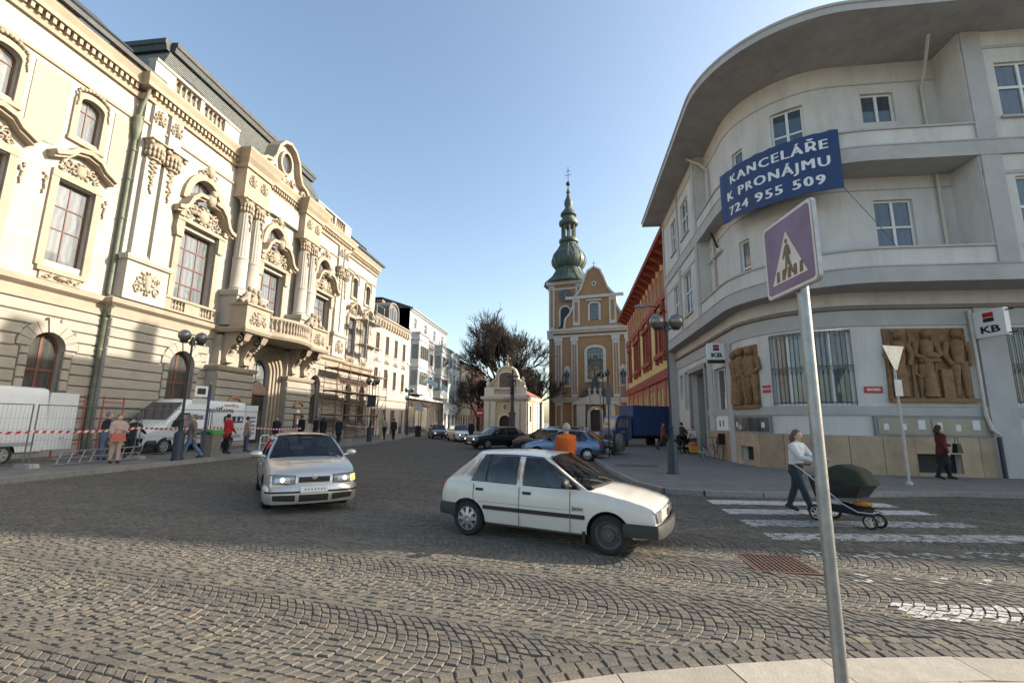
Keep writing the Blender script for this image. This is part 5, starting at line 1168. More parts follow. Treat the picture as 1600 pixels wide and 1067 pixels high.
# ---------------------------------------------------------------- bare winter trees
m_bark=M('bare_bark',(.03,.024,.02),.95,.3,4)
def tree(loc,h,label,seed,spread=1.0,lev=6,name='bare_tree',dense=False):
    rr=random.Random(seed); t=thing(name,label,'tree',loc,0,'bare trees behind the chapel'); tr=MB(); cr_=MB()
    def grow(p,d,L,r,lv):
        n=3; pts=[p];q=p.copy();dd=d.copy()
        for i in range(n):
            dd=(dd+Vector((rr.uniform(-.2,.2),rr.uniform(-.2,.2),rr.uniform(-.06,.16)))*(.7 if lv>0 else .25)).normalized(); q=q+dd*L/n; pts.append(q.copy())
        (tr if lv<2 else cr_).tube(pts,[r*(1-.4*i/n) for i in range(n+1)],7 if lv<2 else (4 if lv<4 else 3),cap=False)
        if lv>=lev: return
        k=rr.choice([3,4,4,4] if dense else [3,3,4]) if lv>0 else (6 if dense else 5)
        for i in range(k):
            f=rr.uniform(.45,1) if i else 1
            pos=pts[0].lerp(pts[-1],f) if f<1 else pts[-1]
            j=min(n-1,int(f*n)); pos=pts[j].lerp(pts[j+1],f*n-j) if f<1 else pts[-1]
            ax=dd.orthogonal().normalized(); ax.rotate(Matrix.Rotation(rr.uniform(0,2*PI),3,dd))
            nd=dd.copy(); nd.rotate(Matrix.Rotation(rr.uniform(.3,.85)*spread*(.35 if i==0 else 1),3,ax)); nd.z+=.12; nd.normalize()
            grow(pos,nd,L*rr.uniform(.62,.82),r*(.62 if i else .7),lv+1)
    grow(Vector((0,0,0)),Vector((0,0,1)),h*.26,h*.022,0)
    tr.obj('trunk',m_bark,t,60); c=cr_.obj('crown',m_bark,t)
    return t
tree((-10.6,76,0),22.5,'tall bare winter tree rising directly behind the chapel',11,1.0,7,dense=True)
tree((-7.2,84,0),16,'bare winter tree between the chapel and the church tower',5,1.0,6,dense=True)
tree((-16.8,84,0),13.5,'lower bare winter tree left of the chapel against pink house',8,1.15,7)
# ---------------------------------------------------------------- vehicles (front points to +x, origin on the ground at mid wheelbase)
def carpaint(name,col,metal=.0,rough=.28,dirt=.0): return M(name,col,rough,.05,2,0,metal=metal,spec=.5,coat=.6,dirt=dirt,dcol=(.25,.2,.15))
def cut_arches(me,wx,r,w,zc):
    o=bpy.data.objects.new('tmp',me); COL.objects.link(o); me.materials.append(m_black); cs=[]
    for x in wx:
        b=MB(); n=28
        vs=[(x+r*math.cos(2*PI*i/n),y,zc+r*math.sin(2*PI*i/n)) for y in (-w-.3,w+.3) for i in range(n)]
        b.add(vs,[tuple(range(n)),tuple(range(2*n-1,n-1,-1))]+[(i,i+n,(i+1)%n+n,(i+1)%n) for i in range(n)])
        cm=b.mesh('cut',[m_black]); c=bpy.data.objects.new('cut',cm); COL.objects.link(c); cs.append(c)
        bm=bmesh.new(); bm.from_mesh(cm); bmesh.ops.recalc_face_normals(bm,faces=bm.faces); bm.to_mesh(cm); bm.free()
        md=o.modifiers.new('b','BOOLEAN'); md.operation='DIFFERENCE'; md.solver='EXACT'; md.object=c; md.material_mode='TRANSFER'
    dg=bpy.context.evaluated_depsgraph_get(); dg.update(); out=bpy.data.meshes.new_from_object(o.evaluated_get(dg))
    for c in cs: bpy.data.objects.remove(c)
    bpy.data.objects.remove(o); return out
def smooth_me(me,ang):
    bm=bmesh.new(); bm.from_mesh(me); bmesh.ops.recalc_face_normals(bm,faces=bm.faces)
    for f in bm.faces: f.smooth=True
    for e in bm.edges:
        if len(e.link_faces)==2 and e.calc_face_angle(0)>rad(ang): e.smooth=False
    bm.to_mesh(me); bm.free(); return me
def interp(st,x):
    if x<=st[0][0]: return st[0][1:]
    for a,b in zip(st[:-1],st[1:]):
        if x<=b[0]:
            f=(x-a[0])/(b[0]-a[0]); f2=f*f*(3-2*f)*.5+f*.5; return tuple(p+(q-p)*f2 for p,q in zip(a[1:],b[1:]))
    return st[-1][1:]
def wheel(par,x,y,r,w,side,rim,spokes,mrim):
    t=MB(); pr=[(r*.66,-w/2),(r*.9,-w/2),(r*.985,-w*.36),(r,-w*.2),(r,w*.2),(r*.985,w*.36),(r*.9,w/2),(r*.66,w/2)]
    t.lathe(pr,32,cap=False); t.map(lambda a,b,c:(x+a,y+c,r+b)); o=t.obj('wheel',m_rubber,par,40)
    d=MB(); s=side
    d.lathe([(.0,.035),(r*.16,.035),(r*.2,.015),(r*.3,.02),(r*.36,-.02),(r*.52,-.035),(r*.58,-.01),(r*.62,.03),(r*.69,.036),(r*.69,-.05)] if not spokes else [(.0,.02),(r*.2,.03),(r*.3,.0),(r*.56,-.015),(r*.62,.03),(r*.67,.03),(r*.67,-.05)],32)
    if spokes:
        for k in range(spokes):
            a=2*PI*k/spokes; ca_,sa_=math.cos(a),math.sin(a); wd=r*.11
            d.hexa([(ca_*r*.15-sa_*wd,sa_*r*.15+ca_*wd,.02),(ca_*r*.6-sa_*wd*.8,sa_*r*.6+ca_*wd*.8,.01),(ca_*r*.6+sa_*wd*.8,sa_*r*.6-ca_*wd*.8,.01),(ca_*r*.15+sa_*wd,sa_*r*.15-ca_*wd,.02),(ca_*r*.15-sa_*wd,sa_*r*.15+ca_*wd,.05),(ca_*r*.6-sa_*wd*.8,sa_*r*.6+ca_*wd*.8,.035),(ca_*r*.6+sa_*wd*.8,sa_*r*.6-ca_*wd*.8,.035),(ca_*r*.15+sa_*wd,sa_*r*.15-ca_*wd,.05)])
    d.map(lambda a,b,c:(x+a,y+s*(w/2-.035)+s*c,r+b)); d.obj('rim',mrim,o,40)
    if spokes:
        h=MB()
        for k in range(spokes):
            a=2*PI*(k+.5)/spokes; h.ell((x+r*.42*math.cos(a),y+s*(w/2-.03),r+r*.42*math.sin(a)),(r*.09,.008,r*.09),8,4)
        h.obj('rim_hole',m_black,o)
from mathutils.bvhtree import BVHTree
def decal(par,name,mt,me,corners,off=.01,nu=8,nv=4,axis='x',sg=1,far=5,thick=.03,sm=60):
    """patch that follows the body: corners (y,z) seen from the front, or (x,z) seen from the side"""
    bv=BVHTree.FromPolygons([v.co for v in me.vertices],[p.vertices for p in me.polygons])
    P=[];A,B_,C_,D=[Vector(c) for c in corners]
    for j in range(nv+1):
        for i in range(nu+1):
            u,v=i/nu,j/nv; q=(A*(1-u)+B_*u)*(1-v)+(D*(1-u)+C_*u)*v
            o=Vector((sg*far,q[0],q[1])) if axis=='x' else Vector((q[0],sg*far,q[1])); d=Vector((-sg,0,0)) if axis=='x' else Vector((0,-sg,0))
            h=bv.ray_cast(o,d)
            p=h[0] if h[0] is not None else None
            P.append(p)
    last=None
    for k in range(len(P)):
        if P[k] is None:
            c=[p for p in P if p is not None]
            if not c: return None
            i=k%(nu+1);j=k//(nu+1);u,v=i/nu,j/nv; q=(A*(1-u)+B_*u)*(1-v)+(D*(1-u)+C_*u)*v
            ref=min(c,key=lambda p:(p.y-q[0])**2+(p.z-q[1])**2 if axis=='x' else (p.x-q[0])**2+(p.z-q[1])**2); P[k]=ref.copy()
    dv=Vector((sg,0,0)) if axis=='x' else Vector((0,sg,0))
    n=len(P); b=MB(); fs=[(j*(nu+1)+i,j*(nu+1)+i+1,(j+1)*(nu+1)+i+1,(j+1)*(nu+1)+i) for j in range(nv) for i in range(nu)]
    rim=[i for i in range(nu+1)]+[j*(nu+1)+nu for j in range(1,nv+1)]+[nv*(nu+1)+i for i in range(nu-1,-1,-1)]+[j*(nu+1) for j in range(nv-1,0,-1)]
    b.add([p+dv*off for p in P]+[p-dv*thick for p in P],fs+[(rim[i],rim[(i+1)%len(rim)],rim[(i+1)%len(rim)]+n,rim[i]+n) for i in range(len(rim))])
    me2=b.mesh(name,mt); smooth_me(me2,sm); return link(name,me2,par)
def plate(par,x,y,z,ry,sgn,txt='',w_=.5):
    b=MB().box(-.008,.008,-w_/2,w_/2,-.055,.055).map(lambda a,b_,c:(x+a,y+b_,z+c)); o=b.obj('number_plate',m_white,par)
    k=MB(); rr=random.Random(int(x*100))
    for i in range(7):
        yy=-w_*.36+i*w_*.12; k.box(x+sgn*.0082,x+sgn*.010,y+yy,y+yy+w_*rr.uniform(.02,.06),z-.022,z+.022)
    k.obj('plate_marks',C((.22,.22,.22)),o)
def car(name,label,loc,ang,spec,mpaint,sc=1.0,group=None,detail=True,driver=False):
    t=thing(name,label,'car',loc,ang,group); t.scale=(sc,sc,sc)
    S=spec; st=S['st']; wb=S['wb']; r=S['r']; gh=S['gh']; w0=max(s[3] for s in st)
    xs=[]; x=st[0][0]
    allx=sorted(set([s[0] for s in st]+[st[0][0]+(st[-1][0]-st[0][0])*i/40 for i in range(41)]+[gh['c0']+.02,gh['c0']-.06,gh['a0']-.02,gh['a0']+.06]))
    rings=[]
    for x in allx:
        zb,zt,w_=interp(st,x); cab=gh['c0']-.0<x<gh['a0']
        crown=.05 if not cab else 0
        zm=zb+(zt-zb)*.55
        half=[(0,zb),(w_*.8,zb),(w_*.95,zb+.06),(w_*.985,zb+(zt-zb)*.3),(w_,zm),(w_*.985,zt-.13),(w_*.965,zt-.05),(w_*.93,zt)]
        if cab: half+=[(w_*.9,zt-.005),(w_*.85,max(zb+.12,.36)),(0,max(zb+.12,.36))]
        else: half+=[(w_*.84,zt+.022),(w_*.45,zt+crown*.85),(0,zt+crown)]
        ring=[(x,y,z) for y,z in half]+[(x,-y,z) for y,z in half[-2:0:-1]]
        rings.append(ring)
    b=MB(); n=len(rings[0])
    b.v=[p for rg_ in rings for p in rg_]
    for i in range(len(rings)-1):
        for j in range(n): b.f.append((i*n+j,i*n+(j+1)%n,(i+1)*n+(j+1)%n,(i+1)*n+j)); b.m.append(0)
    b.f+= [tuple(range(n-1,-1,-1)),tuple(range((len(rings)-1)*n,len(rings)*n))]; b.m+=[0,0]
    me=b.mesh('body',[mpaint]); smooth_me(me,180); me=cut_arches(me,(-wb/2,wb/2),r*1.17,w0,r); smooth_me(me,32)
    body=link('body',me,t)
    # greenhouse
    zr=gh['zr'];wr=gh['wr'];a0,a1,c1,c0=gh['a0'],gh['a1'],gh['c1'],gh['c0']
    def sp(xb,xt,f,s,off=0):   # point on side glass plane
        zb_=interp(st,xb)[1]; wbt=interp(st,xb)[2]*.93; bul=.03*math.sin(PI*f)
        return (xb+(xt-xb)*f,s*(wbt+(wr-wbt)*f+bul-off),zb_+(zr-.05-zb_)*f)
    def strip(p,q,s,th,name,mt,par,zf=(0,1)):
        m_=MB(); k=4
        for i in range(k):
            f0=zf[0]+(zf[1]-zf[0])*i/k;f1=zf[0]+(zf[1]-zf[0])*(i+1)/k
            A,B_,C_,D=sp(*p,f0,s),sp(*q,f0,s),sp(*q,f1,s),sp(*p,f1,s)
            if th: 
                A2,B2,C2,D2=sp(*p,f0,s,th),sp(*q,f0,s,th),sp(*q,f1,s,th),sp(*p,f1,s,th); m_.hexa([A,B_,B2,A2,D,C_,C2,D2])
            else: m_.quad(A,B_,C_,D)
        return m_.obj(name,mt,par,50)
    for s in (-1,1):
        for kind,p,q in gh['side']:
            if kind=='g': strip(p,q,s,0,'side_window',m_cglass,t,(.02,.97)); 
            elif kind=='b': strip(p,q,s,.05,'pillar',mpaint,t)
            elif kind=='k': strip(p,q,s,.04,'window_divider',m_black,t)
    def scr(xb,xt,name,sg,f0=.02,f1=.98):
        m_=MB(); nu,nv=10,5; zb_=interp(st,xb)[1]+.035; wbt=interp(st,xb)[2]*.93-.03
        P=[]
        for j in range(nv+1):
            f=f0+(f1-f0)*j/nv
            for i in range(nu+1):
                u=-1+2*i/nu; wd=(wbt+(wr-.03-wbt)*f)*.985; P.append((xb+(xt-xb)*f+sg*(.1-.04*f)*(1-u*u),u*wd,zb_+(zr-.01-zb_)*f))
        m_.add(P,[(j*(nu+1)+i,j*(nu+1)+i+1,(j+1)*(nu+1)+i+1,(j+1)*(nu+1)+i) for j in range(nv) for i in range(nu)])
        m_.obj(name,m_cglass,t,180)
    scr(a0,a1,'windscreen',1); scr(c0,c1,'rear_window',-1)
    rm=MB(); nu,nv=10,10; P=[]
    for i in range(nv+1):
        f=i/nv; x=c1-.03+(a1-c1+.06)*f; edge=.035*(1-(2*f-1)**2)
        for j in range(nu+1):
            u=-1+2*j/nu; P.append((x+((.1-.04)*(1-u*u))*(1 if f>.5 else -1)*abs(2*f-1)**3,u*wr,zr-.055+.055*(1-abs(u)**3)+edge*.8))
    rm.add(P,[(i*(nu+1)+j,(i+1)*(nu+1)+j,(i+1)*(nu+1)+j+1,i*(nu+1)+j+1) for i in range(nv) for j in range(nu)])
    nP=len(P); rm.add([(x,y,z-.03) for x,y,z in P],[(i*(nu+1)+j,i*(nu+1)+j+1,(i+1)*(nu+1)+j+1,(i+1)*(nu+1)+j) for i in range(nv) for j in range(nu)]); 
    rm.obj('roof',mpaint,t,60)
    # interior
    zf=.42
    MB().box(a0-.42,a0-.02,-w0*.8,w0*.8,zf,interp(st,a0)[1]+.0).obj('dashboard',m_black,t)
    for x,hr_ in ([(a0-1.1,1),(a0-1.78,0)]):
        for y in (-.36,.36): (lambda q:q.box(x-.5,x-.42,y-.12,y+.12,zf+.66,zf+.84) if hr_ else q)(MB().box(x-.25,x+.25,y-.24,y+.24,zf,zf+.16).hexa([(x-.32,y-.22,zf+.16),(x-.2,y-.22,zf+.16),(x-.2,y+.22,zf+.16),(x-.32,y+.22,zf+.16),(x-.46,y-.2,zf+.66),(x-.36,y-.2,zf+.66),(x-.36,y+.2,zf+.66),(x-.46,y+.2,zf+.66)])).obj('seat',C((.05,.07,.1),.9),t)
    sw=MB(); sw.tube([(a0-.52+.06*math.sin(2*PI*i/16),.36+.17*math.cos(2*PI*i/16),.82+.16*math.sin(2*PI*i/16)) for i in range(17)],.014,5); sw.obj('steering_wheel',m_black,t)
    # wheels
    yy=S.get('track',w0-.12)
    for i,x in enumerate((-wb/2,wb/2)):
        for s in (-1,1): wheel(t,x,s*yy,r,.19,s,None,S['spk'][i],S['rim'][i])
    # lamps, bumpers, mirrors
    xf=st[-1][0]; xr=st[0][0]
    for s in (-1,1):
        y0_,y1_,z0_,z1_,sl=S['hl']
        cs=[(s*y0_,z0_),(s*y1_,z0_+sl),(s*y1_,z1_+sl*.6),(s*y0_,z1_)]
        decal(t,'headlight_rim',m_black,me,[(s*(y0_-.014),z0_-.012),(s*(y1_+.012),z0_+sl-.012),(s*(y1_+.012),z1_+sl*.6+.012),(s*(y0_-.014),z1_+.012)],.007)
        h=decal(t,'headlight',S.get('hlm',m_hl),me,cs,.012)
        for kk in ((.3,.7) if detail else ()):
            yc=y0_+(y1_-y0_)*kk; decal(h,'reflector',m_alu,me,[(s*(yc-.05),z0_+.03),(s*(yc+.05),z0_+.03),(s*(yc+.05),z1_-.03),(s*(yc-.05),z1_-.03)],.016,4,3)
        if S.get('lit'):
            bvh=BVHTree.FromPolygons([v.co for v in me.vertices],[q.vertices for q in me.polygons]); hit=bvh.ray_cast(Vector((5,s*(y0_+.5*(y1_-y0_)),(z0_+z1_)/2+.01)),Vector((-1,0,0)))[0]; MB().ell((hit.x+.005,hit.y,hit.z),(.025,.042,.042),12,8).obj('lit_bulb',m_lit,h,180)
            if s>0 and name=='silver_saloon': decal(h,'indicator',m_amb,me,[(s*(y1_-.1),z0_+.03),(s*(y1_-.005),z0_+sl+.02),(s*(y1_-.005),z1_+sl*.6-.02),(s*(y1_-.1),z1_-.01)],.022,4,3)
        tx,ty,tz,tl,th_=S['tl']
        decal(t,'tail_light',m_tail,me,[(s*(ty-tl),tz),(s*ty,tz),(s*ty,tz+th_),(s*(ty-tl),tz+th_)],.012,5,4,'x',-1)
        zb_=interp(st,a0-.25)[1]; wm=interp(st,a0-.25)[2]
        mi=MB().ell((a0-.3,s*(wm+.12),zb_+.1),(.06,.13,.075),10,7).tube([(a0-.27,s*(wm-.06),zb_+.04),(a0-.28,s*(wm+.05),zb_+.07)],.03,6).obj('wing_mirror',S.get('mirror',mpaint),t,60)
    for nm,zz0,zz1,mm,stt in S.get('bump',[]):
        m_=MB(); pts=[]
        for side in (0,1):
            pass
        front=[x for x in allx if (x>S['bx'][1] if stt=='f' else x<S['bx'][0])]
        if stt=='r': front=front[::-1]
        path=[]
        for x in front: path.append((x,-(interp(st,x)[2]+.012)))
        xe=front[-1]; wv=interp(st,xe)[2]
        sg=1 if stt=='f' else -1
        for i in range(1,10): u=-1+2*i/10; path.append((xe+sg*.03+sg*.06*(1-u*u),u*(wv+.012)))
        path+= [(x,interp(st,x)[2]+.012) for x in front[::-1]]
        if stt=='r': path=path[::-1] 
        if stt=='r': path=[(x,-y) for x,y in path][::-1] if False else path
        MB().mould([(-.03,zz0),(.015,zz0),(.03,(zz0+zz1)/2),(.015,zz1),(-.03,zz1)],path).obj(nm,mm,t,50)
    return t
m_hl=M('headlamp_glass',(.2,.21,.22),.08,.5,22,metal=.2,spec=.9); m_lit=emis('lit_headlamp',(1,.96,.9),3); m_amb=emis('lit_indicator',(1,.5,.05),3); m_tail=M('tail_lamp',(.3,.02,.015),.2,.2,20)
# ---- white hatchback in the foreground
H205=dict(wb=2.42,r=.285,spk=(8,0),rim=(m_alu,M('black_steel_wheel',(.085,.08,.075),.55,.25,8)),
 st=[(-1.80,.46,.74,.66),(-1.77,.34,.83,.71),(-1.66,.25,.885,.75),(-1.45,.22,.9,.775),(-1.1,.2,.895,.78),(-.4,.2,.885,.785),(.3,.2,.875,.785),(.82,.2,.885,.78),(1.1,.2,.855,.775),(1.45,.22,.795,.765),(1.7,.25,.735,.75),(1.83,.27,.69,.735),(1.88,.28,.655,.72),(1.9,.3,.6,.71)],
 gh=dict(a0=.9,a1=.2,c1=-1.12,c0=-1.7,zr=1.38,wr=.57,side=[('b',(.9,.2),(.8,.12)),('g',(.8,.12),(-.2,-.2)),('b',(-.2,-.2),(-.3,-.3)),('g',(-.3,-.3),(-.86,-.84)),('k',(-.86,-.84),(-.9,-.88)),('g',(-.9,-.88),(-1.18,-.98)),('b',(-1.18,-.98),(-1.7,-1.12))]),
 hl=(.36,.685,.485,.63,.03),tl=(-1.8,.7,.62,.12,.24),mirror=m_black,bx=(-1.35,1.42),
 bump=[('front_bumper',.3,.48,M('grey_bumper',(.035,.035,.035),.6,.2,5),'f'),('rear_bumper',.32,.52,M('grey_bumper_r',(.035,.035,.035),.6,.2,5),'r')])
m_w205=carpaint('white_car_paint',(.6,.565,.5),0,.3,.12)
c1=car('white_hatchback','dusty white five door hatchback turning across the foreground, black front wheel',(-.33,7.82,0),rad(-19.5),H205,m_w205,.945)
def sidepath(S,x0,x1,z,s,n=10,o=.006):
    out=[]
    for i in range(n+1):
        x=x0+(x1-x0)*i/n; zb,zt,w_=interp(S['st'],x); f=(z-zb)/(zt-zb)
        k=.985+(1-.985)*min(1,max(0,(f-.3)/.25)) if f<.55 else 1-.015*min(1,(f-.55)/.3); out.append((x,s*(w_*k+o),z))
    return out
for s in (-1,1):
    for x0,x1 in ((-.9,-.24),(-.23,.62),(.64,.86)):
        P=sidepath(H205,x0,x1,.5,s); b=MB()
        for a,b_ in zip(P[:-1],P[1:]): b.hexa([(a[0],a[1]-s*.03,a[2]-.03),(b_[0],b_[1]-s*.03,b_[2]-.03),(b_[0],b_[1]+s*.012,b_[2]-.03),(a[0],a[1]+s*.012,a[2]-.03),(a[0],a[1]-s*.03,a[2]+.03),(b_[0],b_[1]-s*.03,b_[2]+.03),(b_[0],b_[1]+s*.012,b_[2]+.03),(a[0],a[1]+s*.012,a[2]+.03)])
        b.obj('side_moulding',m_black,c1)
    for x in (-.235,.63,-1.1):   # door gaps
        b=MB(); pts=[]
        for i in range(9):
            z=.26+.6*i/8; xx=x+(0 if x!=-1.1 else .25*(1-min(1,(z-.26)/.35))); pts.append(sidepath(H205,xx,xx,z,s,1,.001)[0])
        b.tube(pts,.005,4).obj('door_gap',m_black,c1)
    P=sidepath(H205,-1.0,.85,.585,s,14,.001); MB().tube(P,.004,4).obj('body_crease',C((.25,.22,.18)),c1)
    for x in (-.98,-.1): p=sidepath(H205,x,x,.775,s,1,.0)[0]; MB().box(p[0]-.07,p[0]+.07,p[1]-.015,p[1]+.015,.755,.795).obj('door_handle',m_black,c1)
for k in range(3):
    b=MB(); path=[(1.885+.05*(1-(y/.36)**2),y) for y in [-.36+.09*i for i in range(9)]]
    b.mould([(-.02,.512+k*.045),(.012,.515+k*.045),(.012,.543+k*.045),(-.02,.548+k*.045)],path).obj('grille_slat',m_w205,c1)
MB().box(1.86,1.9,-.36,.36,.5,.65).obj('grille',m_black,c1); MB().box(1.94,1.955,-.05,.05,.53,.63).obj('emblem',m_black,c1)
plate(c1,1.975,0,.36,0,1)
for y in (-.1,.35): MB().tube([(1.0,y,.94),(.93,y-.25,1.0),(.88,y-.45,1.03)],.012,4).obj('wiper',m_black,c1)
MB().mould([(-.05,.915),(.02,.915),(.02,.945),(-.05,.945)],[(.93,-.66),(1.0,-.3),(1.02,0),(1.0,.3),(.93,.66)]).obj('cowl',m_black,c1); MB().tube([(.12,0,1.41),(.02,0,1.58)],.006,4).obj('antenna',m_black,c1)
for s in (-1,1): MB().box(.82,.86,min(s*.77,s*.57),max(s*.77,s*.57),.1,.3).obj('mud_flap',m_black,c1)
tm=text_mb('Junior',.075,.001); tm.v=[(.755+p[0],-.788+p[1],.62+p[2]) for p in tm.v]; tm.obj('badge',C((.2,.15,.15)),c1)
# ---- silver saloon
SED=dict(wb=2.8,r=.32,spk=(7,7),rim=(m_alu,m_alu),
 st=[(-2.45,.5,.85,.7),(-2.42,.38,.93,.78),(-2.2,.27,.97,.84),(-1.6,.22,.96,.87),(-.6,.2,.93,.88),(.6,.2,.93,.88),(1.05,.2,.97,.88),(1.5,.2,.93,.87),(1.9,.22,.87,.86),(2.15,.22,.81,.84),(2.29,.22,.755,.81),(2.35,.23,.70,.785),(2.375,.25,.64,.77)],
 gh=dict(a0=1.12,a1=.35,c1=-1.05,c0=-1.75,zr=1.47,wr=.6,side=[('b',(1.12,.35),(1.0,.27)),('g',(1.0,.27),(-.1,-.1)),('b',(-.1,-.1),(-.2,-.2)),('g',(-.2,-.2),(-1.1,-.9)),('b',(-1.1,-.9),(-1.75,-1.05))]),
 hl=(.36,.80,.56,.72,.035),tl=(-2.46,.76,.7,.3,.16),lit=True,bx=(-1.9,1.85),bump=[])
m_silver=carpaint('silver_metallic',(.5,.48,.45),.55,.3)
c2=car('silver_saloon','silver saloon car driving towards the viewer with lit headlights',(-6.42,10.55,0),rad(-52),SED,m_silver,.98)
bme=[c for c in c2.children if c.name.startswith('body')][0].data
decal(c2,'grille',m_black,bme,[(-.29,.585),(.29,.585),(.29,.70),(-.29,.70)],.012)
for z in (.575,.70): decal(c2,'grille_trim',m_alu,bme,[(-.31,z),(.31,z),(.31,z+.018),(-.31,z+.018)],.02,8,1)
for sg in (-1,1): MB().tube([(x,sg*(.62-.26*((x-1.1)/1.2)),interp(SED['st'],x)[1]+.028) for x in [1.15+.1*i for i in range(11)]],.006,4).obj('bonnet_gap',m_black,c2)
MB().lathe([(0,0),(.055,0),(.055,.02),(0,.025)],16).map(lambda x,y,z:(2.375+z,x,.7+y)).obj('emblem',m_alu,c2)
bm_=MB(); pth=[(1.95,-.86),(2.2,-.83),(2.34,-.74),(2.42,-.4),(2.44,0),(2.42,.4),(2.34,.74),(2.2,.83),(1.95,.86)]
bm_.mould([(-.15,.2),(0,.2),(.03,.3),(.03,.5),(-.02,.56),(-.15,.56)],pth); fb=bm_.obj('front_bumper',m_silver,c2,40)
MB().mould([(.02,.405),(.042,.405),(.042,.44),(.02,.44)],pth[1:-1]).obj('bumper_strip',m_black,c2)
for cs_ in ([(-.72,.27),(-.34,.25),(-.34,.37),(-.74,.37)],[(-.27,.24),(.27,.24),(.27,.37),(-.27,.37)],[(.34,.25),(.72,.27),(.74,.37),(.34,.37)]): decal(fb,'air_intake',m_black,fb.data,cs_,.006,8,3)
plate(c2,2.485,0,.47,0,1)
MB().box(.5,.56,-.13,.13,1.33,1.4).obj('rear_view_mirror',m_metal,c2)
for s in (-1,1):
    for x in (.0,-.95): p=sidepath(SED,x,x,.78,s,1,0)[0]; MB().box(p[0]-.1,p[0]+.1,p[1]-.015,p[1]+.02,.76,.8).obj('door_handle',m_silver,c2)
    P=sidepath(SED,-1.0,1.0,.52,s,12,.002); MB().tube(P,.018,5).obj('side_moulding',m_black,c2)
    for x in (-.15,1.02,-1.05): MB().tube([sidepath(SED,x,x,.28+.6*i/6,s,1,.001)[0] for i in range(7)],.005,4).obj('door_gap',m_black,c2)
# ---- other cars
def simple(spec,**k): d=dict(spec); d.update(k); return d
HB=simple(H205,rim=(m_alu,m_alu),spk=(6,6),mirror=m_black)
EST=dict(SED); EST=simple(SED,lit=False,gh=dict(a0=1.12,a1=.35,c1=-1.9,c0=-2.3,zr=1.47,wr=.62,side=[('b',(1.12,.35),(1.0,.27)),('g',(1.0,.27),(-.1,-.1)),('b',(-.1,-.1),(-.2,-.2)),('g',(-.2,-.2),(-1.1,-1.05)),('b',(-1.1,-1.05),(-1.2,-1.15)),('g',(-1.2,-1.15),(-2.0,-1.75)),('b',(-2.0,-1.75),(-2.3,-1.9))]))
a=car('white_sports_saloon','white saloon with V shaped nose shield and lit headlights coming down the street',(-9.9,41,0),rad(-62),simple(SED),carpaint('alfa_white',(.66,.65,.62)),.95)
bme=[c for c in a.children if c.name.startswith('body')][0].data; decal(a,'nose_shield',m_black,bme,[(-.03,.42),(.03,.42),(.15,.70),(-.15,.70)],.014); decal(a,'air_intake',m_black,bme,[(-.6,.28),(.6,.28),(.6,.4),(-.6,.4)],.014); plate(a,2.4,.4,.47,0,1,'',.4)
a=car('black_saloon','black saloon with lit headlights standing behind the white hatchback',(-4.9,31.7,0),rad(-138),simple(SED),carpaint('black_paint',(.012,.014,.018)),.97); plate(a,2.37,0,.42,0,1); decal(a,'grille',m_alu,[c for c in a.children if c.name.startswith('body')][0].data,[(-.32,.56),(.32,.56),(.32,.68),(-.32,.68)],.012)
a=car('dark_small_car','dark small car half hidden behind the white saloon up the street',(-13.4,46,0),rad(-65),simple(HB,lit=True),carpaint('dark_grey_paint',(.04,.04,.045)),1.0)
bl=car('blue_hatchback','light blue hatchback parked behind the person in orange jacket',(-.25,23.4,0),rad(168),HB,carpaint('light_blue_paint',(.1,.18,.33),.3),1.02)
a=car('dark_blue_estate','dark navy estate car parked left of the light blue hatchback',(-1.1,27,0),rad(150),EST,carpaint('navy_paint',(.015,.02,.04)),.95)
a=car('dark_red_estate','dark red estate car parked behind the dark navy estate',(-1.4,30.5,0),rad(150),EST,carpaint('dark_red_paint',(.12,.015,.02)),.95)
a=car('black_estate','black estate car with roof rails parked furthest back in the row',(-1.0,34.5,0),rad(160),EST,carpaint('black_paint_2',(.015,.015,.018)),1.0)
a=car('black_parked_hatchback','black hatchback parked just right of the light blue hatchback',(1.0,26.6,0),rad(-10),HB,carpaint('black_paint_3',(.02,.02,.02)),.95)
a=car('white_parked_saloon','white saloon parked in front of the church portal',(.9,48,0),rad(175),simple(SED,lit=False),carpaint('white_paint_4',(.6,.6,.58)),.85)
a=car('dark_parked_saloon','dark saloon parked right of the white one before the church',(4.2,51,0),rad(170),simple(SED,lit=False),carpaint('dark_paint_5',(.03,.03,.03)),.9)
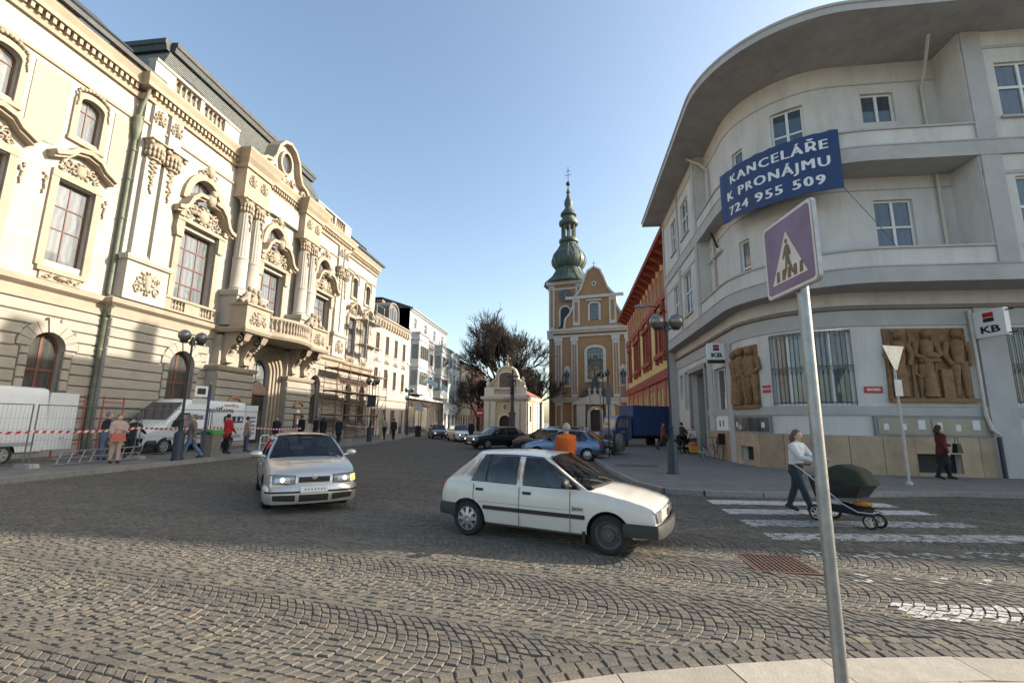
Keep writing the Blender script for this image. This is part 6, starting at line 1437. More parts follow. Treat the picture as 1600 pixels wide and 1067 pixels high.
# ---- vans
def van(name,label,loc,ang,L_,W_,Hh,mp,sc=1):
    t=thing(name,label,'van',loc,ang)
    w=W_/2; z0=.35
    # side profile from rear to front
    st=[(-L_/2,z0,Hh-.02),(-L_/2+.06,z0,Hh),(-L_*.1,z0,Hh+.02),(L_/2-2.3,z0,Hh),(L_/2-1.95,z0,Hh-.12),(L_/2-1.0,z0,1.5),(L_/2-.88,z0,1.34),(L_/2-.2,z0-.02,1.12),(L_/2-.05,z0,.98),(L_/2,z0+.06,.8),(L_/2+.02,z0+.06,.62)]
    allx=sorted(set([s[0] for s in st]+[-L_/2+L_*i/30 for i in range(31)])); rings=[]; w=W_/2
    def tp(x):
        for a,b in zip(st[:-1],st[1:]):
            if x<=b[0]: f=(x-a[0])/(b[0]-a[0]); return a[1]+(b[1]-a[1])*f,a[2]+(b[2]-a[2])*f
        return st[-1][1:]
    for x in allx:
        zb,zt=tp(x); taper=1-.14*max(0,(x-(L_/2-1.0))/1.0)**2; ww=w*taper; rr_=min(.16,(zt-zb)*.25); tum=.1*max(0,(zt-1.2))/1.4
        half=[(0,zb),(ww*.85,zb),(ww*.97,zb+.06),(ww,zb+.3),(ww,min(1.2,zt-rr_-.02)),(ww-tum,zt-rr_),(ww-tum-rr_*.3,zt-rr_*.3),(ww-tum-rr_,zt),(0,zt+.03)]
        rings.append([(x,y,z) for y,z in half]+[(x,-y,z) for y,z in half[-2:0:-1]])
    b=MB(); n=len(rings[0]); b.v=[p for q in rings for p in q]
    for i in range(len(rings)-1):
        for j in range(n): b.f.append((i*n+j,i*n+(j+1)%n,(i+1)*n+(j+1)%n,(i+1)*n+j)); b.m.append(0)
    b.f+=[tuple(range(n-1,-1,-1)),tuple(range((len(rings)-1)*n,len(rings)*n))]; b.m+=[0,0]
    me=b.mesh('body',[mp]); smooth_me(me,180); fx,rx=L_/2-.95,-L_/2+1.15; me=cut_arches(me,(rx,fx),.4,w,.34); smooth_me(me,30); link('body',me,t)
    for x in (rx,fx):
        for s in (-1,1): wheel(t,x,s*(w-.12),.34,.2,s,None,6,C((.3,.3,.3),.5))
    P=[]
    for x,z in ((L_/2-1.9,Hh-.17),(L_/2-1.02,1.5)): P.append((x,z))
    ww=w*.82; (xt,zt),(xb,zb)=P
    MB().add([(xb+.03,-ww*1.06,zb+.03),(xb+.03,ww*1.06,zb+.03),(xt+.06,ww,zt-.02),(xt+.06,-ww,zt-.02)],[(0,1,2,3)]).shift(.02,0,.03).obj('windscreen',m_panedk,t)
    for s in (-1,1):
        y=s*(w+.004)
        MB().add([(L_/2-1.12,y,1.22),(L_/2-2.2,y,1.22),(L_/2-2.2,s*(w-.05),1.85),(L_/2-1.62,s*(w-.05),1.85)],[(0,1,2,3)]).obj('cab_window',m_panedk,t)
        MB().box(-L_/2+.3,L_/2-1.0,min(y,y+s*.02),max(y,y+s*.02),.62,.74).obj('side_strip',C((.3,.31,.32)),t)
        MB().tube([(L_/2-2.3,y,.42),(L_/2-2.3,y,1.2),(L_/2-2.3,s*(w-.06),1.9)],.006,4).obj('door_gap',m_black,t); MB().tube([(L_/2-3.6,y,.42),(L_/2-3.6,y,1.2),(L_/2-3.6,s*(w-.08),2.1)],.006,4).obj('door_gap',m_black,t)
        MB().box(L_/2-1.45,L_/2-1.25,min(s*w,s*(w+.28)),max(s*w,s*(w+.28)),1.2,1.5).obj('wing_mirror',m_black,t)
        MB().hexa([(L_/2-.28,s*.5,.72),(L_/2-.1,s*.5,.68),(L_/2-.32,s*(w*.93),.72),(L_/2-.5,s*(w*.93),.76),(L_/2-.36,s*.5,.94),(L_/2-.14,s*.5,.88),(L_/2-.36,s*(w*.93),.95),(L_/2-.55,s*(w*.93),.97)]).obj('headlight',m_hl,t)
        MB().box(-L_/2-.02,-L_/2+.02,min(s*(w-.02),s*(w-.16)),max(s*(w-.02),s*(w-.16)),.7,1.3).obj('tail_light',m_tail,t)
    MB().box(L_/2-.1,L_/2-.02,-.5,.5,.7,.84).obj('grille',m_black,t); MB().mould([(-.2,.32),(.02,.32),(.05,.5),(0,.62),(-.2,.62)],[(L_/2-.5,-w),(L_/2-.15,-w*.93),(L_/2,-.6),(L_/2+.02,0),(L_/2,.6),(L_/2-.15,w*.93),(L_/2-.5,w)]).obj('bumper',m_black,t); plate(t,L_/2+.075,0,.47,0,1)
    # one rear door swung open
    d=MB().box(-L_/2-.95,-L_/2,w-.06,w,.45,Hh-.15).map(lambda x,y,z:(x,y,z)).obj('rear_door',mp,t); 
    return t,L_,w
m_van=carpaint('van_white',(.62,.63,.63),0,.4,.1)
v1,L1,w1=van('white_van','plain white high roofed van behind the fence, its rear door swung open',(-19.35,11.15,.14),rad(-90),6.0,2.0,2.6,m_van)
plate(v1,-L1/2-.5,w1+.006,.85,0,1)
o=v1.children[-2] if False else None
v2,L2,w2=van('lettered_van','white high roofed van with black lettering parked before the town hall',(-19.1,20.9,.14),rad(-90),6.0,2.0,2.5,m_van)
def vtext(txt,x,z,sz,mt,bold=.004):
    tm=text_mb(txt,sz,bold,.002); tm.v=[(x-p[0]*-1,w2*0+ (w2-.02)+.0-p[1],z+p[2]) for p in tm.v]
    return tm
for txt,x,z,sz,mt in (('pojišťovna',-1.2,2.02,.42,m_black),('www.ISA.cz',-1.9,2.3,.22,C((.5,.2,.03)))):
    tm=text_mb(txt,sz,.006,.002); tm.v=[(x-p[0],w2-.09*(z-1.2)/1.3-.002-p[1],z+p[2]) for p in tm.v]; tm.obj('lettering',mt,v2)
for k,ch_ in enumerate('IISA'):
    x=-1.55-k*.36; MB().box(x-.17,x+.17,w2-.03,w2+.004,1.38,1.72).obj('logo_tile',C((.02,.025,.05),.5),v2)
    tm=text_mb(ch_,.32,.01,.002); tm.v=[(x-p[0],w2+.007-p[1],1.55+p[2]) for p in tm.v]; tm.obj('lettering',m_white,v2)
MB().box(.05,1.35,w2+.0,w2+.005,.95,1.75).obj('picture_panel',M('printed_picture',(.2,.15,.16),.5,.8,4),v2); MB().box(.05,1.5,w2,w2+.005,.8,.92).obj('lettering_strip',m_black,v2)
for k in range(5): MB().box(-L2/2-.8,-L2/2-.25,w2,w2+.004,.75+.22*k,.82+.22*k).obj('door_print',m_black,v2)
# ---- blue lorry
t=thing('blue_lorry','old blue lorry with box body parked by the yellow house','truck',(5.1,36.6,0),rad(206)); t.scale=(.92,)*3
m_lor=carpaint('lorry_blue',(.018,.05,.15),0,.45); 
bx=MB().box(-2.9,1.0,-1.05,1.05,.95,3.3).box(-2.93,1.03,-1.08,1.08,3.3,3.38).obj('box_body',M('box_blue',(.02,.06,.17),.5,.1,2),t)
for x in [-2.9+.65*i for i in range(7)]: MB().box(x-.02,x+.02,1.05,1.07,.97,3.28).obj('body_rib',m_lor,bx)
cb=MB(); prof=[(1.15,.6),(2.6,.6),(2.72,1.0),(2.68,1.5),(2.5,2.35),(2.3,2.52),(1.25,2.55),(1.15,2.45)]; cb.prism(prof,-.98,.98); cb.obj('cab',m_lor,t)
for s in (-1,1):
    MB().add([(1.5,s*.985,1.6),(2.45,s*.985,1.6),(2.3,s*.985,2.25),(1.5,s*.985,2.25)],[(0,1,2,3)]).obj('cab_window',m_pane,t); MB().lathe([(0,0),(.14,0),(.12,.05),(0,.06)],12).map(lambda x,y,z:(2.72+z,s*.7+x,.95+y)).obj('headlight',m_hl,t)
    MB().box(1.75,2.1,min(s*.986,s*.99),max(s*.986,s*.99),1.2,1.32).obj('badge',C((.4,.25,.15)),t)
MB().add([(2.66,-.85,1.6),(2.66,.85,1.6),(2.5,.8,2.3),(2.5,-.8,2.3)],[(0,1,2,3)]).shift(.025,0,0).obj('windscreen',m_pane,t)
MB().box(2.6,2.85,-1,1,.5,.72).obj('bumper',m_metal,t); MB().box(-2.9,1.1,-.35,.35,.7,.94).obj('chassis',m_black,t)
for x in (1.9,-1.9):
    for s in (-1,1): wheel(t,x,s*.85,.45,.25,s,None,5,C((.08,.08,.09)))
# ---------------------------------------------------------------- people
def seg_dist(P,a,b):
    ab=b-a; L=max((ab@ab),1e-9); t=np.clip(((P-a)@ab)/L,0,1); return np.linalg.norm(P-(a+t[:,None]*ab),axis=1)
def person(label,loc,rotz,h=1.72,top=(.1,.1,.1),legs=(.05,.05,.06),shoes=(.02,.02,.02),hair=(.05,.035,.025),pose=None,coat=0.0,hairlen=0,cat='person',group=None,vox=.018,bulk=1.0,seated=False,bald=False,hood=None,skirt=None):
    p=dict(lh=0,lk=0,rh=0,rk=0,ls=0,le=15,rs=0,re=15,la=8,ra=8,lean=0,head=0,lo=0,ro=0); p.update(pose or {})
    t=thing('person',label,cat,loc,rotz,group)
    k=h
    def rot(v,ax,a):
        v=Vector(v); v.rotate(Matrix.Rotation(rad(a),3,ax)); return v
    hipz=.52*k; segs=[]   # (pts, radii, flat, material)
    O=Vector((0,0,hipz))
    # facing -y; forward swing = rotate about x
    def leg(s,hip,knee,out):
        H_=O+Vector((s*.052*k,0,-.01*k)); d=rot(rot((0,0,-1),'X',-hip),'Y',-s*out); K=H_+d*.245*k; d2=rot(rot((0,0,-1),'X',-hip+knee),'Y',-s*out); A=K+d2*.235*k
        f=rot((0,-1,-.12),'X',-hip+knee if seated or abs(knee)>40 else min(0,-hip+knee)*.0-hip*.2+knee*.3); T=A+f*.105*k+Vector((0,0,-.022*k)); heel=A-f*.035*k+Vector((0,0,-.02*k))
        return H_,K,A,T,heel
    LE=leg(1,p['lh'],p['lk'],p['lo']); RI=leg(-1,p['rh'],p['rk'],p['ro'])
    if not seated:
        low=min(min(q[3].z,q[4].z) for q in (LE,RI))-.02*k; dz=-low
    else: dz=0
    sh=Vector((0,0,dz)); O=O+sh
    LE=[q+sh for q in LE]; RI=[q+sh for q in RI]
    up=rot((0,0,1),'X',p['lean']); 
    waist=O+up*.09*k; chest=O+up*.2*k; shd=O+up*.29*k; neck=O+up*.335*k; hd=neck+rot(up,'X',p['head'])*.085*k
    bk=bulk
    for H_,K,A,T,heel in (LE,RI):
        segs.append(([H_,H_.lerp(K,.4),K,K.lerp(A,.35),A],[.068*k*bk**.5,.06*k,.042*k,.044*k,.03*k],1,1)); segs.append(([heel,A+Vector((0,0,-.008*k)),T],[.026*k,.032*k,.024*k],1,2))
    torso=[O-up*.035*k,O,waist,chest,shd,shd+up*.035*k]
    segs.append((torso[2:],[.098*k*bk,.112*k*bk,.105*k*bk,.05*k],.72,0)); segs.append((torso[:3],[.085*k,.1*k*bk,.098*k*bk],.78,0 if coat>0 else 1))
    if coat>0:
        bot=O-Vector((0,0,coat*k)); segs.append(([waist,O,bot],[.1*k*bk,.112*k*bk,.125*k*bk],.8,0))
    if skirt: segs.append(([O+up*.05*k,O-Vector((0,0,.1*k)),O-Vector((0,0,.24*k))],[.095*k,.115*k,.125*k],.8,1))
    segs.append(([shd,neck,hd-up*.02*k],[.05*k,.034*k,.034*k],1,3))
    hands=[]
    for s,sw,el,ab in ((1,p['ls'],p['le'],p['la']),(-1,p['rs'],p['re'],p['ra'])):
        S_=shd+Vector((s*.1*k*bk**.5,0,-.004*k)); d=rot(rot((0,0,-1),'X',-sw),'Y',-s*ab); E=S_+d*.17*k; d2=rot(rot((0,0,-1),'X',-sw-el),'Y',-s*ab*.4); W_=E+d2*.15*k
        segs.append(([shd+Vector((s*.04*k,0,0)),S_,S_.lerp(E,.5),E,E.lerp(W_,.5),W_],[.05*k,.05*k*bk**.5,.043*k,.036*k,.033*k,.025*k],1,0)); hands.append((W_,d2,s))
    b=MB()
    for pts,rd,fl,mi in segs:
        # elliptical tube with the wide axis along x for the trunk
        P=[Vector(q) for q in pts]; n=12; vs=[];fs=[]
        P2=[P[0]-(P[1]-P[0]).normalized()*rd[0]*.6]+P+[P[-1]+(P[-1]-P[-2]).normalized()*rd[-1]*.6]; R2=[rd[0]*.55]+list(rd)+[rd[-1]*.55]
        for i,q in enumerate(P2):
            tt=(P2[min(i+1,len(P2)-1)]-P2[max(i-1,0)]).normalized(); a=Vector((1,0,0)); a=(a-tt*a.dot(tt)); a=a.normalized() if a.length>.1 else tt.orthogonal().normalized(); c=tt.cross(a)
            for j in range(n): th=2*PI*j/n; vs.append(q+a*math.cos(th)*R2[i]+c*math.sin(th)*R2[i]*fl)
        m_=len(P2)
        for i in range(m_-1):
            for j in range(n): fs.append((i*n+j,i*n+(j+1)%n,(i+1)*n+(j+1)%n,(i+1)*n+j))
        fs+=[tuple(range(n-1,-1,-1)),tuple(range((m_-1)*n,m_*n))]; b.add(vs,fs)
    hq=rot((0,0,1),'X',p['head']+p['lean']).to_track_quat('Z','Y')
    def HP(x,y,z): 
        v=Vector((x*k,y*k,z*k)); v.rotate(Matrix.Rotation(rad(p['head']+p['lean']*.5),3,'X')); return hd+v
    he=MB().ell((0,0,0),(.046*k,.056*k,.066*k),14,10); he.map(lambda x,y,z:tuple(HP(x/k,y/k-(.004 if z<0 else 0),z/k))); b.add(he.v,he.f)
    ja=MB().ell((0,0,0),(.034*k,.04*k,.04*k),12,8); ja.map(lambda x,y,z:tuple(HP(x/k,y/k-.014,z/k-.035))); b.add(ja.v,ja.f)
    no=MB().ell((0,0,0),(.009*k,.016*k,.016*k),8,6); no.map(lambda x,y,z:tuple(HP(x/k,y/k-.058,z/k-.012))); b.add(no.v,no.f)
    for s in (-1,1):
        ea=MB().ell((0,0,0),(.008*k,.014*k,.018*k),8,6); ea.map(lambda x,y,z:tuple(HP(x/k+s*.047,y/k,z/k-.008))); b.add(ea.v,ea.f)
    me=b.mesh('body',[m_skin]); o=bpy.data.objects.new('tmp',me); COL.objects.link(o)
    bm=bmesh.new(); bm.from_mesh(me); bmesh.ops.recalc_face_normals(bm,faces=bm.faces); bm.to_mesh(me); bm.free()
    md=o.modifiers.new('r','REMESH'); md.mode='VOXEL'; md.voxel_size=vox*k/1.7; ms=o.modifiers.new('s','SMOOTH'); ms.iterations=3; ms.factor=.5
    dg=bpy.context.evaluated_depsgraph_get(); dg.update(); out=bpy.data.meshes.new_from_object(o.evaluated_get(dg)); bpy.data.objects.remove(o)
    out.materials.clear()
    for mt in (C(top,.85,bump=.3,bscale=14),C(legs,.85,bump=.2,bscale=14),C(shoes,.6),m_skin): out.materials.append(mt)
    nv=len(out.polygons); cen=np.empty(nv*3); out.polygons.foreach_get('center',cen); cen=cen.reshape(-1,3)
    best=np.full(nv,9.);mi_=np.full(nv,3,int)
    for pts,rd,fl,mi in segs:
        for i in range(len(pts)-1):
            d=seg_dist(cen,np.array(pts[i]),np.array(pts[i+1]))-(rd[i]+rd[i+1])/2*(.9 if fl<1 else 1); w_=d<best; best[w_]=d[w_]; mi_[w_]=mi
    hz=np.linalg.norm(cen-np.array(hd),axis=1); mi_[hz<.078*k]=3; 
    out.polygons.foreach_set('material_index',mi_.astype(np.int32)); out.polygons.foreach_set('use_smooth',[True]*nv); out.update()
    out.name='body'; body=link('body',out,t)
    # hands with five fingers
    for W_,d,s in hands:
        hm=MB(); d=d.normalized(); ax=Vector((0,1,0)); ax=(ax-d*ax.dot(d)); ax=ax.normalized() if ax.length>.1 else Vector((1,0,0)); nn=d.cross(ax); inn=-nn if nn.x*s>0 else nn
        hm.tube([W_-d*.01,W_+d*.03,W_+d*.075],[.021,.034,.036],8,flat=.55)
        for q in range(4):
            bs=W_+d*.072+ax*(-.027+.018*q); ln=[.06,.072,.068,.052][q]; hm.tube([bs,bs+d*ln*.5+inn*.008,bs+d*ln*.85+inn*.028],[.0095,.009,.007],5)
        th=W_+d*.022+ax*-.03; hm.tube([th,th+d*.03-ax*.018+inn*.008,th+d*.056-ax*.016+inn*.018],[.012,.0105,.008],5)
        hm.obj('hand',m_skin,t,70)
    if not bald:
        hr=MB(); hr.ell((0,0,0),(.054*k,.062*k,.07*k),14,10); hr.v=[(x,max(y,-.03*k) if z<.03*k else y,z) for x,y,z in hr.v]
        hr.map(lambda x,y,z:tuple(HP(x/k,y/k+.011,max(z/k,-.035)+.008)))
        if hairlen:
            q=[HP(0,.035,-.0),HP(0,.045,-.05),HP(0,.04,-.05-hairlen)]; hr.tube(q,[.05*k,.052*k,.035*k],10)
        hr.obj('hair',C(hair,.7,bump=.4,bscale=60),t,80)
    fc=MB()
    for s in (-1,1): e=HP(s*.018,-.052,.008); fc.ell(e,(.006*k,.004*k,.004*k),6,4)
    e=HP(0,-.052,-.04); fc.ell(e,(.014*k,.004*k,.003*k),6,4); fc.obj('face_features',C((.09,.04,.035),.5),t)
    return t,dict(O=O,hd=hd,hands=hands,shd=shd,chest=chest,k=k)
def face(dx,dy): return math.atan2(dy,dx)+PI/2     # rotation that turns -y towards (dx,dy)
ZP=.14
# left pavement
t,J=person('person in pale pink suit carrying a red handbag by the fence',(-16.1,14.75,ZP),face(.9,-.5),1.68,(.42,.3,.25),(.42,.3,.25),(.02,.015,.015),(.22,.1,.04),dict(lh=5,rh=-5,ls=15,le=70,rs=10,re=60,head=12),.06,.02)
bg_=thing('handbag','red leather handbag held by the person in pale pink','bag',(-15.78,14.5,ZP+.78),face(.9,-.5)); MB().hexa([(-.22,-.09,0),(.22,-.09,0),(.22,.09,0),(-.22,.09,0),(-.18,-.05,.27),(.18,-.05,.27),(.18,.05,.27),(-.18,.05,.27)]).obj('bag_body',C((.34,.06,.035),.45),bg_); MB().tube([(-.1,0,.26),(-.08,0,.4),(.08,0,.4),(.1,0,.26)],.012,5).obj('handle',C((.25,.04,.03),.5),bg_)
person('person in dark top and jeans working behind the fence, arm outstretched',(-17.75,15.7,ZP),face(.6,.8),1.75,(.02,.022,.028),(.09,.13,.2),hair=(.2,.14,.13),pose=dict(rs=70,re=10,ls=20,le=30,lean=8))
person('person in black bending beside the lettered van bonnet',(-17.5,16.6,ZP),face(-.3,1),1.65,(.018,.018,.02),(.02,.02,.02),pose=dict(lean=25,ls=40,rs=30,re=30,head=10),coat=.1)
person('person in blue jeans and grey brown coat walking past the lamp base',(-15.05,16.9,ZP),face(-.6,-.6),1.76,(.16,.12,.11),(.1,.15,.24),hair=(.16,.12,.1),pose=dict(lh=22,lk=8,rh=-20,rk=18,ls=-15,rs=20),coat=.05)
person('person in bright red jacket and black trousers standing with back turned',(-16.0,20.0,ZP),face(.25,1),1.76,(.42,.02,.022),(.012,.012,.013),hair=(.015,.012,.01),pose=dict(ls=20,le=40,rs=10,re=30),coat=.04,bulk=1.08)
person('person in beige jacket and blue jeans beside the bright red jacket',(-15.9,21.2,ZP),face(.5,.9),1.66,(.3,.23,.19),(.06,.08,.16),hair=(.03,.02,.015),pose=dict(ls=15,le=40),coat=.05)
gx=[((-17.8,26.3),1.7,(.015,.017,.025),'person in navy coat left end of the dark group'),((-17.6,28.6),1.82,(.013,.013,.015),'tallest person in black of the group near the portal'),((-17.0,29.3),1.78,(.012,.014,.02),'person in black with pale collar seen from behind'),((-17.2,30.6),1.74,(.016,.016,.02),'long haired person in black in the group'),((-15.9,30.4),1.72,(.02,.02,.024),'person in black coat walking in front of the group')]
for i,((x,y),h,c,l) in enumerate(gx): person(l,(x,y,ZP),face([.3,.1,.4,-.2,.3][i],[-1,1,1,1,-1][i]),h,c,(.015,.015,.02),pose=dict(lh=8 if i==4 else 2,rh=-10 if i==4 else -2,ls=10,rs=-8),coat=.16,hairlen=.08 if i==3 else 0,group='people in dark clothes by the portal',vox=.028)
person('person in white and red top in the couple by the second lamp',(-15.6,37.6,ZP),face(.1,1),1.78,(.4,.3,.27),(.02,.02,.025),hair=(.2,.03,.025),pose=dict(lh=12,rh=-12),vox=.028)
person('person in black with backpack in the couple by the second lamp',(-14.9,37.9,ZP),face(-.1,1),1.72,(.02,.022,.025),(.02,.02,.022),pose=dict(lh=10,rh=-10),coat=.06,vox=.028)
# right side
person('person in orange jacket standing behind the white hatchback roof',(-.12,11.6,0),face(-.35,1),1.72,(.5,.1,.015),(.02,.02,.025),hair=(.35,.32,.3),pose=dict(ls=12,le=25,rs=10,re=20,lean=-6),coat=.02,bulk=1.15)
person('person in red jacket walking along the bank wall past the lamp',(5.95,31.0,.12),face(.8,-.2),1.76,(.26,.05,.04),(.05,.05,.045),pose=dict(lh=24,lk=6,rh=-22,rk=15,ls=-15,rs=18),coat=.03,vox=.024)
person('person in dark hooded coat with black pushchair at the bank door',(6.75,29.3,.12),face(.9,.3),1.72,(.03,.035,.05),(.02,.02,.02),hair=(.03,.035,.05),pose=dict(ls=30,le=20,rs=30,re=20),coat=.12,vox=.024)
person('person in white jacket with orange sash crouching over a yellow bag',(7.0,27.7,.12),face(-.4,-.9),1.6,(.5,.44,.4),(.06,.05,.05),hair=(.02,.015,.012),pose=dict(lh=35,lk=50,rh=35,rk=50,lean=25,ls=45,rs=40,le=20,re=20),vox=.022)
tw,JW=person('person in white jacket and dark jeans pushing the green hooded pram',(4.78,10.75,0),face(.6,-.8),1.68,(.58,.57,.56),(.025,.035,.045),(.015,.015,.02),(.12,.07,.045),dict(lh=-14,lk=8,rh=24,rk=4,ls=38,le=42,rs=38,re=42,lean=8),0,.05,vox=.014)
person('person in dark red jacket and black skirt walking by the bank plinth',(12.3,17.25,.12),face(1,-.15),1.72,(.09,.012,.014),(.012,.012,.014),(.01,.01,.01),(.04,.025,.02),dict(lh=14,lk=4,rh=-14,rk=8,ls=20,le=60,rs=-10,re=30),.05,.05,skirt=True,vox=.018)
sb=thing('shoulder_bag','black shoulder bag on the person in dark red','bag',(12.62,17.05,.98),rad(10)); MB().hexa([(-.1,-.1,0),(.1,-.1,0),(.1,.1,0),(-.1,.1,0),(-.06,-.08,.3),(.06,-.08,.3),(.06,.08,.3),(-.06,.08,.3)]).obj('bag_body',m_black,sb); MB().tube([(0,-.07,.29),(0,-.04,.5),(0,.04,.5),(0,.07,.29)],.01,5).obj('strap',m_black,sb)
person('person in black far up the street beside the black saloon',(-8.3,38.5,0),face(0,-1),1.78,(.015,.015,.015),(.015,.015,.015),pose=dict(lh=10,rh=-8),coat=.1,vox=.03)
person('driver with fair hair seen through the silver saloon windscreen',(0,0,0),0,1.72,(.05,.05,.06),(.05,.05,.06),hair=(.12,.08,.05),pose=dict(lh=85,lk=70,rh=85,rk=70,ls=45,rs=45,le=30,re=30,lean=-12),seated=True,vox=.024)
dr_=bpy.context.view_layer.objects
def seat_in(c,obj,y,x=0.1,z=-.28):
    M_=Matrix.Translation(c.location)@Matrix.Rotation(c.rotation_euler.z,4,'Z')
    obj.location=M_@Vector((x,y,z)); obj.rotation_euler=(0,0,c.rotation_euler.z+PI/2)
pp=[o for o in bpy.data.objects if o.name.startswith('person') and o.parent is None]
seat_in(c2,pp[-1],.37,-.1,-.33)
person('passenger in dark clothes seen through the silver saloon windscreen',(0,0,0),0,1.66,(.03,.03,.035),(.05,.05,.06),hair=(.05,.03,.02),pose=dict(lh=85,lk=70,rh=85,rk=70,ls=20,rs=20,le=30,re=30,lean=-12),seated=True,vox=.024)
pp=[o for o in bpy.data.objects if o.name.startswith('person') and o.parent is None]; seat_in(c2,pp[-1],-.37,-.1,-.33)
person('driver in blue denim inside the white hatchback',(0,0,0),0,1.66,(.07,.13,.24),(.05,.05,.06),hair=(.08,.05,.03),pose=dict(lh=85,lk=70,rh=85,rk=70,ls=50,rs=50,le=25,re=25,lean=-10),seated=True,vox=.022)
pp=[o for o in bpy.data.objects if o.name.startswith('person') and o.parent is None]; seat_in(c1,pp[-1],.34,-.15,-.42)
# ---------------------------------------------------------------- crossing sign in the foreground
t=thing('crossing_sign','square purple blue pedestrian crossing sign on a tall galvanised pole, foreground right','sign',(1.365,2.78,0))
MB().tube([(0,0,0),(0,0,2.95)],.032,20,cap=True).obj('pole',m_steel,t,50)
A=rad(82)
def sg(x,y,z): return (x*math.cos(A)+y*math.sin(A)-.035*math.sin(A)*1.5,-x*math.sin(A)+y*math.cos(A)-.035*math.cos(A)*1.5,z+2.815)
def rsq(hw,r,n=5):
    o=[]
    for cx,cy,a0 in ((hw-r,hw-r,0),(-hw+r,hw-r,PI/2),(-hw+r,-hw+r,PI),(hw-r,-hw+r,1.5*PI)):
        for i in range(n+1): a=a0+PI/2*i/n; o.append((cx+r*math.cos(a),cy+r*math.sin(a)))
    return o
hw=.24
MB().prism(rsq(hw,.03),-.012,.012).map(sg).obj('sign_plate',m_steel,t)
m_spur=M('faded_sign_blue',(.17,.12,.2),.45,.25,5,dirt=.25,dcol=(.3,.2,.24)); m_swht=M('sign_cream_white',(.6,.54,.5),.5,.12,6)
MB().prism(rsq(hw-.006,.03),-.0145,-.0125).map(sg).obj('sign_border',m_swht,t)
MB().prism(rsq(hw-.022,.022),-.017,-.0148).map(sg).obj('sign_field',m_spur,t)
MB().prism([(-.165,-.165),(.165,-.165),(0,.135)],-.0195,-.0172).map(sg).obj('sign_triangle',m_swht,t)
m_pic=M('faded_pictogram',(.16,.105,.06),.6,.15,5)
for k in range(5): x=-.12+.055*k; MB().prism([(x,-.155),(x+.03,-.155),(x+.033,-.09),(x+.008,-.09)],-.0215,-.0197).map(sg).obj('pictogram_stripe',m_pic,t)
MB().prism([(.012*math.cos(2*PI*i/12)-.0,.072+.016*math.sin(2*PI*i/12)) for i in range(12)],-.0225,-.0216).map(sg).obj('pictogram_head',m_pic,t)
pg=[(-.012,.05),(.014,.052),(.03,.02),(.036,-.02),(.026,-.022),(.02,.0),(.016,-.03),(.03,-.075),(.05,-.125),(.062,-.138),(.035,-.135),(.012,-.085),(-.002,-.06),(-.012,-.1),(-.03,-.14),(-.042,-.135),(-.026,-.09),(-.016,-.04),(-.018,.005),(-.034,-.03),(-.044,-.026),(-.028,.02)]
MB().prism(pg,-.0225,-.0216).map(sg).obj('pictogram_body',m_pic,t)
MB().box(-.05,.05,.014,.05,-.1,-.06).map(sg).obj('clamp',m_steel,t)
# ---- give way sign seen from behind
t=thing('give_way_sign','inverted triangular road sign seen from behind on a slim pale pole','sign',(9.95,15.35,.12),rad(20))
MB().tube([(0,0,0),(0,0,4.1)],.035,10).lathe([(.09,0),(.09,.06),(.04,.1)],10).obj('pole',C((.42,.4,.36),.6),t)
MB().prism([(-.42,4.15),(.42,4.15),(.05,3.4),(-.05,3.4)],-.02,-.045).obj('sign_plate',m_steel,t); MB().box(-.14,.14,-.06,-.042,2.6,3.1).obj('small_plate',C((.5,.5,.48),.5),t)
# ---- lamp posts
m_globe=M('smoky_globe',(.16,.15,.13),.12,.2,3,metal=.35,spec=.9)
def lamp(loc,rz,label,h=5.35,gr=.235,base=1.0):
    t=thing('street_lamp',label,'street lamp',loc,rz,'twin globe street lamps')
    MB().lathe([(.2,0),(.2,.05),(.18,.08),(.18,base),(.15,base+.06),(.085,base+.12),(.075,base+.5),(.09,base+.55),(.05,base+.62)],12).obj('base',m_blueblk,t,40)
    MB().tube([(0,0,base+.6),(0,0,2.8),(0,0,h)],[.05,.042,.038],10).obj('pole',m_blueblk,t,40)
    MB().tube([(-.3,0,h-.12),(0,0,h-.2),(.3,0,h-.12)],.03,6).lathe([(.1,h-.25),(.1,h-.1),(.03,h+.1)],8).obj('crossarm',m_metal,t)
    for s in (-1,1):
        g=MB().ell((s*.33,0,h+.1),(gr,gr,gr),16,12).obj('globe',m_globe,t,180)
        MB().lathe([(gr*.45,h-.2),(gr*.6,h-.1),(gr*.5,h-.08)],10,(s*.33,0)).obj('globe_holder',m_black,g); MB().lathe([(.08,h-.1),(.08,h+.2)],8,(s*.33,0)).obj('lamp_insert',m_black,g)
    return t
lamp((-15.1,16.35,.14),rad(75),'twin globe street lamp nearest on the left pavement beside the fence',4.75)
lamp((3.47,16.6,.12),0,'twin globe street lamp with wide blue base on the right pavement',5.2,.27)
l2=lamp((-15.1,33.6,.14),0,'twin globe street lamp with dark signboard near the cream house',4.5)
MB().box(-.35,.35,-.06,-.02,2.6,3.5).obj('signboard',C((.03,.035,.05),.5),l2)
lamp((-17.9,49.5,.14),0,'twin globe street lamp in front of the dark shopfront',4.9)
lamp((2.6,36.5,0),0,'twin globe street lamp standing in front of the church',5.6)
t=thing('wall_lamp','grey street lamp on a curved arm fixed to the bank corner','street lamp',(6.9,32.7,9.6)); MB().tube([(0,0,0),(-.5,0,.35),(-1.4,0,.5)],.04,6).obj('arm',m_metal,t); MB().ell((-1.75,0,.47),(.5,.2,.14),12,6).obj('luminaire',C((.3,.3,.3),.4),t,180)
